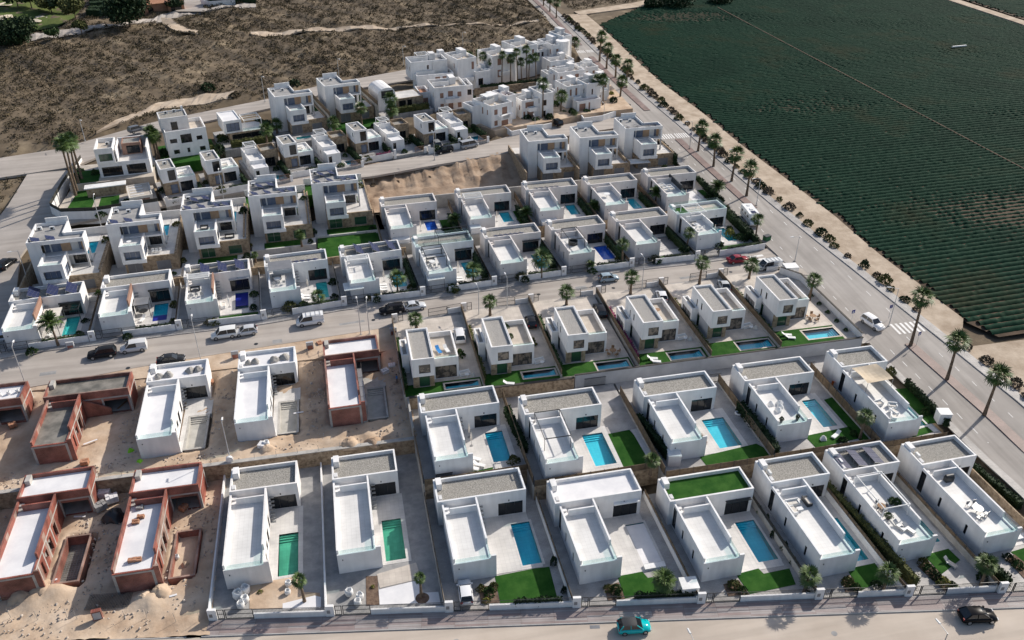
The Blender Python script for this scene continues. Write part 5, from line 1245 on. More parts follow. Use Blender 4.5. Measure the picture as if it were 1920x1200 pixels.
ground_grid('building_site', -80, 5.95, lambda a: 101.0, 123.6, zsite, 'dirt', holes2, bumps=[(at(500, 835, Z2)[0], at(500, 835, Z2)[1], 1.3, .5), (at(490, 840, Z2)[0]-3, at(490, 840, Z2)[1], 1., .5), (at(650, 835, Z2)[0], at(650, 835, Z2)[1], 1.5, .5), (at(690, 815, Z2)[0], at(690, 815, Z2)[1], 1.2, .5), (at(735, 660, 3.5)[0], at(735, 660, 3.5)[1], 1.5, .4)])
cap([(-80, 101), (5.95, 101), (5.95, 124), (-80, 124)], Z2-2.)
ribbon('verge', [(a, 123.4, 3.9) for a in np.linspace(-78, 6, 10)], [(a, s2y(a)+.15, 4.17) for a in np.linspace(-78, 6, 10)], 'dirt', n=40, capz=-.5)
# retaining wall between first and second row, with its thin posts
T = thing('retaining_wall', (0, 0, 0, 0), 'long tan stone retaining wall behind the left front-row houses', 'wall'); mo('wall', MB().box(-80, 100.4, -1.5, 6.0, 101.0, 2.62), 'stone', T); mo('coping', MB().box(-80, 100.35, 2.623, 6.0, 101.05, 2.74), 'concrete', T)
for k in range(22): xx = -60+k*3.05; mo('post', MB().tube((xx, 100.7, 2.743), (xx+random.uniform(-.1, .1), 100.7, 3.7), .025, .025, 5), 'grey_metal', T)
T = thing('retaining_wall', (0, 0, 0, 0), 'concrete side wall between half brick villa and finished villas', 'wall'); mo('wall', MB().box(5.72, 101.06, -.5, 6.0, 124, 4.4), 'concrete', T)
# things lying on the site
for k, (px, py, z, r) in enumerate(((500, 835, 2.6, 0), )):
    x, y = at(px, py, z); bigbag((x, y, z, r), .85, 'white bulk bag on dirt above tan retaining wall')
for k, (px, py, lab) in enumerate(((198, 930, 'pallet of white blocks between brick villas'), (212, 940, 'second pallet of blocks between brick villas'), (190, 955, 'heap of wrapped pallets beside brick villas'))):
    x, y = at(px, py, 0); pallet((x, y, 0, .3*k), lab, 'membrane' if k < 2 else 'concrete_grey', 1.6, 1.2, 1.1)
for k, (px, py, z, lab) in enumerate(((735, 690, 2.5, 'pallet of blocks by street side of half brick villa'), (722, 700, 2.5, 'pallet of bags near half brick villa pool'), (575, 690, 2.5, 'small pallet between gravel-heap villas'), (492, 838, 2.5, 'open block stack on dirt near lamp post'))):
    x, y = at(px, py, z); pallet((x, y, z, .4*k), lab, 'membrane', 1.2, 1., .8)
x, y = at(213, 970, 0); heap((x, y, 0), 1.5, 1.2, 'dark_metal', 'dark tarpaulin-covered mound between brick villas', name='covered_mound', cat='mound')
for k, (px, py, lab) in enumerate(((245, 845, 'lime green sack lying in shade by white villa'), (262, 866, 'lime green sack on the retaining wall edge'))):
    x, y = at(px, py, 2.5); heap((x, y, 2.45), .45, .5, 'lime', lab, name='sack', cat='sack')
for k, (a, b, i) in enumerate(((1.5, 11.6, 0), (1.9, 9.8, 0), (1.4, 8.9, 0), (2.4, 2.0, 0))):
    x, y, rot = BR1[i]; pallet(sub((x, y, 0, R(rot)), a, b, 3.123), '%s loose block stack on roof of rightmost brick villa' % ORD[k], 'terracotta' if k > 0 else 'concrete_grey', .9 if k < 3 else 1.6, .6, .45)
for (px, py, lab) in ((185, 1160, 'broken brick pillar stub at front of building site'), ):
    x, y = at(px, py, 0); o = thing('brick_pillar', (x, y, 0, .1), lab, 'pillar'); mo('shaft', MB().box(-.55, -.25, -.1, .55, .25, 1.5), 'brick', o); mo('meter_panel', MB().box(-.45, -.27, .2, .45, -.252, 1.3), 'wall_grey', o)
for k, (px, py) in enumerate(((134, 655), (442, 672), (582, 655), (738, 628))):
    x, y = at(px, py, 3.9); o = thing('meter_pillar', (x, y, 3.8, .05), '%s grey meter cabinet along street edge of building site' % ORD[k], 'cabinet'); mo('body', MB().box(-.6, -.2, -.2, .6, .2, 1.6), 'wall_grey', o); mo('brick_front', MB().box(-.45, -.23, .1, .45, -.203, 1.0), 'brick', o)
FS = thing('site_fence', (0, 0, 0, 0), 'thin wire site fence along front edge of building site', 'fence')
for k, px in enumerate((20, 70, 125, 145, 235, 275, 330, 375)):
    x, y = at(px, 1165-(px % 3)*4, 0); mo('post', MB().tube((x, y, -.1), (x+.1*(k % 3-1), y, 1.5), .025, .025, 5), 'grey_metal', FS)
x, y = at(205, 1128, 0); o = mo('wire_mesh_sheet', MB(), 'grey_metal', F=(x, y, .12, R(-6)), label='stack of rusty wire mesh sheets on dirt before brick villa', cat='wire mesh'); g = MB()
for k in range(28): g.box(-2.6+k*.19, -1.2, 0, -2.58+k*.19, 1.2, .03)
for k in range(14): g.box(-2.6, -1.2+k*.18, .031, 2.6, -1.18+k*.18, .06)
o.data = g.mesh('wire_mesh_sheet', 'dark_metal')
# people
x, y = at(745, 718, 2.5); person(x, y, 2.5, 200, 'worker in light blue shirt standing by half brick villa', 'blue_cloth', 'dark_metal', True)
x, y = at(752, 712, 2.5); person(x, y, 2.5, 30, 'worker in dark clothes next to light blue worker', 'dark_metal', 'shutter')
x, y = at(1124, 531, 4.2); person(x, y, 4.22, 170, 'pedestrian in dark clothes behind the pale blue car', 'shutter', 'dark_metal')

# rubble, planks and small stacks on the building site
V = []; Fq = []
def chunks(n, x0, x1, y0, y1, zf, rs=(.03, .11)):
    for _ in range(n):
        x, y = random.uniform(x0, x1), random.gauss((y0+y1)/2, (y1-y0)/4); y = min(max(y, y0), y1); r = random.uniform(*rs)*(1 if random.random() < .93 else 2.0); b = len(V)
        if any(q[0]-.3 < x < q[2]+.3 and q[1]-.3 < y < q[3]+.3 for q in holes1+holes2): continue
        z = float(zf(np.array(x), np.array(y)))+.02
        a = random.uniform(0, 3.1); c, s_ = math.cos(a)*r, math.sin(a)*r; k = random.uniform(.5, 1.6)
        V.extend([(x-c*k+s_, y-s_*k-c, z-.05), (x+c*k+s_, y+s_*k-c, z-.05), (x+c*k-s_, y+s_*k+c, z-.05), (x-c*k-s_, y-s_*k+c, z-.05), (x-c*.7*k+s_*.7, y-s_*.7*k-c*.7, z+r), (x+c*.7*k+s_*.7, y+s_*.7*k-c*.7, z+r*.8), (x+c*.7*k-s_*.7, y+s_*.7*k+c*.7, z+r), (x-c*.7*k-s_*.7, y-s_*.7*k+c*.7, z+r*.9)])
        Fq.extend([(b+4, b+5, b+6, b+7), (b, b+1, b+5, b+4), (b+1, b+2, b+6, b+5), (b+2, b+3, b+7, b+6), (b+3, b, b+4, b+7)])
zero = lambda X, Y: 0*X
chunks(500, -66, -23, 74, 84, zero); chunks(250, -42, -35, 80, 100, zero); chunks(200, -28, -22.4, 80, 100, zero); chunks(160, -57, -49.5, 82, 100, zero)
chunks(420, -60, 5, 101.3, 105, zsite); chunks(260, -10, -7, 105, 123, zsite); chunks(260, 3.4, 5.5, 105, 123, zsite); chunks(220, -24.5, -20.5, 105, 123, zsite); chunks(200, -38, -34, 105, 123, zsite); chunks(300, -60, 5, 119.5, 123.5, zsite)
mo('rubble', meshdata('rubble', V, Fq, 'rubble'), None, kind='stuff', label='scattered stones and rubble over the building site dirt', cat='rubble')
for k, (px, py, z, a, l) in enumerate(((100, 1090, 0, 20, 1.0), (325, 1118, 0, 10, .9), (150, 970, 0, -10, 1.6), (15, 1120, 0, 15, 1.8), (560, 775, 2.5, 5, 1.5), (470, 820, 2.5, 30, 1.2), (170, 830, 2.5, 25, 2.0), (230, 760, 2.5, 60, 2.2), (760, 700, 2.5, 40, 1.6), (590, 705, 2.5, 12, 2.4))):
    x, y = at(px, py, z); mo('plank', MB().box(-l/2, -.14, .05, l/2, .14, .1), ('membrane', 'wood')[k % 2 if k > 1 else 0], F=(x, y, z+.08, R(a)), label='%s on building site dirt, %s' % (('pale board', 'wooden plank')[k % 2 if k > 1 else 0], ('front left near brick pool', 'front right near brick pool', 'between left brick villas', 'at left foreground trench', 'right of gravel-heap villa', 'above retaining wall near drum', 'before dark brick shell', 'beside dark brick shell stair', 'by the workers', 'in lane between villas')[k]), cat='plank')
for k, (px, py, z, lab) in enumerate(((160, 870, 2.5, 'brick pallet in shade left of gravel-heap villa'), (25, 800, 2.5, 'brick pallet at far left of site'), (345, 955, 0, 'brick pallet behind rightmost brick villa'), (395, 720, 3.0, 'brick pallet near street edge by gravel-heap villa'), (600, 648, 3.6, 'brick pallet near meter cabinet'), (752, 665, 3.2, 'brick pallet by street villa fence'))):
    x, y = at(px, py, z); pallet((x, y, z, .5*k), lab, 'terracotta', 1.1, .9, .75)
x, y = at(330, 1040, 0); bigbag((x, y, -.72, 0), .6, 'white rubble sack inside sandy brick pool'); x, y = at(345, 1052, 0); heap((x, y, -.72), .5, .5, 'dirt', 'small red earth heap inside sandy brick pool', name='earth_heap'); 
for k, (px, py, r, h) in enumerate(((40, 1118, 1.5, 1.0), (78, 1108, 1.7, 1.1), (270, 1122, 1.3, .9), (300, 1112, 1.5, 1.1), (500, 842, 1.2, .8), (655, 832, 1.5, .9), (700, 828, 1.2, .7))):
    z = 0 if py > 1000 else 2.5; x, y = at(px, py, z); heap((x, y, z-.1), r, h, 'dirt', 'mound of dug earth, %s' % ('left foreground edge', 'beside left foreground trench', 'left of foreground trench pair', 'right of foreground trench pair', 'above wall near bulk bag', 'in front of half brick villa', 'right of half brick villa drain')[k], name='earth_mound', cat='mound')
# ------------------------------------------------------------------ two-storey villas on the street (row 3)
Z3 = 4.5
V3 = [(6.9, 109.6), (19.6, 110.6), (32.3, 111.5), (45.5, 112.7), (58.2, 113.75), (70.9, 114.9)]
REF3 = ['%s two-storey street villa' % o for o in ORD[:6]]
LAB3 = ['two-storey white villa with two loungers on terrace roof, leftmost of six', 'two-storey white villa with plants on terrace roof, second of six', 'two-storey white villa, third of six, dark car behind it', 'two-storey white villa with wooden table on terrace roof, fourth of six', 'two-storey white villa with a blue towel lounger on terrace roof', 'two-storey white villa at avenue end of six']
VP = [(5.1, -.1, 10.5, 1.35), (5.2, -.8, 10.6, .9), (5.0, -1.8, 10.4, .1), (4.6, -2.7, 10.3, -.7), (4.5, -3.3, 10.5, -1.0), (4.8, -3.7, 10.8, -1.0)]
for i, (x, y) in enumerate(V3):
    F = (x, y, Z3, 0.); ref = REF3[i]; T = thing('villa', F, LAB3[i], 'house', 'two-storey street villas')
    block(T, 0, 0, 3.5, 9.0, 2.9, 6.2, {'S': [(1.05, 2.85, 3.5, 5.1)], 'W': [(4.2, 4.7, 4.0, 5.3), (6.2, 6.6, 3.6, 5.0)]}, roof='gravelheap', par=.35, name='upper_wall', glass='curtain_glass')
    mo('soffit', MB().box(.25, .25, 2.9, 3.25, 8.75, 3.0), 'white', T)
    block(T, .12, 1.2, 3.5, 9.0, -.4, 2.897, {'S': [(1.1, 2.8, .1, 2.5)], 'W': [(5.0, 6.4, .1, 2.4)]}, roof=None, mat='wall_grey', name='lower_wall', glass='green_glass')
    mo('stone_facing', MB().box(.12, 1.17, -.3, 1.08, 1.197, 2.89).box(2.82, 1.17, -.3, 3.5, 1.197, 2.89), 'stone', T)
    block(T, 3.503, 3.0, 7.7, 11.0, -.4, 3.95, {'S': [(3.9, 7.35, .05, 2.4)], 'E': [(4.5, 6.5, .1, 2.4)]}, roof='beige_deck', par=.85, name='terrace_wing', glass='curtain_glass')
    block(T, -1.15, 5.6, -.003, 10.3, -.4, 3.6, {'W': [(6.0, 9.6, .1, 2.5)]}, roof='gravelheap', par=.3, name='entrance_wing', glass='shutter')
    mo('glass_railing', MB().box(3.9, 3.1, 3.953, 7.4, 3.13, 4.3), 'rail_glass', T); mo('roof_edge', MB().ring(-.02, -.02, 3.52, 9.02, 6.203, 6.24, .12), 'white', T)
    xl, xr = -1.5, 11.15; y0 = 108.55+.055*(i*2.2)-y; yb0 = s2y(x+xl)+1.05-y; yb1 = s2y(x+xr)+1.05-y; hole = VP[i]
    plot(F, xl, xr, y0, y0, yb0-.02, hole=hole, mat='terrace_cream')
    pool(F, *hole, 'narrow blue pool on front lawn of '+ref, water='water', steps='E', coping='terrace_cream', group='narrow lawn pools')
    ly = 3.0 if i < 2 else 1.1; hh = (hole[0]-.28, hole[1]-.28, hole[2]+.28, hole[3]+.28)
    patch(F, 'lawn', [(xl+.15, y0+.15), (xr-.15, y0+.15), (xr-.15, hole[3]+.75), (xl+.15, hole[3]+.75)], 'turf', .04, hole=hh)
    T = thing('boundary_wall', F, 'brown hedge-topped fence left of '+ref, 'fence', 'villa side fences'); mo('wall', MB().box(xl-.12, y0+.2, -1, xl+.12, yb0-.2, .5), 'concrete', T); mo('screen', MB().box(xl-.06, y0+.2, .503, xl+.06, yb0-.2, 1.55), 'reed', T)
    h0 = sub(F, xl+.35, y0+2); h1 = sub(F, xl+.35, yb0-7)
    hedge(h0[:2], h1[:2], Z3, .5, 1.3, ('leaf', 'leaf_olive', 'leaf', 'leaf_pink', 'leaf_olive', 'leaf')[i], '%s hedge strip left of %s' % (('green', 'olive', 'bushy green', 'pink flowering', 'yellowish', 'leafy')[i], ref), dens=16)
    front_fence((x, y, Z3-.15, 0), xl, yb0, xr, yb1, ref+', street side', gate=(6.6, 10.2), ped=(1.05, 2.0), h=1.0, rail=.75)
    # garden furniture
    if i in (0, 1, 3, 4):
        sofa(sub(F, 8.6, 3.2, .0, R(10)), 1.8, 'white garden sofa on cream terrace of '+ref); table_set(sub(F, 8.9, 2.3), 'small round table in front of sofa at '+ref, 'plastic_white', r=.35)
        if i != 1: heap(sub(F, 9.9, 2.6), .42, .7, 'cream', 'round wicker chair beside sofa of '+ref, name='wicker_chair', cat='chair')
    else:
        table_set(sub(F, 8.7, 2.4), 'wooden dining table on cream terrace of '+ref, 'wood', r=.6)
        for k in range(5): a = k*1.257; chair(sub(F, 8.7+1.05*math.cos(a), 2.4+1.05*math.sin(a), 0, a-math.pi/2), '%s wooden chair round table of %s' % (ORD[k], ref), 'wood', 'wooden chairs of street villas')
    if i in (1, 3, 5):
        for k in range(2 if i != 1 else 1): lounger(sub(F, 1.4+.2*k+(1 if i == 1 else 0), -1.9-.95*k, 0, R(72)), '%s white lounger on lawn of %s' % (('far', 'near')[k], ref))
    if i in (0, 4):
        for k in range(2 if i == 0 else 1): lounger(sub(F, 4.9+1.3*k, 6.2, 3.1, R(15)), '%s lounger on terrace roof of %s' % (('blue towelled', 'white')[k], ref), 'blue_cloth' if k == 0 else 'plastic_white')
    if i == 3: table_set(sub(F, 5.4, 7.4, 3.1), 'wooden table on terrace roof of '+ref, 'wood', r=.5)
    x_, y_ = sub(F, 8.7, 8.6)[:2]; shrub(x_, y_, Z3, .8, 1.6, 'leaf_olive' if i % 2 else 'leaf', 'round shrub on gravel right of '+ref)
for k, (a, b) in enumerate(((4.3, 9.6), (4.4, 6.4))):
    q = sub((V3[1][0], V3[1][1], Z3, 0), a, b, 3.1); T = thing('potted_plant', q, '%s potted plant on second street villa roof terrace' % ('far', 'near')[k], 'plant'); mo('pot', MB().tube((0, 0, 0), (0, 0, .4), .2, .26, 10), 'dark_metal', T); o = shrub(0, 0, .4, .55, .8, 'leaf', name='foliage'); o.parent = T
T = thing('retaining_wall', (0, 0, 0, 0), 'long plain white retaining wall with dark cap below street villas', 'wall')
mo('wall', MB().prism([(32.9, 108.25), (84.6, 109.05), (84.6, 109.3), (32.9, 108.5)], 1.5, 5.0), 'wall_grey', T); mo('cap', MB().prism([(32.8, 108.2), (84.7, 109.0), (84.7, 109.36), (32.8, 108.56)], 5.003, 5.12), 'cap_dark', T)
T = thing('retaining_wall', (0, 0, 0, 0), 'tan stone retaining wall below two leftmost street villas', 'wall'); mo('wall', MB().box(6.02, 108.05, 1.2, 32.7, 108.4, 4.62), 'stone', T); mo('cap', MB().box(6.02, 108.0, 4.623, 32.7, 108.45, 4.8), 'cap_dark', T)
T = thing('boundary_wall', (0, 0, 0, 0), 'white corner wall with dark cap between last street villa and avenue', 'wall')
for a, b in (((84.45, 109.4), (84.45, 131.0)), ((84.45, 131.1), (81.9, 134.6)), ):
    q = math.atan2(b[1]-a[1], b[0]-a[0]); L = math.hypot(b[0]-a[0], b[1]-a[1]); o = mo('wall', MB().box(0, -.12, -3.0, L, .12, 1.3), 'white', T); o.location = (a[0], a[1], 4.5); o.rotation_euler[2] = q
    o = mo('cap', MB().box(-.1, -.17, 1.303, L, .17, 1.42), 'cap_dark', T); o.location = (a[0], a[1], 4.5); o.rotation_euler[2] = q
mb = MB().prism([(82.1, 110.2), (84.3, 109.5), (84.3, 131), (82.1, 133.2)], Z3-2, Z3-.01); mo('gravel_strip', mb, 'terrace_cream', kind='structure'); cap([(82, 109.4), (84.5, 109.4), (84.5, 131), (82, 133.5)], 2.6)
for k in range(5): shrub(83.4, 112.5+k*3.1, Z3, .45, .6, 'leaf', '%s small green plant along last street villa wall' % ORD[k])
x, y = at(1480, 513, 4.2); o = thing('utility_box', (x, y, 4.2, R(-5)), 'white cabin-sized box at street corner', 'cabin'); mo('body', MB().box(-1.3, -1., 0, 1.3, 1., 1.7), 'white', o); mo('roof', MB().box(-1.35, -1.05, 1.703, 1.35, 1.05, 1.85), 'plastic_white', o)

# ------------------------------------------------------------------ villas across the street (row 4) and behind them (row 4b)
Z4 = 4.5
ROW4 = [(-59.5, 136.2, 3.8, 13.6), (-44.5, 137.9, 3.8, 13.6), (-30.3, 139.5, 3.8, 13.4), (-15.8, 140.9, 3.8, 13.2), (-1.35, 141.2, 4.2, 14.0), (13.3, 141.95, 4.5, 14.4), (27.3, 143.1, 3.6, 14.4), (41.4, 144.3, 3.8, 14.2), (55.6, 145.7, 3.6, 14.1), (69.55, 147.3, 4.6, 13.3)]
REF4 = ['%s villa across the street' % o for o in ORD[:10]]
LAB4 = ['white villa with big slatted awning and three roof solar racks, leftmost across street', 'white villa with brown parapet and small pergola, second across street', 'white villa with blue covered pool and roof solar racks, third across street', 'white villa with grey roof pergola panels, fourth across street', 'white villa with white carport and roof solar racks, fifth across street', 'white villa with black roof pergola and white carport, sixth across street', 'cream villa with flat solar collectors on roof, seventh across street', 'white villa with round black sofa on roof, eighth across street', 'cream villa with dining set by dark pool cover, ninth across street', 'white villa with turf and railings on roof, at street corner by avenue']
STY = [('gravel', 'brown'), ('gravel', 'brown'), ('gravel', 'brown'), ('gravel', None), ('gravel', None), ('gravel', None), ('gravel', None), ('gravel', None), ('gravel', None), ('beige_deck', None)]
P4 = [(8.1, 1.9, 10.4, 8.3), (7.9, 2.0, 10.4, 8.3), (8.0, 1.7, 10.4, 8.0), (8.4, 1.3, 10.5, 7.6), (8.5, 2.2, 11., 8.4), (8.2, 2.6, 10.6, 9.0), (8.6, 2.2, 11., 8.4), (8.2, 2.0, 11., 8.2), (8.6, 2.2, 11., 8.4), (8.4, 1.7, 10.6, 7.9)]
def n2y(a): return float(np.interp(a, [p[0] for p in N2], [p[1] for p in N2]))
for i, (x, y, rot, D) in enumerate(ROW4):
    F = (x, y, Z4, R(rot)); ref = REF4[i]; H, d = lhouse(F, 'A', LAB4[i], roof=STY[i][0], D=D, W_=11.8, dark_parapet=STY[i][1], wallm='warm_white' if i in (6, 8, 7) else 'white', awning={0: 'dark_metal', 1: 'dark_metal', 5: 'dark_metal', 6: 'dark_metal', 4: 'wall_grey', 2: 'wall_grey'}.get(i))
    xl = -2.0; xr = (ROW4[i+1][0]-2.0-x)/math.cos(R(rot)) if i < 9 else 14.3
    A_, B_ = sub(F, xl, 0), sub(F, xr, 0)
    yfl = (n2y(A_[0])+.12-A_[1]); yfr = (n2y(B_[0])+.12-B_[1])
    yb = D+1.0; hole = P4[i]; plot(F, xl, xr-.1, yfl, yfr, yb, hole=hole, mat='paving')
    patch(F, 'terrace', [(d['FW']+.02, .27), (hole[2]+.7, .27), (hole[2]+.7, d['YB']-.01), (d['FW']+.02, d['YB']-.01)], 'terrace', .035, hole=hole)
    wb = {0: ('water_green', 'basin_aqua', 'jade green'), 1: ('water_deep', 'basin_aqua', 'blue green'), 2: ('water', 'basin_aqua', 'turquoise'), 3: ('water_green', 'basin_aqua', 'jade'), 7: ('water_blue', 'basin_blue', 'deep blue')}.get(i, ('water', 'basin_aqua', 'turquoise'))
    T = pool(F, *hole, '%s pool at %s' % (wb[2], ref), water=wb[0], basin=wb[1])
    if i in (2, 1): mo('pool_cover', MB().box(hole[0]+.05, hole[1]+(1.2 if i == 2 else .2), -.07, hole[2]-.05, hole[3]-.2 if i == 2 else hole[1]+2.0, -.03), 'navy', T)
    if i == 8: mo('pool_cover', MB().box(hole[0]+.05, hole[1]+.1, -.07, hole[2]-.05, hole[3]-.1, -.03), 'shutter', T)
    fx = lambda q: yfl+(yfr-yfl)*(q-xl)/(xr-xl)
    patch(F, 'lawn', [(5.2, fx(5.2)+.4), (xr-.5, fx(xr-.5)+.4), (xr-.5, -.1), (5.2, -.1)], 'turf', .04)
    front_fence(F, xl, yfl, xr-.1, yfr, ref, gate=(2.1, 5.5), ped=(1.05, 2.0), h=1.0, rail=.6)
    side_wall(F, xl, yfl+.15, yb-.2, .8, 'side wall left of '+ref, mat='white' if i < 4 else 'concrete', top='reed' if i in (1, 2, 6, 8) else ('fence_dark' if i > 2 else None), toph=.7)
    hedge(sub(F, 5.6, fx(5.6)+.45)[:2], sub(F, xr-.7, fx(xr-.7)+.45)[:2], Z4, .55, 1.15 if i != 2 else .5, 'leaf_dark' if i % 3 else 'leaf', 'low dark hedge behind front wall of '+ref, dens=20)
    if i in (4, 5, 6, 7, 8, 9): hedge(sub(F, xr-.75, fx(xr)+2)[:2], sub(F, xr-.75, D-3)[:2], Z4, .7, 1.6, 'leaf_dark', 'dark side hedge right of '+ref, dens=14)
    if i in (0, 2, 4):
        for k in range(3): solar(H, 4.0+3.15*k, d['YB']+2.3, 3.75, 4, 1, ang=4, tilt=33, w=.92, h=1.9)
    if i in (6, 3):
        for k in range(6 if i == 6 else 7): solar(H, 2.4+(1.05 if i == 6 else 1.15)*k, d['YB']+1.6, 3.74, 1, 1, ang=60, tilt=18, w=.95, h=1.5)
    if i in (4,): pergola(H, .4, d['YB']-3.6, 4.2, d['YB']-1.6, 3.123, 2.0, beams=3)
    if i in (2,): pergola(H, .3, d['YB']-2.6, 4.2, d['YB']-.6, 3.123, 2.0, beams=5)
    if i in (3,): pergola(H, .2, d['YB']-4.0, 4.5, d['YB']-.4, 3.123, 2.2, beams=1, cover='shutter')
    if i in (5,): pergola(H, .3, 2.8, 4.3, d['YB']-1.8, 3.123, 2.2, 'dark_metal', beams=2); pergola(H, 4.2, d['YB']+.6, 10.9, D-.5, 3.75, 2.0, 'dark_metal', beams=0, w=.08); mo('glass_railing', MB().ring(-.3, d['YB']+.1, d['X1']-.2, D-.1, 4.303, 4.95, .03), 'rail_glass', H)
    if i in (7,): pergola(H, .9, 2.6, 4.2, d['YB']-1.7, 3.123, 2.2, 'dark_metal', beams=0, w=.08)
    if i in (9,): pergola(H, .6, 5.0, 4.3, d['YB']+1.0, 4.35, 1.6, beams=5); mo('glass_railing', MB().ring(-.4, d['YB']+.1, d['X1']-.15, D-.1, 4.303, 4.95, .03), 'rail_glass', H); mo('turf_mat', MB().box(-.2, d['YB']+.4, 3.723, 2.8, D-.4, 3.75), 'turf', H)
    if i in (0,):
        Q = thing('garden_pergola', sub(F, 5.0, 1.9), 'large white slatted awning beside leftmost pool across street', 'pergola'); pergola(Q, 0, 0, 3.0, 6.0, 0, 2.5, 'grey_metal', beams=0, cover='cream', w=.1)
        Q = thing('garden_pergola', sub(F, 7.4, d['YB']-2.6), 'dark metal pergola at sliding door of leftmost villa', 'pergola'); pergola(Q, 0, 0, 3.4, 2.5, 0, 2.5, 'dark_metal', beams=3, w=.1)
    if i == 1: Q = thing('garden_pergola', sub(F, 5.0, 4.2), 'small grey slatted pergola over dark table', 'pergola'); pergola(Q, 0, 0, 2.6, 2.8, 0, 2.5, 'dark_metal', beams=0, cover='grey_metal', w=.1); table_set(sub(F, 6.3, 5.2), 'dark dining table under small slatted pergola', 'dark_metal', r=.8)
    if i in (4, 5):
        Q = thing('carport', sub(F, -1.2 if i == 4 else -.3, yfl+.6), 'white corrugated carport roof in front of '+ref, 'carport'); w, l = (3.6, 3.0) if i == 4 else (3.3, 3.6)
        m = MB()
        for a in (.1, w-.2):
            for b in (.1, l-.2): m.box(a, b, 0, a+.1, b+.1, 2.45)
        mo('posts', m, 'grey_metal', Q); r = MB(); n = 12
        for k in range(n): r.box(w*k/n+.02, 0, 2.453+(k % 2)*.03, w*(k+1)/n, l, 2.52+(k % 2)*.03)
        mo('roof', r, 'plastic_white', Q)
    # roof terrace and garden furniture
    rt = lambda a, b, r=0: sub(F, a, b, 3.123, R(r))
    if i in (2, 3, 9, 5):
        sofa(rt(1.5, 5.2, 0), 1.7, '%s sofa on roof terrace of %s' % ('dark' if i == 2 else 'grey', ref), 'dark_metal' if i in (2,) else 'grey_metal'); table_set(rt(1.6, 4.0), 'roof terrace table of '+ref, 'dark_metal' if i == 2 else 'plastic_white', r=.6)
        for k in range(3): chair(rt(.9+.9*k, 2.9, 180), '%s roof terrace chair of %s' % (ORD[k], ref), 'plastic_white' if i == 9 else 'grey_metal', 'roof chairs')
    if i == 7:
        o = thing('round_sofa', rt(2.4, 4.6), 'round black sofa on eighth roof across street', 'sofa'); m = MB(); m.tube((0, 0, .05), (0, 0, .42), .95, .95, 18); mo('seat', m, 'dark_metal', o); m = MB()
        for k in range(12): a0, a1 = k*.4, (k+1)*.4; m.prism([(.75*math.cos(a0), .75*math.sin(a0)), (.97*math.cos(a0), .97*math.sin(a0)), (.97*math.cos(a1), .97*math.sin(a1)), (.75*math.cos(a1), .75*math.sin(a1))], .423, .85)
        mo('backrest', m, 'dark_metal', o)
    if i in (0, 1, 8, 6):
        lounger(sub(F, 6.3, 3.0, 0, R(-20)), 'white lounger beside pool of '+ref)
    if i in (3, 4, 5, 9):
        for k in range(3 if i == 4 else 2): lounger(sub(F, 6.2, 1.6+1.0*k, 0, R(80)), '%s white lounger beside pool of %s' % (ORD[k], ref))
        parasol(sub(F, 6.9, 5.2), 'closed cream parasol by pool of '+ref, 'cream')
    if i == 2:
        sofa(sub(F, 5.9, 3.4, 0, R(90)), 1.8, 'white outdoor sofa by blue covered pool'); parasol(sub(F, 7.0, 3.0), 'closed white parasol by blue covered pool', 'plastic_white')
        for k in range(6): mo('stepping_slab', MB().box(hole[2]+.9, 1.5+k*1.0, .0, hole[2]+1.3, 1.8+k*1.0, .05), 'shutter', F=F, label='%s dark square stepping slab beside blue covered pool' % ORD[k], cat='slab', group='stepping slabs')
T = thing('retaining_wall', (0, 0, 0, 0), 'stone back wall along gardens of left villas across street', 'wall'); w = MB().bar((-62, 150.9, 4.6), (10.5, 157.6, 4.6), .35, 3.0); mo('wall', w, 'stone', T)
Z4B = 5.5
ROW4B = [(7.8, 160.8, 2.8), (24.6, 162.2, 2.6), (39.9, 163.3, 1.6), (54.5, 163.3, 3.2), (69.3, 165.1, 2.0)]
REF4B = ['%s villa of the back lot' % o for o in ORD[:5]]
LAB4B = ['cream villa with square blue pool, leftmost of back lot behind street villas', 'cream villa with white roof pergola, second of back lot', 'cream villa with flat roof collectors, third of back lot', 'cream villa with table on roof terrace, fourth of back lot', 'cream villa with dark-lined roof lounge, back lot by avenue']
P4B = [(8.3, 4.4, 10.7, 9.0), (8.3, 3.8, 10.6, 9.0), (8.3, 3.6, 10.6, 9.0), (8.4, 3.6, 10.6, 9.2), (8.3, 3.6, 10.8, 9.2)]
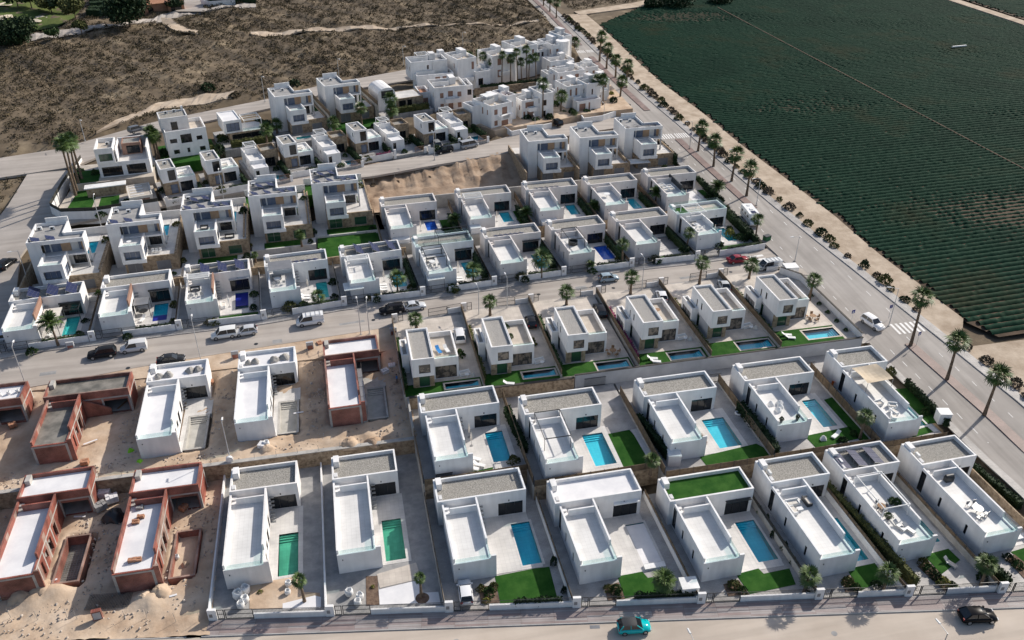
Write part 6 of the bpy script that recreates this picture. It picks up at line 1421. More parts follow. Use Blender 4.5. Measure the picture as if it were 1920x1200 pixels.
for i, (x, y, rot) in enumerate(ROW4B):
    F = (x, y, Z4B, R(rot)); ref = REF4B[i]; H, d = lhouse(F, 'A', LAB4B[i], D=14.3, W_=12., wallm='warm_white', dark_parapet='dark_metal' if i == 4 else None)
    xl = -1.9; xr = (ROW4B[i+1][0]-1.9-x) if i < 4 else 14.6; hole = P4B[i]
    plot(F, xl, xr, -1.6, -1.6, 15.4, hole=hole, mat='paving')
    patch(F, 'terrace', [(d['FW']+.02, .27), (hole[2]+.7, .27), (hole[2]+.7, d['YB']-.01), (d['FW']+.02, d['YB']-.01)], 'terrace', .035, hole=hole)
    T = pool(F, *hole, '%s pool of %s' % ('square blue' if i == 0 else 'turquoise', ref), water='water_blue' if i == 0 else 'water', basin='basin_blue' if i == 0 else 'basin_aqua')
    if i == 4: mo('pool_cover', MB().box(hole[0]+.03, hole[1]+.05, -.07, hole[2]-.03, hole[3]-.05, -.03), 'membrane', T)
    patch(F, 'lawn', [(hole[2]+1.0, -1.3), (xr-.3, -1.3), (xr-.3, 9), (hole[2]+1.0, 9)], 'turf', .04)
    side_wall(F, xl, -1.5, 15.2, .4, 'brown slatted fence left of '+ref, mat='concrete', top='reed', toph=1.4, z0=-2)
    T = thing('retaining_wall', F, 'low back-lot wall in front of '+ref, 'wall'); mo('wall', MB().box(xl, -1.85, -3, xr, -1.6, .7), 'stone' if i > 1 else 'concrete', T)
    hedge(sub(F, 5.2, -1.15)[:2], sub(F, xr-1.0, -1.15)[:2], Z4B, .6, 1.0, 'leaf_dark', 'low dark hedge in front of '+ref, dens=20); hedge(sub(F, xr-.9, 0)[:2], sub(F, xr-.9, 9)[:2], Z4B, .8, 1.5, 'leaf_dark', 'dark garden hedge right of '+ref, dens=16)
    if i == 1: pergola(H, .3, d['YB']-3.4, 4.3, d['YB']-.5, 3.123, 2.3, beams=4)
    if i == 2:
        for k in range(5): solar(H, 2.4+1.2*k, d['YB']+1.6, 3.74, 1, 1, ang=60, tilt=18, w=1.0, h=1.6)
    if i == 3: table_set(sub(F, 2.3, 5.0, 3.123), 'square white table on back-lot roof terrace', 'plastic_white', r=.7)
    if i == 4:
        for k in range(5): sofa(sub(F, 1.4+1.3*(k % 2), 3.6+1.3*(k//2), 3.123, R(8)), 1.2, '%s white roof lounge seat on back-lot villa by avenue' % ORD[k])
    if i in (0, 2): Q = thing('garden_shed', sub(F, 2.0, -1.0), 'low white lean-to in front of '+ref, 'shed'); mo('wall', MB().box(-1.7, -.5, 0, 1.7, .9, 1.3), 'white', Q); mo('roof', MB().box(-1.8, -.55, 1.303, 1.8, .95, 1.42), 'plastic_white', Q)
    if i == 1: Q = thing('garden_shed', sub(F, 1.0, -1.0), 'white cube shed before second back-lot villa', 'shed'); mo('wall', MB().box(-1.1, -.5, 0, 1.1, .9, 1.9), 'white', Q); mo('roof', MB().box(-1.15, -.55, 1.903, 1.15, .95, 2.0), 'plastic_white', Q)
    parasol(sub(F, 6.9, 4.6), 'closed parasol by pool of '+ref, 'grey_metal' if i == 2 else 'cream')
# ------------------------------------------------------------------ tall villas on stone bases (row 5), two more by the hill road
def tall_villa(F, label, ref, solars=0, wood='tan', basement=True, lawn=True, roofm='concrete_grey'):
    """origin: left front of the upper roof, at basement floor; upper floor 6.2..9.3"""
    T = thing('tall_villa', F, label, 'house', 'tall villas on stone bases')
    # upper floor walls with the long loggia
    m = MB()
    m.box(0, 0, -.4, .25, 8.6, 9.3)                                    # left wall, full height
    m.box(.25, 0, 8.55, 9.8, .25, 9.3); m.box(.25, 0, -.4, 2.3, .25, 8.547); m.box(9.5, .0, 3.1, 9.8, .25, 8.547)
    m.box(2.3, 1.7, 6.2, 9.5, 1.95, 8.6); m.box(2.3, .25, 6.0, 9.5, 1.7, 6.2); m.box(2.3, 0, 5.9, 9.5, .247, 6.25)
    m.box(9.55, .25, 6.2, 9.8, 3.2, 9.3); m.box(5.9, 3.0, 5.9, 9.55, 3.25, 9.3); m.box(5.65, 3.25, -.4, 5.9, 8.6, 9.3); m.box(.25, 8.35, -.4, 5.65, 8.6, 9.3); m.box(1.9, 8.6, 5, 5.9, 8.85, 10.2)
    mo('wall', m, 'white', T)
    mo('roof', MB().box(.25, .25, 8.6, 5.65, 8.35, 8.75).box(5.65, .25, 8.6, 9.55, 3.0, 8.75), roofm, T)
    for a, b, g, nm in ((2.5, 3.3, 'blue_glass', 'door'), (3.6, 5.3, 'blue_glass', 'window'), (7.0, 8.2, 'white2', 'shutter_panel'), (8.3, 8.8, 'blue_glass', 'window')):
        mo(nm, MB().box(a, 1.6, 6.25, b, 1.697, 8.5), g, T)
    mo('wood_panel', MB().box(5.3, 1.5, 6.25, 6.95, 1.597, 8.5), wood, T); mo('wood_panel', MB().box(8.85, 1.5, 6.25, 9.45, 1.597, 8.5), wood, T)
    # projecting box with its own terrace
    m = MB(); m.wall('x', 2.4, 6.5, -5.4, -5.15, 3.1, 6.9, [(3.0, 5.9, 3.9, 5.6)]); m.box(2.4, -5.15, 3.1, 2.65, 0, 6.9); m.wall('y', -5.15, -.003, 6.25, 6.5, 3.1, 6.9, [(-4.2, -1.2, 3.6, 5.6)]); m.box(2.65, -5.15, 3.1, 6.25, 0, 3.3)
    mo('front_box', m, 'white', T); mo('box_terrace', MB().box(2.65, -5.15, 5.95, 6.25, -.003, 6.12), 'deck', T)
    mo('glass_railing', MB().box(2.7, -5.3, 6.903, 6.2, -5.27, 7.3), 'rail_glass', T)
    win(T, 'S', -5.4, 3.0, 5.9, 3.9, 5.6, 'blue_glass', 3, 'grey_metal', inset=.6); win(T, 'E', 6.5, -4.2, -1.2, 3.6, 5.6, 'blue_glass', 2)
    mo('balcony_wall', MB().box(5.2, -5.55, 3.1, 6.75, -5.403, 3.9), 'white', T)
    # ground floor behind the covered porch
    mo('ground_floor', MB().wall('x', 2.65, 9.3, 2.0, 2.25, 3.1, 6.0, [(6.7, 9.0, 3.2, 5.5)]), 'white', T); win(T, 'S', 2.0, 6.7, 9.0, 3.2, 5.5, 'dark_glass', 3)
    mo('pillar', MB().box(9.5, -.0, 3.1, 9.8, .3, 5.9).box(9.5, 2.6, 3.1, 9.8, 2.9, 5.9), 'white', T)
    # stone basement and terrace
    m = MB(); m.wall('x', 2.3, 12.0, -3.4, -3.1, -.6, 3.3, [(2.7, 5.4, .1, 2.3), (8.0, 10.6, .3, 2.2)]); mo('stone_base', m, 'stone', T)
    mo('stone_base', MB().box(11.7, -3.1, -.6, 12.0, 14.0, 3.5).box(2.3, -3.1, -.6, 2.6, 0, 3.0), 'stone', T)
    mo('terrace_floor', MB().box(6.5, -3.1, 2.9, 11.7, 2.0, 3.1).box(9.8, 2.0, 2.9, 11.7, 14, 3.1), 'terrace', T)
    win(T, 'S', -3.4, 2.7, 5.4, .1, 2.3, 'green_glass' if lawn else 'shutter', 2, 'grey_metal'); win(T, 'S', -3.4, 8.0, 10.6, .3, 2.2, 'green_glass' if lawn else 'shutter', 1, 'grey_metal')
    for k in range(solars):
        solar(T, (2.0, 4.6, 7.6, 9.3, 3.0, 5.2)[k], (1.6, 1.7, 1.6, 1.7, 5.6, 6.0)[k], 8.76, 2, 1, ang=18, tilt=24, w=1.0, h=1.6)
    ac_unit(T, 1.1, 6.6, 8.76); ac_unit(T, 3.4, 6.2, 8.76, .2) if solars < 5 else None
    return T
ROW5 = [(-58.9, 156.0), (-46.0, 161.3), (-32.8, 165.2), (-20.1, 169.85), (-7.3, 173.9)]
REF5 = ['%s tall villa with stone base' % o for o in ORD[:5]]
LAB5 = ['tall white villa with two solar panels on roof, leftmost on stone base', 'tall white villa with small pool at its right, second on stone base', 'tall white villa with many solar panels and furniture, third on stone base', 'tall white villa with solar panels and small lawn, fourth on stone base', 'tall white villa with solar panels and wide lawn, fifth on stone base']
for i, (x, y) in enumerate(ROW5):
    F = (x, y, 5.5, R(2.8)); tall_villa(F, LAB5[i], REF5[i], solars=(2, 2, 6, 6, 6)[i], lawn=i > 1)
    plot(F, -1.6, 12.3 if i < 4 else 14, -6.4, -6.4, 1.6, None, 'terrace', deep=3)
    cap(wpoly(F, [(-2, -6.6), (13, -6.6), (13, 18), (-2, 18)]), 5.0)
    # garden at ground-floor level behind, with the pool on the right
    hole = (7.2, 6.0, 9.6, 11.4)
    G = sub(F, 0, 0, 3.1); yb = 17.5 if i != 0 else 20
    plot(G, -1.6, 11.65, 8.7, 8.7, yb, None, 'paving', deep=3.4) if False else None
    m = MB(); m.prism([(5.95, 3.3), (7.2, 3.3), (7.2, 15), (5.95, 15)], -3, 0); m.prism([(9.6, 3.3), (11.65, 3.3), (11.65, 15), (9.6, 15)], -3, -.21); m.prism([(7.2, 3.3), (9.6, 3.3), (9.6, 6), (7.2, 6)], -3, 0); m.prism([(7.2, 11.4), (9.6, 11.4), (9.6, 15), (7.2, 15)], -3, 0); m.prism([(-1.6, 8.9), (5.95, 8.9), (5.95, 15), (-1.6, 15)], -3, -.005)
    mo('upper_garden', m, 'terrace' if i < 3 else 'turf', F=G, kind='structure')
    pool(G, 7.2, 6.0, 9.6, 11.4, 'turquoise upper pool of '+REF5[i], water='water_deep' if i < 2 else 'water', coping='terrace')
    if i > 1: patch(F, 'lawn', [(1.9, -6.0), (9.5 if i < 4 else 12.5, -6.0), (9.5 if i < 4 else 12.5, -3.5), (1.9, -3.5)], 'turf', .04)
    side_wall(F, -1.7, -6.2, 15, 3.4 if i else 3.0, 'tan stone side wall left of '+REF5[i], mat='stone', t=.3)
    mo('boundary_wall', MB().box(-1.6, 15.05, 1., 11.6, 15.25, 4.6), 'white2', F=F, label='white street wall behind '+REF5[i], cat='wall')
    if i == 2:
        sofa(sub(F, 8.5, -1.5, 3.1), 1.8, 'black outdoor sofa on stone terrace of third tall villa', 'dark_metal'); sofa(sub(F, 4.2, -2.8, 6.123), 1.5, 'dark sofa on box terrace of third tall villa', 'dark_metal')
    if i == 1:
        table_set(sub(F, 4.0, -3.2, 6.123), 'round white table on box terrace of second tall villa', 'plastic_white', r=.45)
        for k in range(3): chair(sub(F, 7.5+.7*k, -1.5, 3.1, 0), '%s white chair under porch of second tall villa' % ORD[k])
hedge_px((112, 545), (120, 520), 5.5, .8, 1.2, 'leaf_dark', 'dark bushes left of leftmost tall villa')
# big lawn of the fifth
gpatch('lawn', [(595, 440), (700, 425), (712, 452), (596, 466)], 5.0, 'turf', .08)
plot((-5, 157.5, 5.0, R(4)), -1.5, 11.6, 0, 0, 19.8, None, 'terrace', deep=2.5)
patch((-5, 157.5, 5.0, R(4)), 'lawn', [(-1.0, .6), (11.2, .6), (11.2, 9.5), (-1.0, 9.5)], 'turf', .05)
ROW5B = [(43.3, 189.8, 1.5), (56.0, 189.7, 1.5), (68.8, 193.9, 1.5)]
REF5B = ['%s tall villa near avenue' % o for o in ORD[:3]]
LAB5B = ['tall white villa with bare roof, beside the empty dirt plot', 'tall white villa with bare roof, middle of three near avenue', 'tall white villa with solar roof, corner nearest avenue']
for i, (x, y, rot) in enumerate(ROW5B):
    F = (x, y, 5.5, R(rot)); T = tall_villa(F, LAB5B[i], REF5B[i], solars=(0, 0, 4)[i], lawn=False); plot(F, -1.7, 12.4, -6.2, -6.2, 1.8, None, 'paving', deep=3)
    cap(wpoly(F, [(-2, -6.4), (13, -6.4), (13, 16), (-2, 16)]), 5.0)
    G = sub(F, 0, 0, 3.1); m = MB().prism([(5.95, 3.3), (11.65, 3.3), (11.65, 13), (5.95, 13)], -3, 0).prism([(-1.6, 8.9), (5.95, 8.9), (5.95, 13), (-1.6, 13)], -3, -.005); mo('upper_garden', m, 'terrace', F=G, kind='structure')
    side_wall(F, -1.8, -6, 13, 4.0, 'tan stone side wall left of '+REF5B[i], mat='stone', t=.3)
Q = thing('garden_pergola', sub((68.8, 193.9, 5.5, 0), -.5, -6.0), 'white double-panel awning in garden near avenue crossing', 'pergola'); pergola(Q, 0, 0, 5.5, 3.0, 0, 2.4, 'grey_metal', beams=1, cover='plastic_white')
hedge((81.2, 190), (81.2, 203), 6.0, .8, 2.4, 'leaf_dark', 'tall dark hedge of avenue-corner tall villa')
for i, (x, y, rot, lab) in enumerate(((-15.7, 223.7, 14, 'tall white villa with roof units by hill road, left of two'), (-3.0, 230.7, 14, 'tall white villa by hill road, right of two, small blue pool'))):
    F = (x, y, 9.7, R(rot)); tall_villa(F, lab, 'hill', 0, 'tan', lawn=False); cap(wpoly(F, [(-2, -6), (13, -6), (13, 10), (-2, 10)]), 9.0)
    plot(F, -1.8, 12.2, -9.5, -9.5, 1.8, (2.8, -7.6, 11.5, -5.8) if i == 0 else None, 'paving' if i == 0 else 'turf', deep=3)
    G = sub(F, 0, 0, 3.1); m = MB().prism([(5.95, 3.3), (11.65, 3.3), (11.65, 13), (5.95, 13)], -3, 0); mo('upper_garden', m, 'turf', F=G, kind='structure')
    if i == 0: pool(F, 2.8, -7.6, 11.5, -5.8, 'long narrow green pool below left tall hill villa', water='water_green')
    side_wall(F, 12.4, -6, 12, 4.2, 'brown fence right of %s tall hill villa' % ('left', 'right')[i], mat='concrete', top='reed', toph=1.2)

# ------------------------------------------------------------------ small houses along the upper street
def tower_house(F, label, ref, roofstuff=True, furn=None):
    T = thing('tower_house', F, label, 'house', 'small tower houses')
    block(T, 0, 0, 3.3, 6.4, 3.0, 6.3, {'S': [(1.4, 3.0, 3.4, 5.8)], 'W': [(1.2, 1.7, 4.2, 5.4)]}, roof='gravel', par=.3, name='upper_wall', glass='dark_glass')
    block(T, .1, .3, 3.3, 6.4, -.5, 2.997, {'S': [(1.5, 3.0, .2, 2.3)]}, roof=None, mat='stone', name='stone_base', glass='blue_glass')
    block(T, 3.303, .9, 7.2, 7.5, -.5, 3.4, {'S': [(3.7, 6.4, .1, 2.4)]}, roof='deck', par=.4, name='terrace_wing', glass='dark_glass')
    mo('glass_railing', MB().box(3.5, 1.0, 3.403, 7.0, 1.03, 3.9), 'rail_glass', T)
    if roofstuff: ac_unit(T, 1.6, 3.6, 6.02, .2)
    plot(F, -.8, 7.9, -4.6, -4.6, 9.5, None, 'paving', deep=2.5)
    front_fence(F, -.8, -4.6, 7.9, -4.6, ref, gate=None, ped=None, h=.9, rail=.5, pillar=.6, box=False)
    return T
def low_house(F, label, ref, poolc=True):
    T = thing('low_house', F, label, 'house', 'small low houses')
    block(T, 0, 3.2, 3.5, 13.0, -.5, 3.5, {'W': [(5, 5.6, 1, 2.2), (9, 9.6, 1, 2.2)]}, roof='deck', par=.5, name='wall')
    block(T, .05, 0, 3.4, 3.197, -.5, 2.7, {'S': [(.4, 1.2, .1, 2.1)]}, roof='membrane', par=.12, name='porch_wall')
    block(T, 3.503, 6.8, 7.4, 11.5, -.5, 4.2, {'S': [(4.0, 6.5, .1, 2.3)]}, roof='gravel', par=.7, mat='stone', name='stone_wing')
    mo('parapet', MB().box(.25, 9.0, 3.003, 3.25, 9.2, 4.3), 'white', T)
    pergola(T, .5, 9.4, 3.2, 12.6, 3.003, 2.0, beams=3)
    hole = (4.3, -1.9, 6.6, .6) if poolc else None
    plot(F, -.8, 7.9, -3.4, -3.4, 14.5, hole, 'paving', deep=2.5)
    if poolc: pool(F, *hole, 'small turquoise pool beside '+ref, steps=None)
    front_fence(F, -.8, -3.4, 7.9, -3.4, ref, gate=(5.6, 8.0), ped=None, h=1.0, rail=0, pillar=.6, box=False, gh=1.4, bars='brown')
    return T
TW = [(-39.8, 188.4, 17), (-30.6, 191.9, 17), (-13.7, 199.2, 16), (3.2, 205.4, 17), (20.5, 208.8, 16)]
LW = [(-20.6, 194.3, 16), (-3.9, 200.2, 16), (12.1, 206.5, 16), (29.0, 211.2, 15)]
for i, (x, y, r) in enumerate(TW):
    F = (x, y+.4, 8.5, R(r)); tower_house(F, 'small white tower house on stone base, %s from left along upper street' % ORD[i], '%s tower house' % ORD[i])
    if i in (0, 1, 2):
        sofa(sub(F, 4.6, 3.4, 3.05), 1.4, 'white lounge seat on terrace roof of %s tower house' % ORD[i]); chair(sub(F, 6.1, 2.6, 3.05), 'white chair on terrace roof of %s tower house' % ORD[i])
    hedge(sub(F, 3.6, -4.2)[:2], sub(F, 7.4, -4.2)[:2], 8.5, .6, 1.1, 'leaf_pink' if i == 3 else 'leaf_dark', ('%s front hedge of %s tower house' % ('magenta flowering' if i == 3 else 'dark', ORD[i])), dens=20)
    hedge(sub(F, 7.5, -3.5)[:2], sub(F, 7.5, 1.5)[:2], 8.5, .7, 1.5, 'leaf_dark', 'dark side hedge of %s tower house' % ORD[i], dens=18)
for i, (x, y, r) in enumerate(LW):
    F = (x, y, 8.6, R(r)); low_house(F, 'low white house with stone wing and roof pergola, %s from left along upper street' % ORD[i], '%s low house' % ORD[i], poolc=i in (0, 1, 3))
    hedge(sub(F, 7.3, -2.5)[:2], sub(F, 7.3, 6)[:2], 8.6, .8, 1.6, 'leaf_dark', 'dark hedge right of %s low house' % ORD[i], dens=18)

# ------------------------------------------------------------------ bigger houses below the hill road
F = (-54.8, 198.4, 10.2, R(6)); T = thing('modern_villa', F, 'modern white villa with black glazing and walled roof court, upper left', 'house')
block(T, 0, 0, 3.9, 7.4, 3.4, 6.9, {'S': [(.7, 3.5, 3.9, 5.6)]}, roof='beige_deck', par=.9, name='tower_wall', glass='green_glass', mull=3); ac_unit(T, 2.4, 5, 6.01); mo('court_shade', MB().box(4.2, .5, 3.4, 4.4, 8.2, 6.2), 'white', T)
block(T, 0, .3, 11.0, 8.5, -.6, 3.397, {'S': [(.6, 4.9, .2, 2.4), (5.9, 10.0, .2, 2.5)]}, roof='terrace', par=.12, name='ground_wall')
m = MB().box(10.7, .5, 3.4, 11.0, 9.6, 6.2).box(4.2, 9.3, 3.4, 10.7, 9.6, 6.0); mo('court_wall', m, 'white', T)
block(T, 5.2, 4.8, 9.4, 9.0, 3.3, 6.0, {'S': [(6.2, 9.1, 3.5, 5.4)]}, roof='gravel', par=.15, mat='brown', name='roof_room')
plot(F, -6.5, 11.4, -2.2, -2.2, 10, None, 'beige_deck', deep=3)
GZ_ = 8.5; gl = [at(118, 405, GZ_), at(182, 404, GZ_), at(300, 386, GZ_), (-43.6, 196.0), (-61.5, 196.4), at(104, 398, GZ_)]
mo('garden_ground', MB().prism(gl, GZ_-2, GZ_), 'beige_deck', kind='structure'); cap(gl, GZ_-1.5); G0 = (0, 0, GZ_, 0)
patch(G0, 'lawn', gpx([(122, 398), (170, 396), (186, 352), (152, 350)], GZ_), 'turf', .05); patch(G0, 'lawn', gpx([(182, 398), (222, 392), (224, 366), (190, 370)], GZ_), 'turf', .05)
patch(F, 'lawn', [(-6.2, -1.8), (-.4, -1.8), (-.4, 6), (-6.2, 6)], 'turf', .05)
q = at(162, 372, GZ_); o = thing('garden_pavilion', (q[0], q[1], GZ_, R(8)), 'flat white canopy over stone garden wall, upper left', 'pavilion'); mo('roof', MB().box(0, 0, 2.0, 8.6, 2.4, 2.2), 'plastic_white', o); mo('back_wall', MB().box(.4, .1, 0, 8.4, .35, 2.0), 'stone', o)
q = at(247, 392, GZ_); o = thing('garage', (q[0], q[1], GZ_, R(14)), 'pale flat-roofed garage with dark door at upper street', 'garage'); block(o, 0, 0, 4.8, 7.4, -.8, 2.6, {'S': [(.8, 4.1, .0, 2.0)]}, roof='beige_deck', par=.12, name='wall', glass='brown', mat='cream')
for k in range(4): mo('roof_strip', MB().box(  .4, 1.2+1.6*k, 2.483, 3.2, 1.5+1.6*k, 2.55), 'white', o)
Q = sub(F, -7, -11.5); 
wl_ = [at(70, 418, 8.2), at(98, 398, 8.4), at(150, 300, 9.6)]
T = thing('boundary_wall', (0, 0, 0, 0), 'long white wall with dark fence round the upper left garden', 'wall')
pts = [at(300, 390, 8.2), at(180, 408, 8.2), at(118, 410, 8.2), at(98, 398, 8.3), at(120, 350, 9.0), at(152, 296, 9.8)]
for a, b in zip(pts[:-1], pts[1:]):
    q = math.atan2(b[1]-a[1], b[0]-a[0]); L = math.hypot(b[0]-a[0], b[1]-a[1]); o = mo('wall', MB().box(0, -.12, -1.5, L, .12, 1.5), 'white', T); o.location = (a[0], a[1], 8.3); o.rotation_euler[2] = q
    o = mo('fence', MB().box(0, -.03, 1.503, L, .03, 2.3), 'fence_dark', T); o.location = (a[0], a[1], 8.3); o.rotation_euler[2] = q
F = (-40.8, 207.4, 10.5, R(14)); T = thing('white_house', F, 'three-storey plain white house with square windows, below hill road', 'house')
block(T, 0, 0, 9.4, 8.4, -.6, 6.5, {'S': [(1.2, 2.5, .9, 1.9), (4.3, 4.9, .9, 2.0), (7.2, 8.5, .9, 1.9), (.8, 2.4, 3.6, 4.6), (3.3, 5.8, 3.3, 5.4), (6.9, 8.2, 3.6, 4.6)]}, roof='beige_deck', par=.9, name='wall')
block(T, -.4, 2.6, 6.0, 8.3, 5.7, 9.0, {'S': [(1.9, 3.4, 5.9, 7.9)]}, roof='gravel', par=.25, mat='white2', name='roof_room'); ac_unit(T, 1.6, 6.8, 8.76); ac_unit(T, 3.6, 7.2, 8.76)
mo('chimney', MB().box(5.2, 7.6, 8.6, 5.7, 8.1, 9.9), 'white', T)
plot(F, -2, 11, -4, -4, 10, None, 'turf', deep=3)
F = (-28.4, 216.4, 10.2, R(16)); T = thing('modern_villa', F, 'modern white glazed villa with thin frame pergola, below hill road', 'house')
block(T, 0, 0, 4.4, 8.2, 2.4, 5.6, {'S': [(.6, 3.8, 2.8, 4.9)]}, roof='membrane', par=.2, name='upper_wall', glass='blue_glass', mull=3)
block(T, 1.2, -.3, 10, 7, -.6, 2.397, {'S': [(1.6, 8.8, .2, 2.0)]}, roof='terrace', par=.05, mat='stone', name='stone_base'); pergola(T, 5.2, 1.0, 9.6, 6.5, 2.4, 2.4, beams=3, w=.14)
mo('glass_railing', MB().box(4.5, -.2, 2.4, 9.9, -.17, 3.2), 'rail_glass', T); plot(F, -1.5, 11, -5, -5, 10, None, 'paving', deep=3)
hedge(sub(F, .5, -3.5)[:2], sub(F, 10.5, -3.5)[:2], 10.2, 1.4, 1.5, 'leaf_olive', 'olive hedge in front of modern glazed villa'); hedge(sub(F, 9.5, 7.5)[:2], sub(F, 12, 4)[:2], 10.2, 1.6, 2.6, 'leaf_dark', 'tall dark hedge behind modern glazed villa')
F = (12.1, 233.3, 10.6, R(15)); T = thing('modern_villa', F, 'white villa with curved shell roof, below hill road', 'house')
mb = MB(); n = 10
for i in range(n+1):
    a = math.pi*i/n; xx = 1.9-3.2*math.cos(a)*(1 if a < math.pi/2 else .62); zz = 3.2+3.0*math.sin(a)**.6
    mb.v += [(xx, 0, zz if 0 < i < n else .0), (xx, 8.2, zz if 0 < i < n else 0.)]
for i in range(n): mb.f.append((2*i, 2*i+2, 2*i+3, 2*i+1))
mb.f.append(tuple(range(0, 2*n+2, 2))); mb.f.append(tuple(range(2*n+1, 0, -2))); mo('shell_roof', mb, 'white', T, smooth=False)
block(T, 4.0, -1.0, 11.5, 6.0, -.6, 3.0, {'S': [(4.4, 6.4, .2, 2.4), (6.8, 8.2, .2, 2.4)]}, roof='terrace', par=.1, mat='stone', name='stone_wing'); plot(F, -2, 13, -4.5, -4.5, 9, None, 'paving', deep=3)
mo('window', MB().box(-.2, -.03, 3.4, 3.2, -.003, 5.4), 'dark_glass', T)
hedge(sub(F, 1.5, -3.6)[:2], sub(F, 12, -3.6)[:2], 10.6, 1.2, 1.5, 'leaf_olive', 'olive hedge in front of curved roof villa'); hedge(sub(F, 5.5, 8)[:2], sub(F, 12.5, 5)[:2], 10.6, 1.8, 2.4, 'leaf_dark', 'dark hedge behind curved roof villa')

# ------------------------------------------------------------------ white apartment cluster
def apart(F, label, parts, name='apartment_block'):
    T = thing(name, F, label, 'apartment block', 'white apartment blocks')
    for n, p in enumerate(parts):
        x0, y0, x1, y1, z0, z1 = p[:6]; w = dict(p[6]) if len(p) > 6 and p[6] else {}
        if 'W' not in w and y1-y0 > 4.5: w['W'] = [(y0+1.2, y0+1.8, z1-3.0, z1-1.6)]+([(y1-2.0, y1-1.3, z1-3.2, z1-1.6)] if y1-y0 > 6 else [])
        block(T, *p[:6], wins=w, roof=p[7] if len(p) > 7 else ('beige_deck', 'concrete_grey', 'terracotta')[n % 3], par=p[8] if len(p) > 8 else .8, name='wall', glass='brown' if n % 2 == 0 else 'dark_glass', frame='brown', mat=p[9] if len(p) > 9 else 'white')
        if x1-x0 > 3 and y1-y0 > 4:
            zr = z1-.8+.004; hx, hy = x1-x0, y1-y0
            mo('roof_divider', MB().box(x0+.26, y0+hy*.45, zr, x0+hx*.55, y0+hy*.45+.18, zr+1.25), 'white', T)
            mo('stair_box', MB().box(x0+hx*.6, y0+hy*.55, zr, x0+hx*.6+1.7, y1-.3, zr+1.9), 'white2' if n % 2 else 'white', T)
            ac_unit(T, x0+hx*.3, y0+hy*.65, zr, .3*n); ac_unit(T, x0+hx*.35, y0+hy*.2, zr, 1.2)
            if n == 0: mo('balcony', MB().ring(x0+hx*.3, y0-1.3, x0+hx*.75, y0-.003, z0+3.2, z0+4.3, .14).box(x0+hx*.3+.15, y0-1.15, z0+3.25, x0+hx*.75-.15, y0-.16, z0+3.4), 'white', T)
    return T
W2 = lambda *a: {'S': list(a)}
ZA = 9.5
T = apart((26.4, 233.0, ZA, R(6)), 'white apartment block with arched balcony front, left of courtyard', [(0, 0, 9.4, 8.6, -.8, 6.6, {'S': [(1.6, 2.6, .6, 2.0), (6.6, 7.7, .6, 2.0), (1.6, 2.6, 3.6, 5.0), (6.6, 7.7, 3.6, 5.0), (3.9, 5.3, .3, 2.3), (3.9, 5.3, 3.4, 5.4)], 'E': [(1, 2.2, 3.6, 5)]}), (9.403, 1.2, 11.4, 8, -.8, 6.2, {'S': [(9.8, 11.0, 3.4, 5.0)]}), (-3.0, 5.5, -.003, 12, -.8, 4.0, {'S': [(-2.6, -.6, .3, 2.4)]})])
mo('balcony', MB().box(3.4, -.6, 3.0, 5.8, -.003, 3.9), 'white', T)
T = apart((23.2, 246.5, ZA+1, R(8)), 'white stepped apartment block at end of hill road', [(0, 0, 11, 5.5, -1, 5.4, {'S': [(5.4, 6.8, 2.6, 4.6), (7.6, 9.0, 2.6, 4.6)], 'W': [(1.5, 2.5, 1, 2.5)]}), (-1, 3, 10, 9.5, 3.5, 8.6, {'S': [(3.8, 4.4, 6.2, 7.4)]}), (5.4, 2.6, 9.6, 2.997, 5.5, 8.3, None, None, 0, 'white2')])
pergola(T, 1.5, 4, 5, 8.5, 7.8, 2.2, 'plastic_white', beams=4)
T = apart((35.5, 249.6, ZA+1, R(18)), 'first white terraced block behind courtyard palms', [(0, 0, 6.3, 9, -1, 8.6, {'S': [(4.6, 5.4, 5.2, 7.4)], 'W': [(2, 2.6, 5.5, 7)]}), (5.2, -1.5, 10, 3, -1, 4.6, {'S': [(6.0, 7.6, .5, 2.6)]})])
T = apart((46.5, 253.0, ZA+1, R(20)), 'second white terraced block behind courtyard palms', [(0, 0, 7.2, 9, -1, 8.2, {'S': [(1.8, 3.2, 5.2, 7.2), (1.8, 3.0, 1.6, 3.8), (5.2, 6.4, 5.2, 7.0)]}), (-3.5, -.5, -.003, 5, -1, 5.0, {'S': [(-3, -1.6, 2.2, 4.2)]})]); mo('round_tower', MB().tube((7.4, 1.6, -1), (7.4, 1.6, 8.6), 2.0, 2.0, 20), 'white', T, smooth=False)
T = apart((55.3, 259.5, ZA+1, R(20)), 'third white terraced block behind courtyard with roof pergola', [(0, 0, 7.5, 9, -1, 8.8, {'S': [(5.6, 6.3, 5.6, 7.4)], 'W': [(3, 3.6, 5.6, 7)]}), (7.503, 1.0, 12, 8, -1, 6.6, {'S': [(8.4, 9.2, 4.4, 5.8), (9.8, 10.6, 4.4, 5.8)]})]); pergola(T, 7.8, .2, 11.8, 3.2, 5.9, 2.6, beams=4)
T = apart((67.5, 262.5, ZA+.5, R(20)), 'farthest white terraced block beside the avenue', [(0, 0, 5.0, 9, -1, 8.6, {'S': [(1.2, 2.4, 5.0, 7.2)]}), (5.003, 2, 8.5, 10, -1, 10.2)]); mo('round_tower', MB().tube((4.2, .8, -1), (4.2, .8, 9.4), 2.2, 2.2, 22), 'white', T)
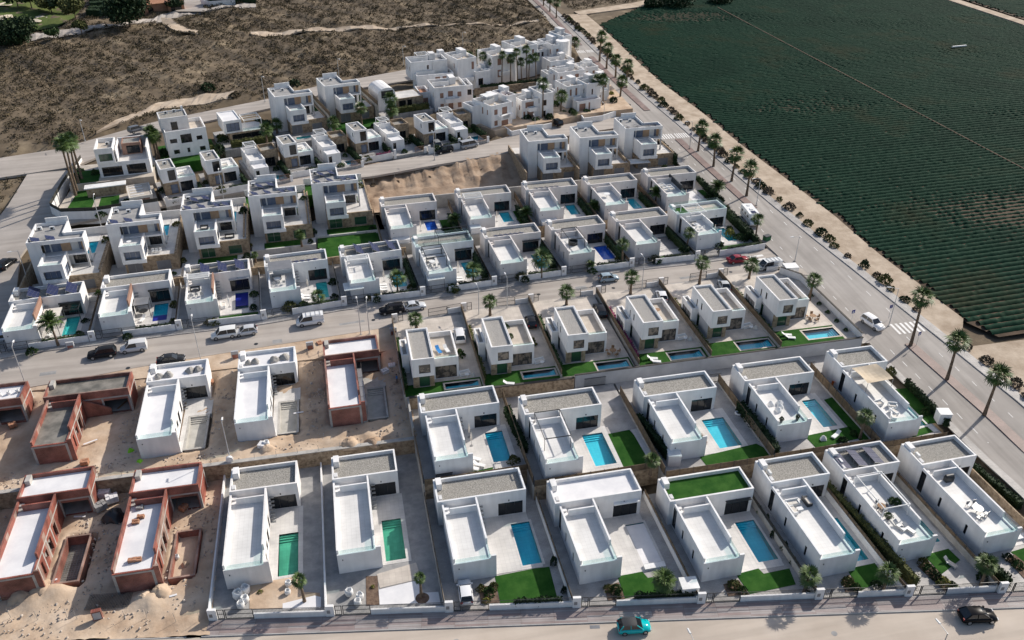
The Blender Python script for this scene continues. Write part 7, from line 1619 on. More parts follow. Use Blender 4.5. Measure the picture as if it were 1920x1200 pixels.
T = apart((39.5, 217.4, 8.6, R(26)), 'white apartment block with wooden shutters facing upper street', [(0, 0, 7.0, 8.5, -.8, 6.4, {'S': [(1.0, 2.1, .8, 2.2), (1.0, 2.1, 3.8, 5.2), (3.6, 5.3, 3.5, 5.4), (3.4, 5.6, .3, 2.4)], 'W': [(1.5, 2.0, 3.6, 5.0), (3.6, 4.2, 3.4, 5.2)]}), (-2.6, 5.0, -.003, 9.5, -.8, 5.6, {'W': [(6, 6.6, 1, 2.6)]}), (7.003, 2.4, 10.2, 9, -.8, 7.2, {'S': [(8.3, 9.0, 3.9, 5.4)]})])
pergola(T, 1.0, 3.5, 3.6, 6.5, 5.6, 2.2, beams=0, cover='plastic_white'); mo('balcony', MB().box(3.0, -1.3, 2.6, 6.6, -.003, 3.5), 'white', T)
T = apart((49.6, 222.0, 8.6, R(16)), 'white apartment block joined right of the shuttered one', [(0, 1.5, 5.2, 8.0, -.8, 5.4, {'S': [(.4, 1.0, .2, 2.3), (1.6, 3.6, .2, 2.4), (1.0, 3.6, 3.2, 4.8)]}), (5.203, 0, 9.0, 7.5, -.8, 7.0, {'S': [(5.8, 6.8, 3.6, 5.2), (5.8, 6.6, .4, 2.2)]})])
T = apart((63.8, 228.5, 8.8, R(14)), 'white corner apartment block with dark door near avenue', [(0, 1.5, 5.5, 8.5, -.8, 6.4, {'S': [(1.0, 1.6, 3.6, 5.4), (2.8, 3.4, 3.4, 5.6)]}), (5.503, 0, 10.0, 7, -.8, 6.8, {'S': [(7.2, 7.7, 3.6, 5.2)]}), (1.2, -2.4, 9.0, -.003, -.8, 3.0, {'S': [(2.0, 4.0, .1, 2.2), (5.0, 5.5, .2, 2.3)]})])
T = apart((64.4, 244.0, 9.0, R(12)), 'white apartment block right of courtyard, middle of three by avenue', [(0, 0, 9.0, 6, -.8, 6.2, {'S': [(.8, 1.6, 3.4, 5.0), (3.2, 4.2, 3.4, 5.0), (5.8, 7.0, 3.2, 5.2)], 'W': [(2, 2.8, 3.4, 5)]}), (-1.8, 3.0, -.003, 8, -.8, 5.2)])
T = apart((65.0, 254.0, 9.2, R(12)), 'white apartment block with small windows beside avenue crossing', [(0, 1.0, 8.2, 7.0, -.8, 6.4, {'S': [(.8, 1.5, 3.6, 5.0), (3.4, 4.2, 3.4, 5.0), (5.6, 6.8, 3.4, 5.4)]}), (1.5, -3.2, 8.4, .997, -.8, 5.0, None, 'concrete_grey', .7, 'white2')])
T = apart((73.6, 236.5, 8.6, R(14)), 'small white stepped unit beside avenue palms', [(0, 0, 5.0, 5.5, -.8, 5.8, {'S': [(1.0, 1.7, 3.2, 4.6), (3.2, 4.0, 3.2, 4.6)]}), (-1.6, -2.2, 3.2, -.003, -.8, 3.2, {'S': [(-.8, .8, .2, 2.2)]})])
T = apart((74.0, 250.0, 8.9, R(14)), 'small white unit nearest avenue crossing', [(0, 0, 5.2, 6, -.8, 5.6, {'S': [(.9, 1.6, 3.0, 4.4), (3.2, 4.0, 3.0, 4.4)]}), (5.203, 1, 8, 5, -.8, 3.4)]); pergola(T, .6, .6, 3.4, 3.4, 4.8, 2.0, beams=4)
T = apart((57.6, 236.0, 8.8, R(14)), 'low white garden unit inside apartment courtyard', [(0, 0, 5.0, 4.6, -.8, 3.2, {'S': [(.8, 2.2, .2, 2.2), (3.0, 4.2, .2, 2.2)]})])
T = apart((29.0, 259.5, 10.6, R(14)), 'white rear unit above stepped block at hill road end', [(0, 0, 6.0, 5, -1.8, 6.8, {'S': [(1.2, 2.2, 4.2, 5.8), (3.8, 4.8, 4.2, 5.8)]})])
for n, (x, y, r, h, m) in enumerate(((40, 233, 1.1, 1.4, 'leaf'), (43.5, 240, 1.3, 1.7, 'leaf_dark'), (47, 243, 1.0, 1.3, 'leaf_olive'), (51, 242, 1.4, 1.8, 'leaf'), (55, 244.5, 1.2, 1.6, 'leaf_dark'), (60.5, 245.5, 1.3, 1.8, 'leaf'), (62, 240, 1.2, 1.5, 'leaf_olive'), (38.5, 244, 1.3, 1.8, 'leaf_dark'), (54, 232, 1.3, 1.4, 'leaf_dark'), (47, 232.5, 1.0, 1.2, 'leaf'), (61, 233, 1.2, 1.6, 'leaf'), (64, 226, 1.1, 1.3, 'leaf_dark'), (76, 245, 1.2, 1.5, 'leaf'), (78.5, 233, 1.3, 1.6, 'leaf_dark'))):
    shrub(x, y, 9.0, r, h, m, '%s bush in apartment courtyard planting, %s counted from left' % (colors[m], ORD[n] if n < 12 else ('thirteenth', 'fourteenth')[n-12]))
pl = [(33, 226), (40, 215.5), (60, 221), (66, 224), (82, 226), (83, 262), (76, 276), (30, 262)]
mo('courtyard', MB().prism(pl, 6.5, 9.0), 'dirt', kind='structure'); cap(pl, 6.6)
T = thing('retaining_wall', (0, 0, 0, 0), 'tan stone courtyard wall between apartment blocks', 'wall'); mo('wall', MB().bar((40, 247, 9.6), (64, 251, 9.6), .4, 3.0), 'stone', T)
hedge((41, 236), (53, 239), 9.0, 1.6, 1.6, 'leaf', 'bright clipped hedge in apartment courtyard'); hedge((42, 248.4), (63, 252), 10.6, 1.2, .9, 'leaf_dark', 'planting on top of courtyard wall')
T = thing('boundary_wall', (0, 0, 0, 0), 'curving white garden wall at corner of upper street and avenue', 'wall')
pts = [at(1083, 212, 8.0), at(1095, 228, 7.8), at(1130, 224, 7.6), at(1165, 213, 7.4), at(1171, 204, 7.4)]
for a, b in zip(pts[:-1], pts[1:]): mo('wall', MB().bar((a[0], a[1], 7.9), (b[0], b[1], 7.8), .3, 1.9), 'white', T)
T = thing('boundary_wall', (0, 0, 0, 0), 'low white wall before shuttered apartment block', 'wall')
pts = [at(945, 243, 8.0), at(960, 253, 8.0), at(1000, 245, 7.9), at(1034, 238, 7.8)]
for a, b in zip(pts[:-1], pts[1:]): mo('wall', MB().bar((a[0], a[1], 8.3), (b[0], b[1], 8.2), .3, 1.5), 'white', T)
# far house at the top left
F = (*at(300, 26, 13.5), 13.5, R(20)); T = thing('far_house', F, 'terracotta-roofed brown house at top left beside dark tree', 'house')
block(T, -6, 0, 3, 9, -2, 4.0, {'S': [(-4, -2, .5, 2.5)]}, roof=None, mat='terracotta', name='wall'); mb = MB(); mb.v = [(-6.6, -.6, 3.9), (3.6, -.6, 3.9), (3.6, 9.6, 3.9), (-6.6, 9.6, 3.9), (-4, 4.5, 6.0), (1, 4.5, 6.0)]; mb.f = [(0, 1, 5, 4), (1, 2, 5), (2, 3, 4, 5), (3, 0, 4)]; mo('roof', mb, 'terracotta', T)
block(T, 3.003, -2, 9, 4, -2, 4.6, {'S': [(4, 8, .2, 3.6)]}, roof='terracotta', par=.2, mat='terracotta', name='porch_wall')
# ------------------------------------------------------------------ empty dirt plot, walls near avenue
ground_grid('empty_plot', 3.2, 42.0, lambda a: 177.6, 202.5, lambda X, Y: np.interp(Y, [177, 189, 193, 199.5, 203], [5.3, 5.6, 6.3, 7.75, 7.8])+(.22*np.sin(X*1.7+.6*np.sin(X*.7))+.12*np.sin(X*3.9+Y*.4)+.1*np.sin(X*6.1))*np.clip((Y-188)/3, 0, 1)*np.clip((200.5-Y)/2, 0, 1)+.8*bumpy(X*1.3+7, Y*1.2), 'dirt_raw', [],
            bumps=[(6, 183, 1.6, 1.0), (7.5, 186.5, 1.3, .8), (10, 190, 2, .6), (16, 188, 1.5, .4), (25, 187, 2, .4), (31, 190, 1.6, .5)])
cap([(3, 177), (42, 177), (42, 202), (3, 202)], 4.6)
T = thing('retaining_wall', (0, 0, 0, 0), 'plain grey concrete wall behind back-lot villas', 'wall'); mo('wall', MB().bar((17, 177.4, 6.6), (71, 180.5, 6.6), .3, 3.6), 'concrete', T)
FS = thing('wire_fence', (0, 0, 0, 0), 'thin wire fence on posts above empty dirt plot', 'fence')
fp = [atf(px, py, lambda x, y: 7.8) for px, py in ((700, 338), (740, 333), (780, 328), (820, 318), (860, 312), (900, 304), (940, 297))]
for p in fp: mo('post', MB().tube((p[0], p[1], 7.4), (p[0], p[1], 9.2), .04, .04, 5), 'grey_metal', FS)
w = MB()
for a, b in zip(fp[:-1], fp[1:]):
    for z in (8.1, 8.6, 9.1): w.tube((a[0], a[1], z), (b[0], b[1], z), .012, .012, 4, False)
mo('wire', w, 'grey_metal', FS)
hedge((82.6, 149.5), (82.6, 163.5), 4.4, 1.2, 2.0, 'leaf_dark', 'thick dark hedge between corner villa and avenue'); hedge((82.9, 165), (82.9, 180), 5.3, .9, 1.6, 'leaf_dark', 'dark hedge between back lot and avenue')
strip('pavement', 30, 107.5, lambda y: float(XL(y))-1.3, lambda y: float(XL(y))-.02, .12, 'pavement', 30); strip('pavement', 110, 131.5, lambda y: float(XL(y))-1.3, lambda y: float(XL(y))-.02, .12, 'pavement', 10)
strip('pavement', 151, 206, lambda y: float(XL(y))-1.5, lambda y: float(XL(y))-.02, .12, 'pavement', 20); strip('pavement', 232, 330, lambda y: float(XL(y))-1.5, lambda y: float(XL(y))-.02, .12, 'pavement', 30)

# ------------------------------------------------------------------ palms
for k, (b, c) in enumerate((((1707, 648), (1736, 558)), ((1775, 712), (1803, 640)), ((1845, 779), (1884, 702)))):
    x, y = at(b[0], b[1], 2.6); z = float(avez(y)); palm_px(b, c, z, 2.05, near=True, skirt=True, tr=.2, label='tall palm on near avenue median, %s' % ('next to zebra crossing', 'middle of three', 'closest to right edge')[k], group='tall palms on the avenue median')
far = [((1308, 289), (1318, 238)), ((1337, 317), (1347, 265)), ((1371, 344), (1378, 289)), ((1399, 371), (1410, 316))]
for k, (b, c) in enumerate(far): palm_px(b, c, 5.6-.25*k, 2.2, near=k > 1, skirt=True, tr=.23, label='tall palm on middle median, %s from zebra crossing' % ORD[k], group='tall palms on the avenue median')
far2 = [((1124, 116), (1130, 70)), ((1137, 130), (1142, 90)), ((1154, 147), (1158, 112)), ((1174, 166), (1176, 122)), ((1162, 192), (1165, 152))]
for k, (b, c) in enumerate(far2): palm_px(b, c, 8.0-.2*k, 2.3, skirt=True, tr=.25, label='tall palm on far median, %s from apartment crossing' % ORD[k], group='tall palms on the avenue median')
for k, (b, c) in enumerate((((1019, 11), (1020, -6)), ((1031, 22), (1032, -2)), ((1043, 33), (1046, 5)))): palm_px(b, c, 9, 2.2, skirt=True, label='tall palm at far end of avenue, %s' % ('farthest', 'middle', 'nearest')[k])
ST = [((781, 616), (781, 597)), ((919, 592), (919, 566)), ((1062, 572), (1063, 548)), ((1182, 552), (1186, 519)), ((1311, 533), (1317, 494)), ((1404, 523), (1408, 497)), ((1517, 563), (1528, 524))]
for k, (b, c) in enumerate(ST): palm_px(b, c, 4.4, 1.75, near=True, label='fan palm on street side of villas, %s from left' % ORD[k] if k < 6 else 'fan palm inside corner wall by avenue', group='fan palms on the street')
G1 = [((571, 1128), (567, 1085), 1.1), ((790, 1120), (789, 1084), .9), ((1243, 1117), (1250, 1088), 1.65), ((1507, 1112), (1516, 1078), 1.55), ((1655, 1108), (1672, 1075), 1.65), ((1838, 1098), (1852, 1058), 1.5)]
GL = ['small palm on gravel of first front-row garden', 'small palm in dark ring of second front-row garden', 'fan palm by lawn beside white shed, front row', 'fan palm at corner of turf-roof villa, front row', 'bushy palm by reedy hedge, front row', 'palm near black car, right end of front row']
for k, (b, c, r) in enumerate(G1): palm_px(b, c, 0., r, near=True, tr=.15, label=GL[k], group='garden palms')
x, y = at(792, 1122, 0); mo('planting_ring', MB().tube((x, y, 0), (x, y, .07), .9, .85, 16), 'soil', label='dark soil ring round small front-row palm', cat='planting bed')
for b, c, r, z, kd, lab in (((1219, 890), (1217, 862), 1.3, 2.5, 'fan', 'small palm beside white shed, second row'), ((1612, 822), (1616, 783), 1.5, 2.5, 'fan', 'palm beside shade sail villa, second row'),
    ((109, 647), (97, 606), 2.1, 4.5, 'date', 'date palm by jade pool, leftmost garden across street'), ((598, 574), (600, 556), 1.7, 4.5, 'fan', 'palm by pool of fourth villa across street'), ((746, 553), (744, 522), 1.8, 4.5, 'fan', 'palm on lawn of fifth villa across street'),
    ((888, 533), (889, 507), 1.9, 4.5, 'fan', 'palm on lawn of sixth villa across street'), ((1015, 520), (1018, 484), 2.2, 4.5, 'fan', 'large palm on lawn of seventh villa across street'), ((1107, 506), (1106, 497), 1.1, 4.5, 'date', 'short palm by blue pool of eighth villa'), ((1166, 497), (1170, 459), 1.5, 4.5, 'fan', 'slender palm between eighth and ninth villas'), ((1287, 470), (1291, 437), 1.5, 4.5, 'fan', 'slender palm left of corner villa'), ((1415, 455), (1421, 412), 1.6, 4.4, 'fan', 'palm inside hedge by motorhome'),
    ((853, 424), (855, 412), 1.8, 5.5, 'date', 'bushy palm of leftmost back-lot garden'), ((986, 412), (988, 400), 1.8, 5.5, 'date', 'bushy palm of second back-lot garden'), ((1114, 398), (1115, 388), 1.9, 5.5, 'date', 'bushy palm of third back-lot garden'), ((1229, 380), (1232, 362), 1.7, 5.5, 'date', 'palm of fourth back-lot garden'), ((1342, 372), (1344, 352), 2.2, 5.3, 'date', 'large bushy palm by avenue hedge'),
    ((566, 462), (572, 440), 1.3, 5.5, 'fan', 'small palm beside steps of fourth tall villa'), ((480, 492), (481, 478), .9, 5.5, 'fan', 'tiny palm on paving between tall villas')):
    palm_px(b, c, z, r, kind=kd, tr=.16, label=lab, group='garden palms', near=z < 5)
UP = [((142, 366), (117, 272), 2.1, 'leftmost of palm group'), ((144, 357), (127, 268), 2.1, 'second of palm group'), ((149, 348), (134, 272), 2.1, 'third of palm group'), ((155, 340), (142, 262), 2.1, 'rightmost of palm group')]
for b, c, r, lab in UP: palm_px(b, c, 9.6, r, skirt=False, tr=.22, label='tall palm in upper left garden, '+lab, group='upper garden palms')
for b, c, r, z, lab in (((294, 298), (286, 248), 2.1, 10.3, 'left palm of pair behind modern black-glazed villa'), ((299, 297), (291, 255), 2., 10.3, 'right palm of pair behind modern black-glazed villa'), ((348, 292), (344, 258), 1.4, 10.3, 'slim palm before three-storey white house'), ((502, 276), (500, 243), 1.9, 10, 'palm before modern glazed villa'), ((520, 250), (519, 233), 1.9, 10, 'palm between glazed villa and left tall hill villa'),
    ((629, 256), (627, 229), 2., 9.8, 'palm below left tall hill villa'), ((678, 233), (678, 203), 2.1, 10, 'palm below right tall hill villa'), ((733, 228), (727, 185), 2.2, 10.4, 'taller palm before curved roof villa'), ((736, 230), (735, 206), 2.1, 10.2, 'shorter palm before curved roof villa'), ((853, 148), (853, 128), 1.7, 10, 'palm behind arched balcony block'), ((880, 134), (879, 105), 1.8, 10.5, 'palm in front of first terraced block'), ((1077, 98), (1078, 80), 2.3, 9, 'bushy palm cluster beside avenue by apartments'), ((1051, 213), (1052, 180), 2.1, 8.3, 'palm beside corner apartment block'), ((1119, 200), (1123, 150), 2.1, 8., 'left tall palm in corner apartment garden'), ((1130, 203), (1136, 150), 2.1, 8., 'right tall palm in corner apartment garden'), ((1017, 224), (1019, 157), 2.0, 8.4, 'very tall palm before joined apartment block'), ((1076, 222), (1078, 213), 1.3, 7.9, 'low palm in corner garden'), ((900, 128), (897, 100), 1.6, 10.6, 'thin palm behind courtyard wall')):
    palm_px(b, c, z, r, label=lab, group='palms among the upper houses', tr=.2)
for k, (b, c) in enumerate((((908, 160), (910, 105)), ((924, 162), (926, 115)), ((941, 166), (943, 104)), ((970, 166), (972, 98)), ((988, 160), (988, 92)), ((978, 163), (978, 116)), ((991, 165), (992, 112)), ((1005, 162), (1006, 107)), ((957, 163), (958, 110)), ((893, 168), (892, 142)))):
    palm_px(b, c, 9.2, 1.6, label='slender palm in apartment courtyard, %s from left' % ORD[k] if k < 4 else 'slender palm in apartment courtyard, rear group %s' % ORD[k-4], group='apartment courtyard palms', tr=.16)

# ------------------------------------------------------------------ cars
RA = 4.6       # street direction, degrees
car_px(193, 668, 4.2, 180+RA, 'suv', (.02, .02, .022), 'black parked suv at left end of street'); v = car_px(252, 657, 4.2, 180+RA, 'smallvan', (.62, .62, .62), 'white parked van with dark diagonal stripes', panel=True)
for k in range(4): mo('stripe', MB().box(-1.8+k*.6, -.9155, .75+.0*k, -1.55+k*.6, -.9125, 1.1), 'dark_metal', v)
car_px(322, 679, 4.2, RA, 'sedan', (.03, .032, .036), 'dark estate car parked on building site side of street'); car_px(421, 632, 4.2, 180+RA, 'smallvan', (.72, .72, .70), 'white parked passenger van, left of silver car'); car_px(462, 626, 4.2, 180+RA, 'hatch', (.52, .53, .55), 'silver grey parked hatchback beside white passenger van')
car_px(582, 607, 4.2, 180+RA, 'van', (.74, .74, .74), 'white delivery van with roof rack in middle of street', panel=True); car_px(735, 586, 4.2, 180+RA, 'suv', (.015, .015, .018), 'black parked car behind silver saloon'); car_px(776, 579, 4.2, RA, 'sedan', (.55, .57, .6), 'silver parked saloon beside black car')
car_px(1141, 526, 4.2, RA-3, 'hatch', (.30, .38, .44), 'pale blue parked hatchback on street'); car_px(1383, 491, 4.2, RA-3, 'sedan', (.25, .015, .03), 'dark red parked car at street corner'); v = car_px(1441, 504, 4.2, 180+RA, 'van', (.72, .73, .73), 'white van with roof rack parked at villas corner', panel=True)
for o in [q for q in bpy.data.objects if q.name.startswith('delivery_van')]:
    rk = MB()
    for a in (-1.9, -1.1, -.3, .5): rk.box(a, -.75, 2.02, a+.06, .75, 2.07)
    for s in (-.72, .68): rk.box(-2.0, s, 2.073, .7, s+.05, 2.12)
    mo('roof_rack', rk, 'grey_metal', o)
x, y = at(1405, 418, 4.5); motorhome(x, y, float(avez(y))+.02, -95, 'white motorhome parked along avenue by hedge')
x, y = at(1636, 606, 3.8); car(x, y, float(avez(y))+.01, -78, 'suv', (.75, .75, .76), 'white suv driving on avenue before zebra crossing')
x, y = at(873, 1116, 0); car(x, y, 0.01, 87, 'hatch', (.75, .75, .76), 'white car parked in third front-row drive')
x, y = at(1188, 1180, -.1); car(x, y, -.13, -7, 'hatch', (.0, .42, .44), 'turquoise hatchback with black roof on front road', roof='dark_metal'); x, y = at(1831, 1160, -.1); car(x, y, -.13, -9, 'cross', (.006, .006, .008), 'glossy black car on front road at right')
car_px(862, 634, 4.5, 86, 'suv', (.7, .7, .71), 'white suv parked behind leftmost street villa'); car_px(995, 608, 4.5, 86, 'hatch', (.02, .02, .025), 'dark car parked behind second street villa'); car_px(1124, 588, 4.5, 86, 'suv', (.012, .013, .016), 'black suv parked behind third street villa')
car_px(1240, 560, 4.5, 80, 'hatch', (.72, .72, .73), 'white car parked behind fourth street villa'); car_px(1357, 540, 4.5, 80, 'sedan', (.5, .51, .52), 'silver car parked behind fifth street villa')
car_px(833, 286, 7.95, 200, 'suv', (.015, .015, .02), 'black car parked on upper street'); car_px(880, 276, 7.95, 20, 'van', (.35, .36, .38), 'silver people carrier parked on upper street'); car_px(818, 274, 8., 100, 'suv', (.25, .26, .27), 'grey vehicle parked behind black car on upper street')
car_px(1043, 234, 7.7, 110, 'suv', (.015, .016, .02), 'black car parked before white apartment blocks'); x, y = at(1101, 121, 8.2); car(x, y, float(avez(y))+.01, -95, 'suv', (.72, .72, .73), 'white car at far zebra crossing by apartments')
car_px(258, 247, 10.4, 35, 'suv', (.12, .125, .14), 'grey car parked on hill road by white house'); car_px(14, 500, 5.2, 70, 'suv', (.02, .02, .025), 'dark car parked at left edge on side road'); car_px(-2, 640, 4.2, 180+RA, 'hatch', (.7, .7, .7), 'white car cut off by left edge')

# ------------------------------------------------------------------ lamps, signs, bins
def lamp_px(b, c, z, az, lab, arm=1.1):
    x, y = at(b[0], b[1], z); lo, hi = z+2, z+12
    for _ in range(25):
        m = (lo+hi)/2
        if pix(x, y, m)[1] > c[1]: lo = m
        else: hi = m
    lamp(x, y, z, lo-z, az, lab, arm)
LL = [((53, 734), (28, 650), 3.9, 95, 'street lamp at left end of building site street edge'), ((377, 677), (362, 600), 3.9, 95, 'street lamp between brick shell and gravel-heap villa'), ((677, 628), (673, 566), 4.0, 95, 'left one of two close lamps by half brick villa'), ((693, 627), (686, 566), 4.0, 85, 'right one of two close lamps by half brick villa'), ((898, 592), (897, 540), 4.2, 95, 'street lamp behind first street villa'), ((951, 580), (951, 520), 4.2, 95, 'street lamp behind second street villa'), ((1203, 546), (1208, 484), 4.2, 95, 'street lamp behind fourth street villa'),
      ((57, 540), (12, 470), 5.6, 200, 'lamp post on left side road'), ((160, 265), (142, 224), 9.6, -60, 'street lamp on hill road above left garden'), ((497, 191), (489, 143), 11.2, -60, 'street lamp on hill road by left tall hill villa'), ((636, 148), (631, 110), 11.5, -60, 'street lamp on hill road near curved roof villa'), ((757, 124), (756, 86), 12., -60, 'street lamp at end of hill road'), ((868, 86), (868, 60), 12.5, -60, 'lamp on hillside behind apartments'),
      ((190, 425), (172, 370), 8., 95, 'street lamp by upper left garden wall'), ((420, 375), (409, 322), 8., 95, 'street lamp behind third tall villa'), ((815, 300), (808, 250), 8., 95, 'street lamp above empty dirt plot'), ((1003, 240), (1002, 218), 7.8, 95, 'street lamp before shuttered apartment block'), ((1132, 222), (1130, 195), 7.4, 95, 'street lamp at corner apartment garden')]
for b, c, z, az, lab in LL: lamp_px(b, c, z, az, lab)
for k, (b, c) in enumerate((((1666, 612), (1678, 541)), ((1490, 490), (1503, 444)), ((1418, 385), (1424, 335)), ((1293, 278), (1298, 228)), ((1375, 325), (1379, 280)))):
    x, y = at(b[0], b[1], 4.4); z = float(avez(y)); lamp_px(b, c, z, 180 if k else 160, ('tall lamp beside white suv on avenue', 'tall avenue lamp opposite street corner', 'avenue lamp beside far palms', 'avenue lamp near middle zebra crossing', 'avenue lamp between middle palms')[k], 1.4)
x, y = at(432, 863, 2.6); lamp(x, y, 2.6, 7.0, 90, 'grey pole with round drum on retaining wall, building site', .4); mo('cable_drum', MB().tube((0, -.2, 0), (0, .2, 0), .5, .5, 16), 'plastic_white', F=(x, y-.45, 3.2), label='white cable drum leaning at site lamp pole', cat='drum')
for k, (px, py) in enumerate(((1300, 1178), (1766, 1160))):
    x, y = at(px, py, 8.2); lamp(x-.4, y-1.7, -.14, 8.1, 95, ('left', 'right')[k]+' street lamp on near side of front road', 1.3)
x, y = at(1717, 650, 2.7); sign(x, y, 2.9, 15, 'blue pedestrian crossing sign on avenue median'); x, y = at(1595, 605, 4.0); sign(x, y, 3.8, 10, 'road sign on pavement by corner wall'); x, y = at(1293, 270, 6.2); sign(x, y, 6.4, 10, 'road sign at middle zebra crossing'); x, y = at(1665, 600, 3.2); sign(x, y, 3.5, 190, 'road sign beside white suv')
x, y = at(1437, 452, 4.3); o = thing('waste_container', (x, y, 4.3, .3), 'green waste container at street corner', 'bin'); mo('body', MB().box(-.7, -.5, .1, .7, .5, 1.2), 'bin_green', o); mo('lid', MB().box(-.74, -.54, 1.203, .74, .54, 1.35), 'dark_metal', o)
x, y = at(1177, 203, 7.3); o = thing('waste_container', (x, y, 7.2, .3), 'dark waste container by corner apartment garden', 'bin'); mo('body', MB().box(-.6, -.5, 0, .6, .5, 1.2), 'dark_metal', o); mo('lid', MB().box(-.64, -.54, 1.203, .64, .54, 1.3), 'dark_metal', o)
o = thing('field_pipe', (*at(1797, 92, 7.5), 8.0, .1), 'white irrigation pipe lying in the field', 'pipe'); mo('pipe', MB().tube((-3, 0, .5), (3, 0, .5), .3, .3, 8), 'plastic_white', o)

# ------------------------------------------------------------------ shrubs along avenue, gardens of upper houses
y = 62.
k = 0
SZ = {'hedge_dry': 'dry brownish', 'leaf_olive': 'olive', 'leaf_dark': 'dark green'}
def nth(n): return '%d%s' % (n, 'th' if 10 < n % 100 < 14 else {1: 'st', 2: 'nd', 3: 'rd'}.get(n % 10, 'th'))
while y < 345:
    r = random.uniform(.7, 1.5)
    if not (110 < y < 116) and random.random() < .95:
        k += 1; mm = random.choice(['hedge_dry', 'leaf_olive', 'leaf_dark', 'hedge_dry'])
        shrub(float(XR(y))+2.5+random.uniform(-.4, .7), y, float(avez(y)), r, r*random.uniform(.9, 1.5), mm, '%s shrub in strip between avenue and field, %s from near end' % (SZ[mm], nth(k)), 'shrubs between avenue and field')
    y += random.uniform(2.2, 4.6)
for px, py, z, r, h, m, lab in ((150, 325, 9.6, 1.6, 1.4, 'leaf_dark', 'dark bush under upper left palm group'), (260, 396, 8.6, 1.2, 1.1, 'leaf_olive', 'olive bush along upper left garden wall'), (220, 402, 8.6, 1.3, 1.1, 'leaf_yellow', 'yellowish bush along upper left garden wall'), (190, 404, 8.6, 1.2, 1.1, 'leaf', 'green bush along upper left garden wall'), (240, 385, 9., 1.5, 1.6, 'leaf_dark', 'dark bush beside garage of upper left villa'), (282, 318, 9.5, 1.2, 1.8, 'leaf', 'tall bush beside first tower house'),
    (410, 285, 9.8, 1.8, 2.2, 'leaf_dark', 'large dark bush before three-storey house'), (418, 262, 10, 1.5, 1.6, 'leaf_olive', 'olive bush left of glazed villa'), (483, 325, 8.6, .9, 1.4, 'leaf', 'round bush beside first low house'), (702, 240, 10, 1.2, 1.5, 'leaf_dark', 'dark bush below right tall hill villa'), (870, 245, 8.8, 1.3, 1.8, 'leaf', 'round tree-like bush by fourth low house'), (860, 262, 8.6, 1.2, 1.2, 'leaf_olive', 'pale bush by fourth low house wall'),
    (988, 225, 8.5, 1.6, 1.8, 'leaf_dark', 'dark bush before shuttered block'), (1005, 228, 8.5, 1.4, 1.4, 'leaf', 'green bush before shuttered block'), (1030, 225, 8.5, 1.6, 2., 'leaf_dark', 'dark bush right of very tall palm'), (1058, 214, 8.2, 1.1, 1.3, 'leaf', 'round clipped bush beside corner block'), (1100, 216, 7.9, 1.4, 2., 'leaf', 'small olive tree in corner garden'), (1113, 214, 7.8, 1.6, 1.5, 'leaf_dark', 'dark bush in corner garden'), (1140, 208, 7.6, 1.2, 1.2, 'leaf_pink', 'pink flowering bush in corner garden'), (1160, 202, 7.5, 1.5, 1.5, 'leaf_dark', 'dark bush at end of corner garden'), (1146, 184, 7.8, 1.2, 2.2, 'leaf_yellow', 'yellow green bush beside corner block'), (1165, 196, 7.5, .9, 1.4, 'leaf_pink', 'purple bush at end of corner garden'),
    (390, 168, 11.6, 2.2, 2.4, 'leaf_dark', 'dark round bush on hillside dirt patch'), (552, 160, 12, 2., 2., 'leaf_dark', 'dark bush on hillside above left tall hill villa'), (440, 182, 11.3, 1.8, 1.5, 'scrub', 'brown bush beside dirt patch'), (1368, 440, 4.4, 1.2, 1.6, 'leaf_yellow', 'yellow green bush in corner villa garden'), (1385, 448, 4.4, 1.2, 1.4, 'leaf', 'green bush in corner villa garden'), (1395, 432, 4.4, 1.1, 1.5, 'leaf_olive', 'olive bush by motorhome hedge'), (1345, 462, 4.4, 1.5, 1.4, 'leaf_dark', 'dark bush on corner villa lawn'),
    (1228, 490, 4.4, 1.3, 1.5, 'leaf_dark', 'dark bush before ninth villa across street'), (975, 520, 4.4, 1.4, 1.6, 'leaf_olive', 'olive bush before seventh villa'), (545, 578, 4.5, 1.6, 1.5, 'leaf_olive', 'broad olive bush before fourth villa across street'), (570, 575, 4.5, 1.2, 1.2, 'leaf', 'green bush before fourth villa across street'), (690, 560, 4.5, .7, .9, 'leaf_olive', 'left grey green bush beside white carport'), (705, 558, 4.5, .8, .9, 'leaf_olive', 'right grey green bush beside white carport'), (850, 543, 4.5, 1.3, 1.3, 'leaf', 'bush beside second white carport'), (226, 618, 4.5, .7, 1.6, 'leaf_yellow', 'tall yellowish bush before second villa across street'), (392, 606, 4.5, .8, 1., 'leaf_olive', 'round olive bush before blue pool villa')):
    x, y = at(px, py, z); shrub(x, y, z-.1, r, h, m, lab)
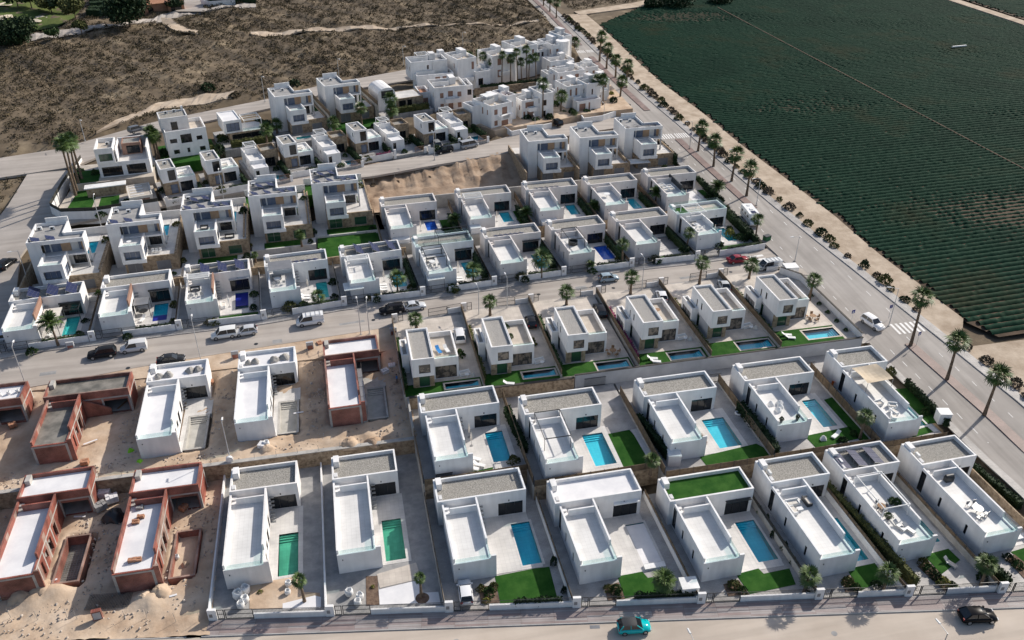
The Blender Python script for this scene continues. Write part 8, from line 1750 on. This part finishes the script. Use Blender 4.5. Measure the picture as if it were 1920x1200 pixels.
# trees at the top left
for px, py, z, h, r, m, lab, kw in ((245, 52, 13.5, 13, 9.5, 'leaf_dark', 'very large dark pine at top left beside far road', dict(blobs=16, n=4200, trunk_h=.15, leaf=.5)), (28, 84, 13, 9, 9, 'leaf_dark', 'large round dark tree at left edge above hillside', dict(blobs=14, n=3600, trunk_h=.1, leaf=.5)), (35, 16, 15, 8, 6, 'leaf_dark', 'dark golf course tree at far left', dict(blobs=9, n=1400, leaf=.5)), (60, 16, 15, 7, 6, 'leaf_dark', 'second golf course tree', dict(blobs=9, n=1400, leaf=.5)), (96, 20, 15, 8, 6, 'leaf_olive', 'third golf course tree in middle', dict(blobs=9, n=1400, leaf=.5)), (118, 20, 15, 7, 6, 'leaf_dark', 'golf course tree beside dark hedge rows', dict(blobs=9, n=1400, leaf=.5)),
    (145, 45, 14, 8, 5, 'leaf_olive', 'greyish tree beside far road', dict(blobs=8, n=1400, leaf=.45)), (155, 68, 13.5, 6, 3, 'leaf_olive', 'slim olive tree below far road', dict(blobs=6, n=800, leaf=.4)), (103, 78, 13, 4, 3, 'leaf', 'small green tree at road bend', dict(blobs=6, n=600, leaf=.35)), (330, 22, 14, 4, 4, 'leaf_dark', 'dark garden tree beside terracotta house', dict(blobs=7, n=900, leaf=.4)), (1270, 8, 9.5, 5, 8, 'leaf_dark', 'dark tree clump beyond field top edge', dict(blobs=10, n=1800, leaf=.45, trunk_h=.1)), (1225, 10, 9.5, 4, 5, 'leaf_dark', 'smaller dark tree clump beyond field', dict(blobs=8, n=1200, leaf=.45, trunk_h=.1)), (1350, 2, 9.5, 4, 6, 'leaf_dark', 'dark bush clump on far field edge', dict(blobs=8, n=1200, leaf=.45, trunk_h=.1))):
    x, y = at(px, py, z); tree(x, y, float(nat(x, y))-.2, h, r, m, lab, **kw)
for k in range(7):
    a = natpts([(168+k*2, 33-k*6.5)])[0]; b = natpts([(225, 31-k*7)])[0]; hedge(a[:2], b[:2], a[2], 3.4, 3.2, 'leaf_dark', 'dark clipped hedge row at top left, %s from the road' % ORD[k], dens=8)
a = natpts([(395, 8)])[0]; b = natpts([(480, 2)])[0]; hedge(a[:2], b[:2], a[2], 4, 3.0, 'leaf_dark', 'dark hedge beyond junction at top')
T = thing('boundary_wall', (0, 0, 0, 0), 'white wall of far house beyond junction', 'wall'); a = natpts([(378, 8)])[0]; b = natpts([(395, 12)])[0]; c = natpts([(478, 4)])[0]
mo('wall', MB().bar((a[0], a[1], a[2]+.8), (b[0], b[1], b[2]+.8), .4, 2.2).bar((b[0], b[1], b[2]+.8), (c[0], c[1], c[2]+.8), .4, 2.2), 'white', T)

# ------------------------------------------------------------------ scrub on the hillside
def scatter(n, xr, yr, ok, rs=(.35, .95), leaves=13):
    X = rng.uniform(*xr, n); Y = rng.uniform(*yr, n); k = ok(X, Y)
    for t in TRACKS: k &= ~inside(t, X, Y)
    X, Y = X[k], Y[k]; Zz = nat(X, Y); P = []; S_ = []
    r = rng.uniform(*rs, len(X))*(1+.6*(rng.random(len(X)) < .12)); m = leaves
    d = ball_points(len(X)*m, .5).reshape(len(X), m, 3); d[:, :, 2] = np.abs(d[:, :, 2])*.75+.12
    C = np.stack([X, Y, Zz], 1)[:, None, :]+d*r[:, None, None]; return C.reshape(-1, 3), np.repeat(r, m)
def hill_ok(X, Y):
    un = np.interp(X, [p[0] for p in UN_PTS], [p[1] for p in UN_PTS]); dens = .5+.5*np.sin(X*.06+1)*np.sin(Y*.05+.3*np.sin(X*.08))+.25*np.sin(X*.23+Y*.19)
    return (Y > un+1.5+1.2*np.sin(X*.4)) & (X < np.array([float(XL(v)) for v in np.atleast_1d(Y)])-2.5) & (rng.random(len(X)) < np.clip(.5+.5*dens, .2, 1)) & ~((X > 22) & (Y < 279))
UN_PTS = [(-200, 215)]+[(p[0], p[1]) for p in P3([(-120, 318), (0, 296), (110, 279), (290, 228), (500, 186), (600, 160), (775, 128)], [8.5, 8.6, 9.0, 10.0, 11.0, 11.5, 12.0])]+[(100, 280)]
C1, S1 = scatter(64000, (-175, 93), (215, 500), hill_ok)
C2, S2_ = scatter(14000, (99, 260), (352, 500), lambda X, Y: (Y > np.interp(X, [98, 128, 187, 268], [355, 366, 402, 450])) & (rng.random(len(X)) < .8))
ISL = np.array(gpx([(-150, 345), (0, 336), (48, 330), (40, 350), (8, 390), (-60, 470), (-200, 640)], 8))
C3, S3_ = scatter(3000, (-130, -66), (140, 222), lambda X, Y: inside(ISL, X, Y))
Cc = np.concatenate([C1, C2, C3]); Ss = np.concatenate([S1, S2_, S3_])
v, f = leaf_quads(Cc, 1.0, .3); v = (v.reshape(-1, 4, 3)-Cc[:, None, :])*(Ss*.25)[:, None, None]+Cc[:, None, :]
mo('scrub', meshdata('scrub', v.reshape(-1, 3), f, 'scrub'), None, kind='stuff', label='low grey-brown dry scrub covering the hillside', cat='scrub')

# ------------------------------------------------------------------ the ground sheet itself
def axis(lo, hi, step, far):
    a = np.arange(lo, hi+.1, step); o = [step*(1.35**k) for k in range(1, 22)]; o = np.cumsum(o); o = o[o < far]
    return np.concatenate([lo-o[::-1], a, hi+o])
gx = axis(-190, 345, 2., 4000); gy = axis(34, 600, 2., 4000)
GX, GY = np.meshgrid(gx, gy); GZ = nat(GX, np.clip(GY, 30, 700))
GZ += (.10*np.sin(GX*1.3+GY*.7)+.06*rng.normal(size=GX.shape))*((GY > 205) & (GX < 90))
for poly, z in CAPS:
    lo = poly.min(0)-3; hi = poly.max(0)+3
    k = (GX > lo[0]) & (GX < hi[0]) & (GY > lo[1]) & (GY < hi[1])
    if not k.any(): continue
    ax, ay = GX[k], GY[k]; ins = np.zeros(ax.shape, bool)
    for dx in (-1.3, 0, 1.3):
        for dy in (-1.3, 0, 1.3): ins |= inside(poly, ax+dx, ay+dy)
    zz = GZ[k]
    if isinstance(z, str): lim = avez(ay)-1.0
    else: lim = np.full(ax.shape, z)
    GZ[k] = np.where(ins, np.minimum(zz, lim), zz)
n, m = GX.shape; idx = np.arange(n*m).reshape(n, m)
f = np.stack([idx[:-1, :-1].ravel(), idx[:-1, 1:].ravel(), idx[1:, 1:].ravel(), idx[1:, :-1].ravel()], 1)
mo('ground', meshdata('ground', np.stack([GX.ravel(), GY.ravel(), GZ.ravel()], 1), f, 'ground', True), None, kind='structure')

# ------------------------------------------------------------------ more garden planting
def planting(F, z, ref, spots, big=1.):
    for k, (a, b) in enumerate(spots):
        m = random.choice(['leaf', 'leaf_dark', 'leaf_olive', 'leaf_dark']); q = sub(F, a+random.uniform(-.3, .3), b+random.uniform(-.4, .4)); r = random.uniform(.55, 1.0)*big
        shrub(q[0], q[1], z, r, r*random.uniform(.9, 1.5), m, '%s %s shrub at %s' % (ORD[k], colors[m], ref))
for i, (x, y, rot, D) in enumerate(ROW4): planting((x, y, Z4, R(rot)), Z4, REF4[i], [(4.4, -2.2), (11.4, 1.0), (11.5, 6.4)])
for i, (x, y, rot) in enumerate(ROW4B): planting((x, y, Z4B, R(rot)), Z4B, REF4B[i], [(12.0, .6), (12.3, 4.4)])
for i, (x, y) in enumerate(ROW5): planting((x, y, 5.5, R(2.8)), 5.5, REF5[i], [(-.9, -4.2), (11.2, -5.4)]); planting((x, y, 8.4, R(2.8)), 8.4, REF5[i]+' upper garden', [(10.8, 10.5), (3.0, 12.5)], 1.3)
for i, (x, y, r) in enumerate(TW): planting((x, y, 8.5, R(r)), 8.5, '%s tower house' % ORD[i], [(1.6, -3.7), (-.4, 3.5), (5.5, 8.6)], 1.25)
for i, (x, y, r) in enumerate(LW): planting((x, y, 8.6, R(r)), 8.6, '%s low house' % ORD[i], [(2.4, -2.3), (5.6, 4.0), (5.5, 13.2)], 1.25)
for i, (x, y, rot) in enumerate(ROW5B): planting((x, y, 5.5, R(rot)), 5.5, REF5B[i], [(-.8, -5), (9.0, -5.2)])
planting((-54.8, 198.4, 10.2, R(6)), 10.2, 'modern black-glazed villa', [(-5.4, 1), (-1.2, 3.5)], 1.3); planting((-40.8, 207.4, 10.5, R(14)), 10.5, 'three-storey white house', [(-1.2, -2.8), (10.2, -2), (10.2, 2), (10.3, 6), (-1.2, 3)], 1.4); planting((-28.4, 216.4, 10.2, R(16)), 10.2, 'modern glazed villa', [(-.8, 1), (-.8, 5), (10.4, -1), (10.4, 3)], 1.3)
for n, (px, py) in enumerate(((700, 345), (745, 340), (860, 322), (905, 318), (930, 312), (805, 332))):
    x, y = at(px, py, 6.4); shrub(x, y, 6.1, random.uniform(.5, .9), .6, 'hedge_dry', 'dry weed clump on empty dirt plot slope, %s from left edge list' % ORD[n] if False else 'dry weed clump on empty dirt plot, %s' % ('left foot', 'left slope', 'right middle', 'right slope', 'right corner', 'centre')[n])
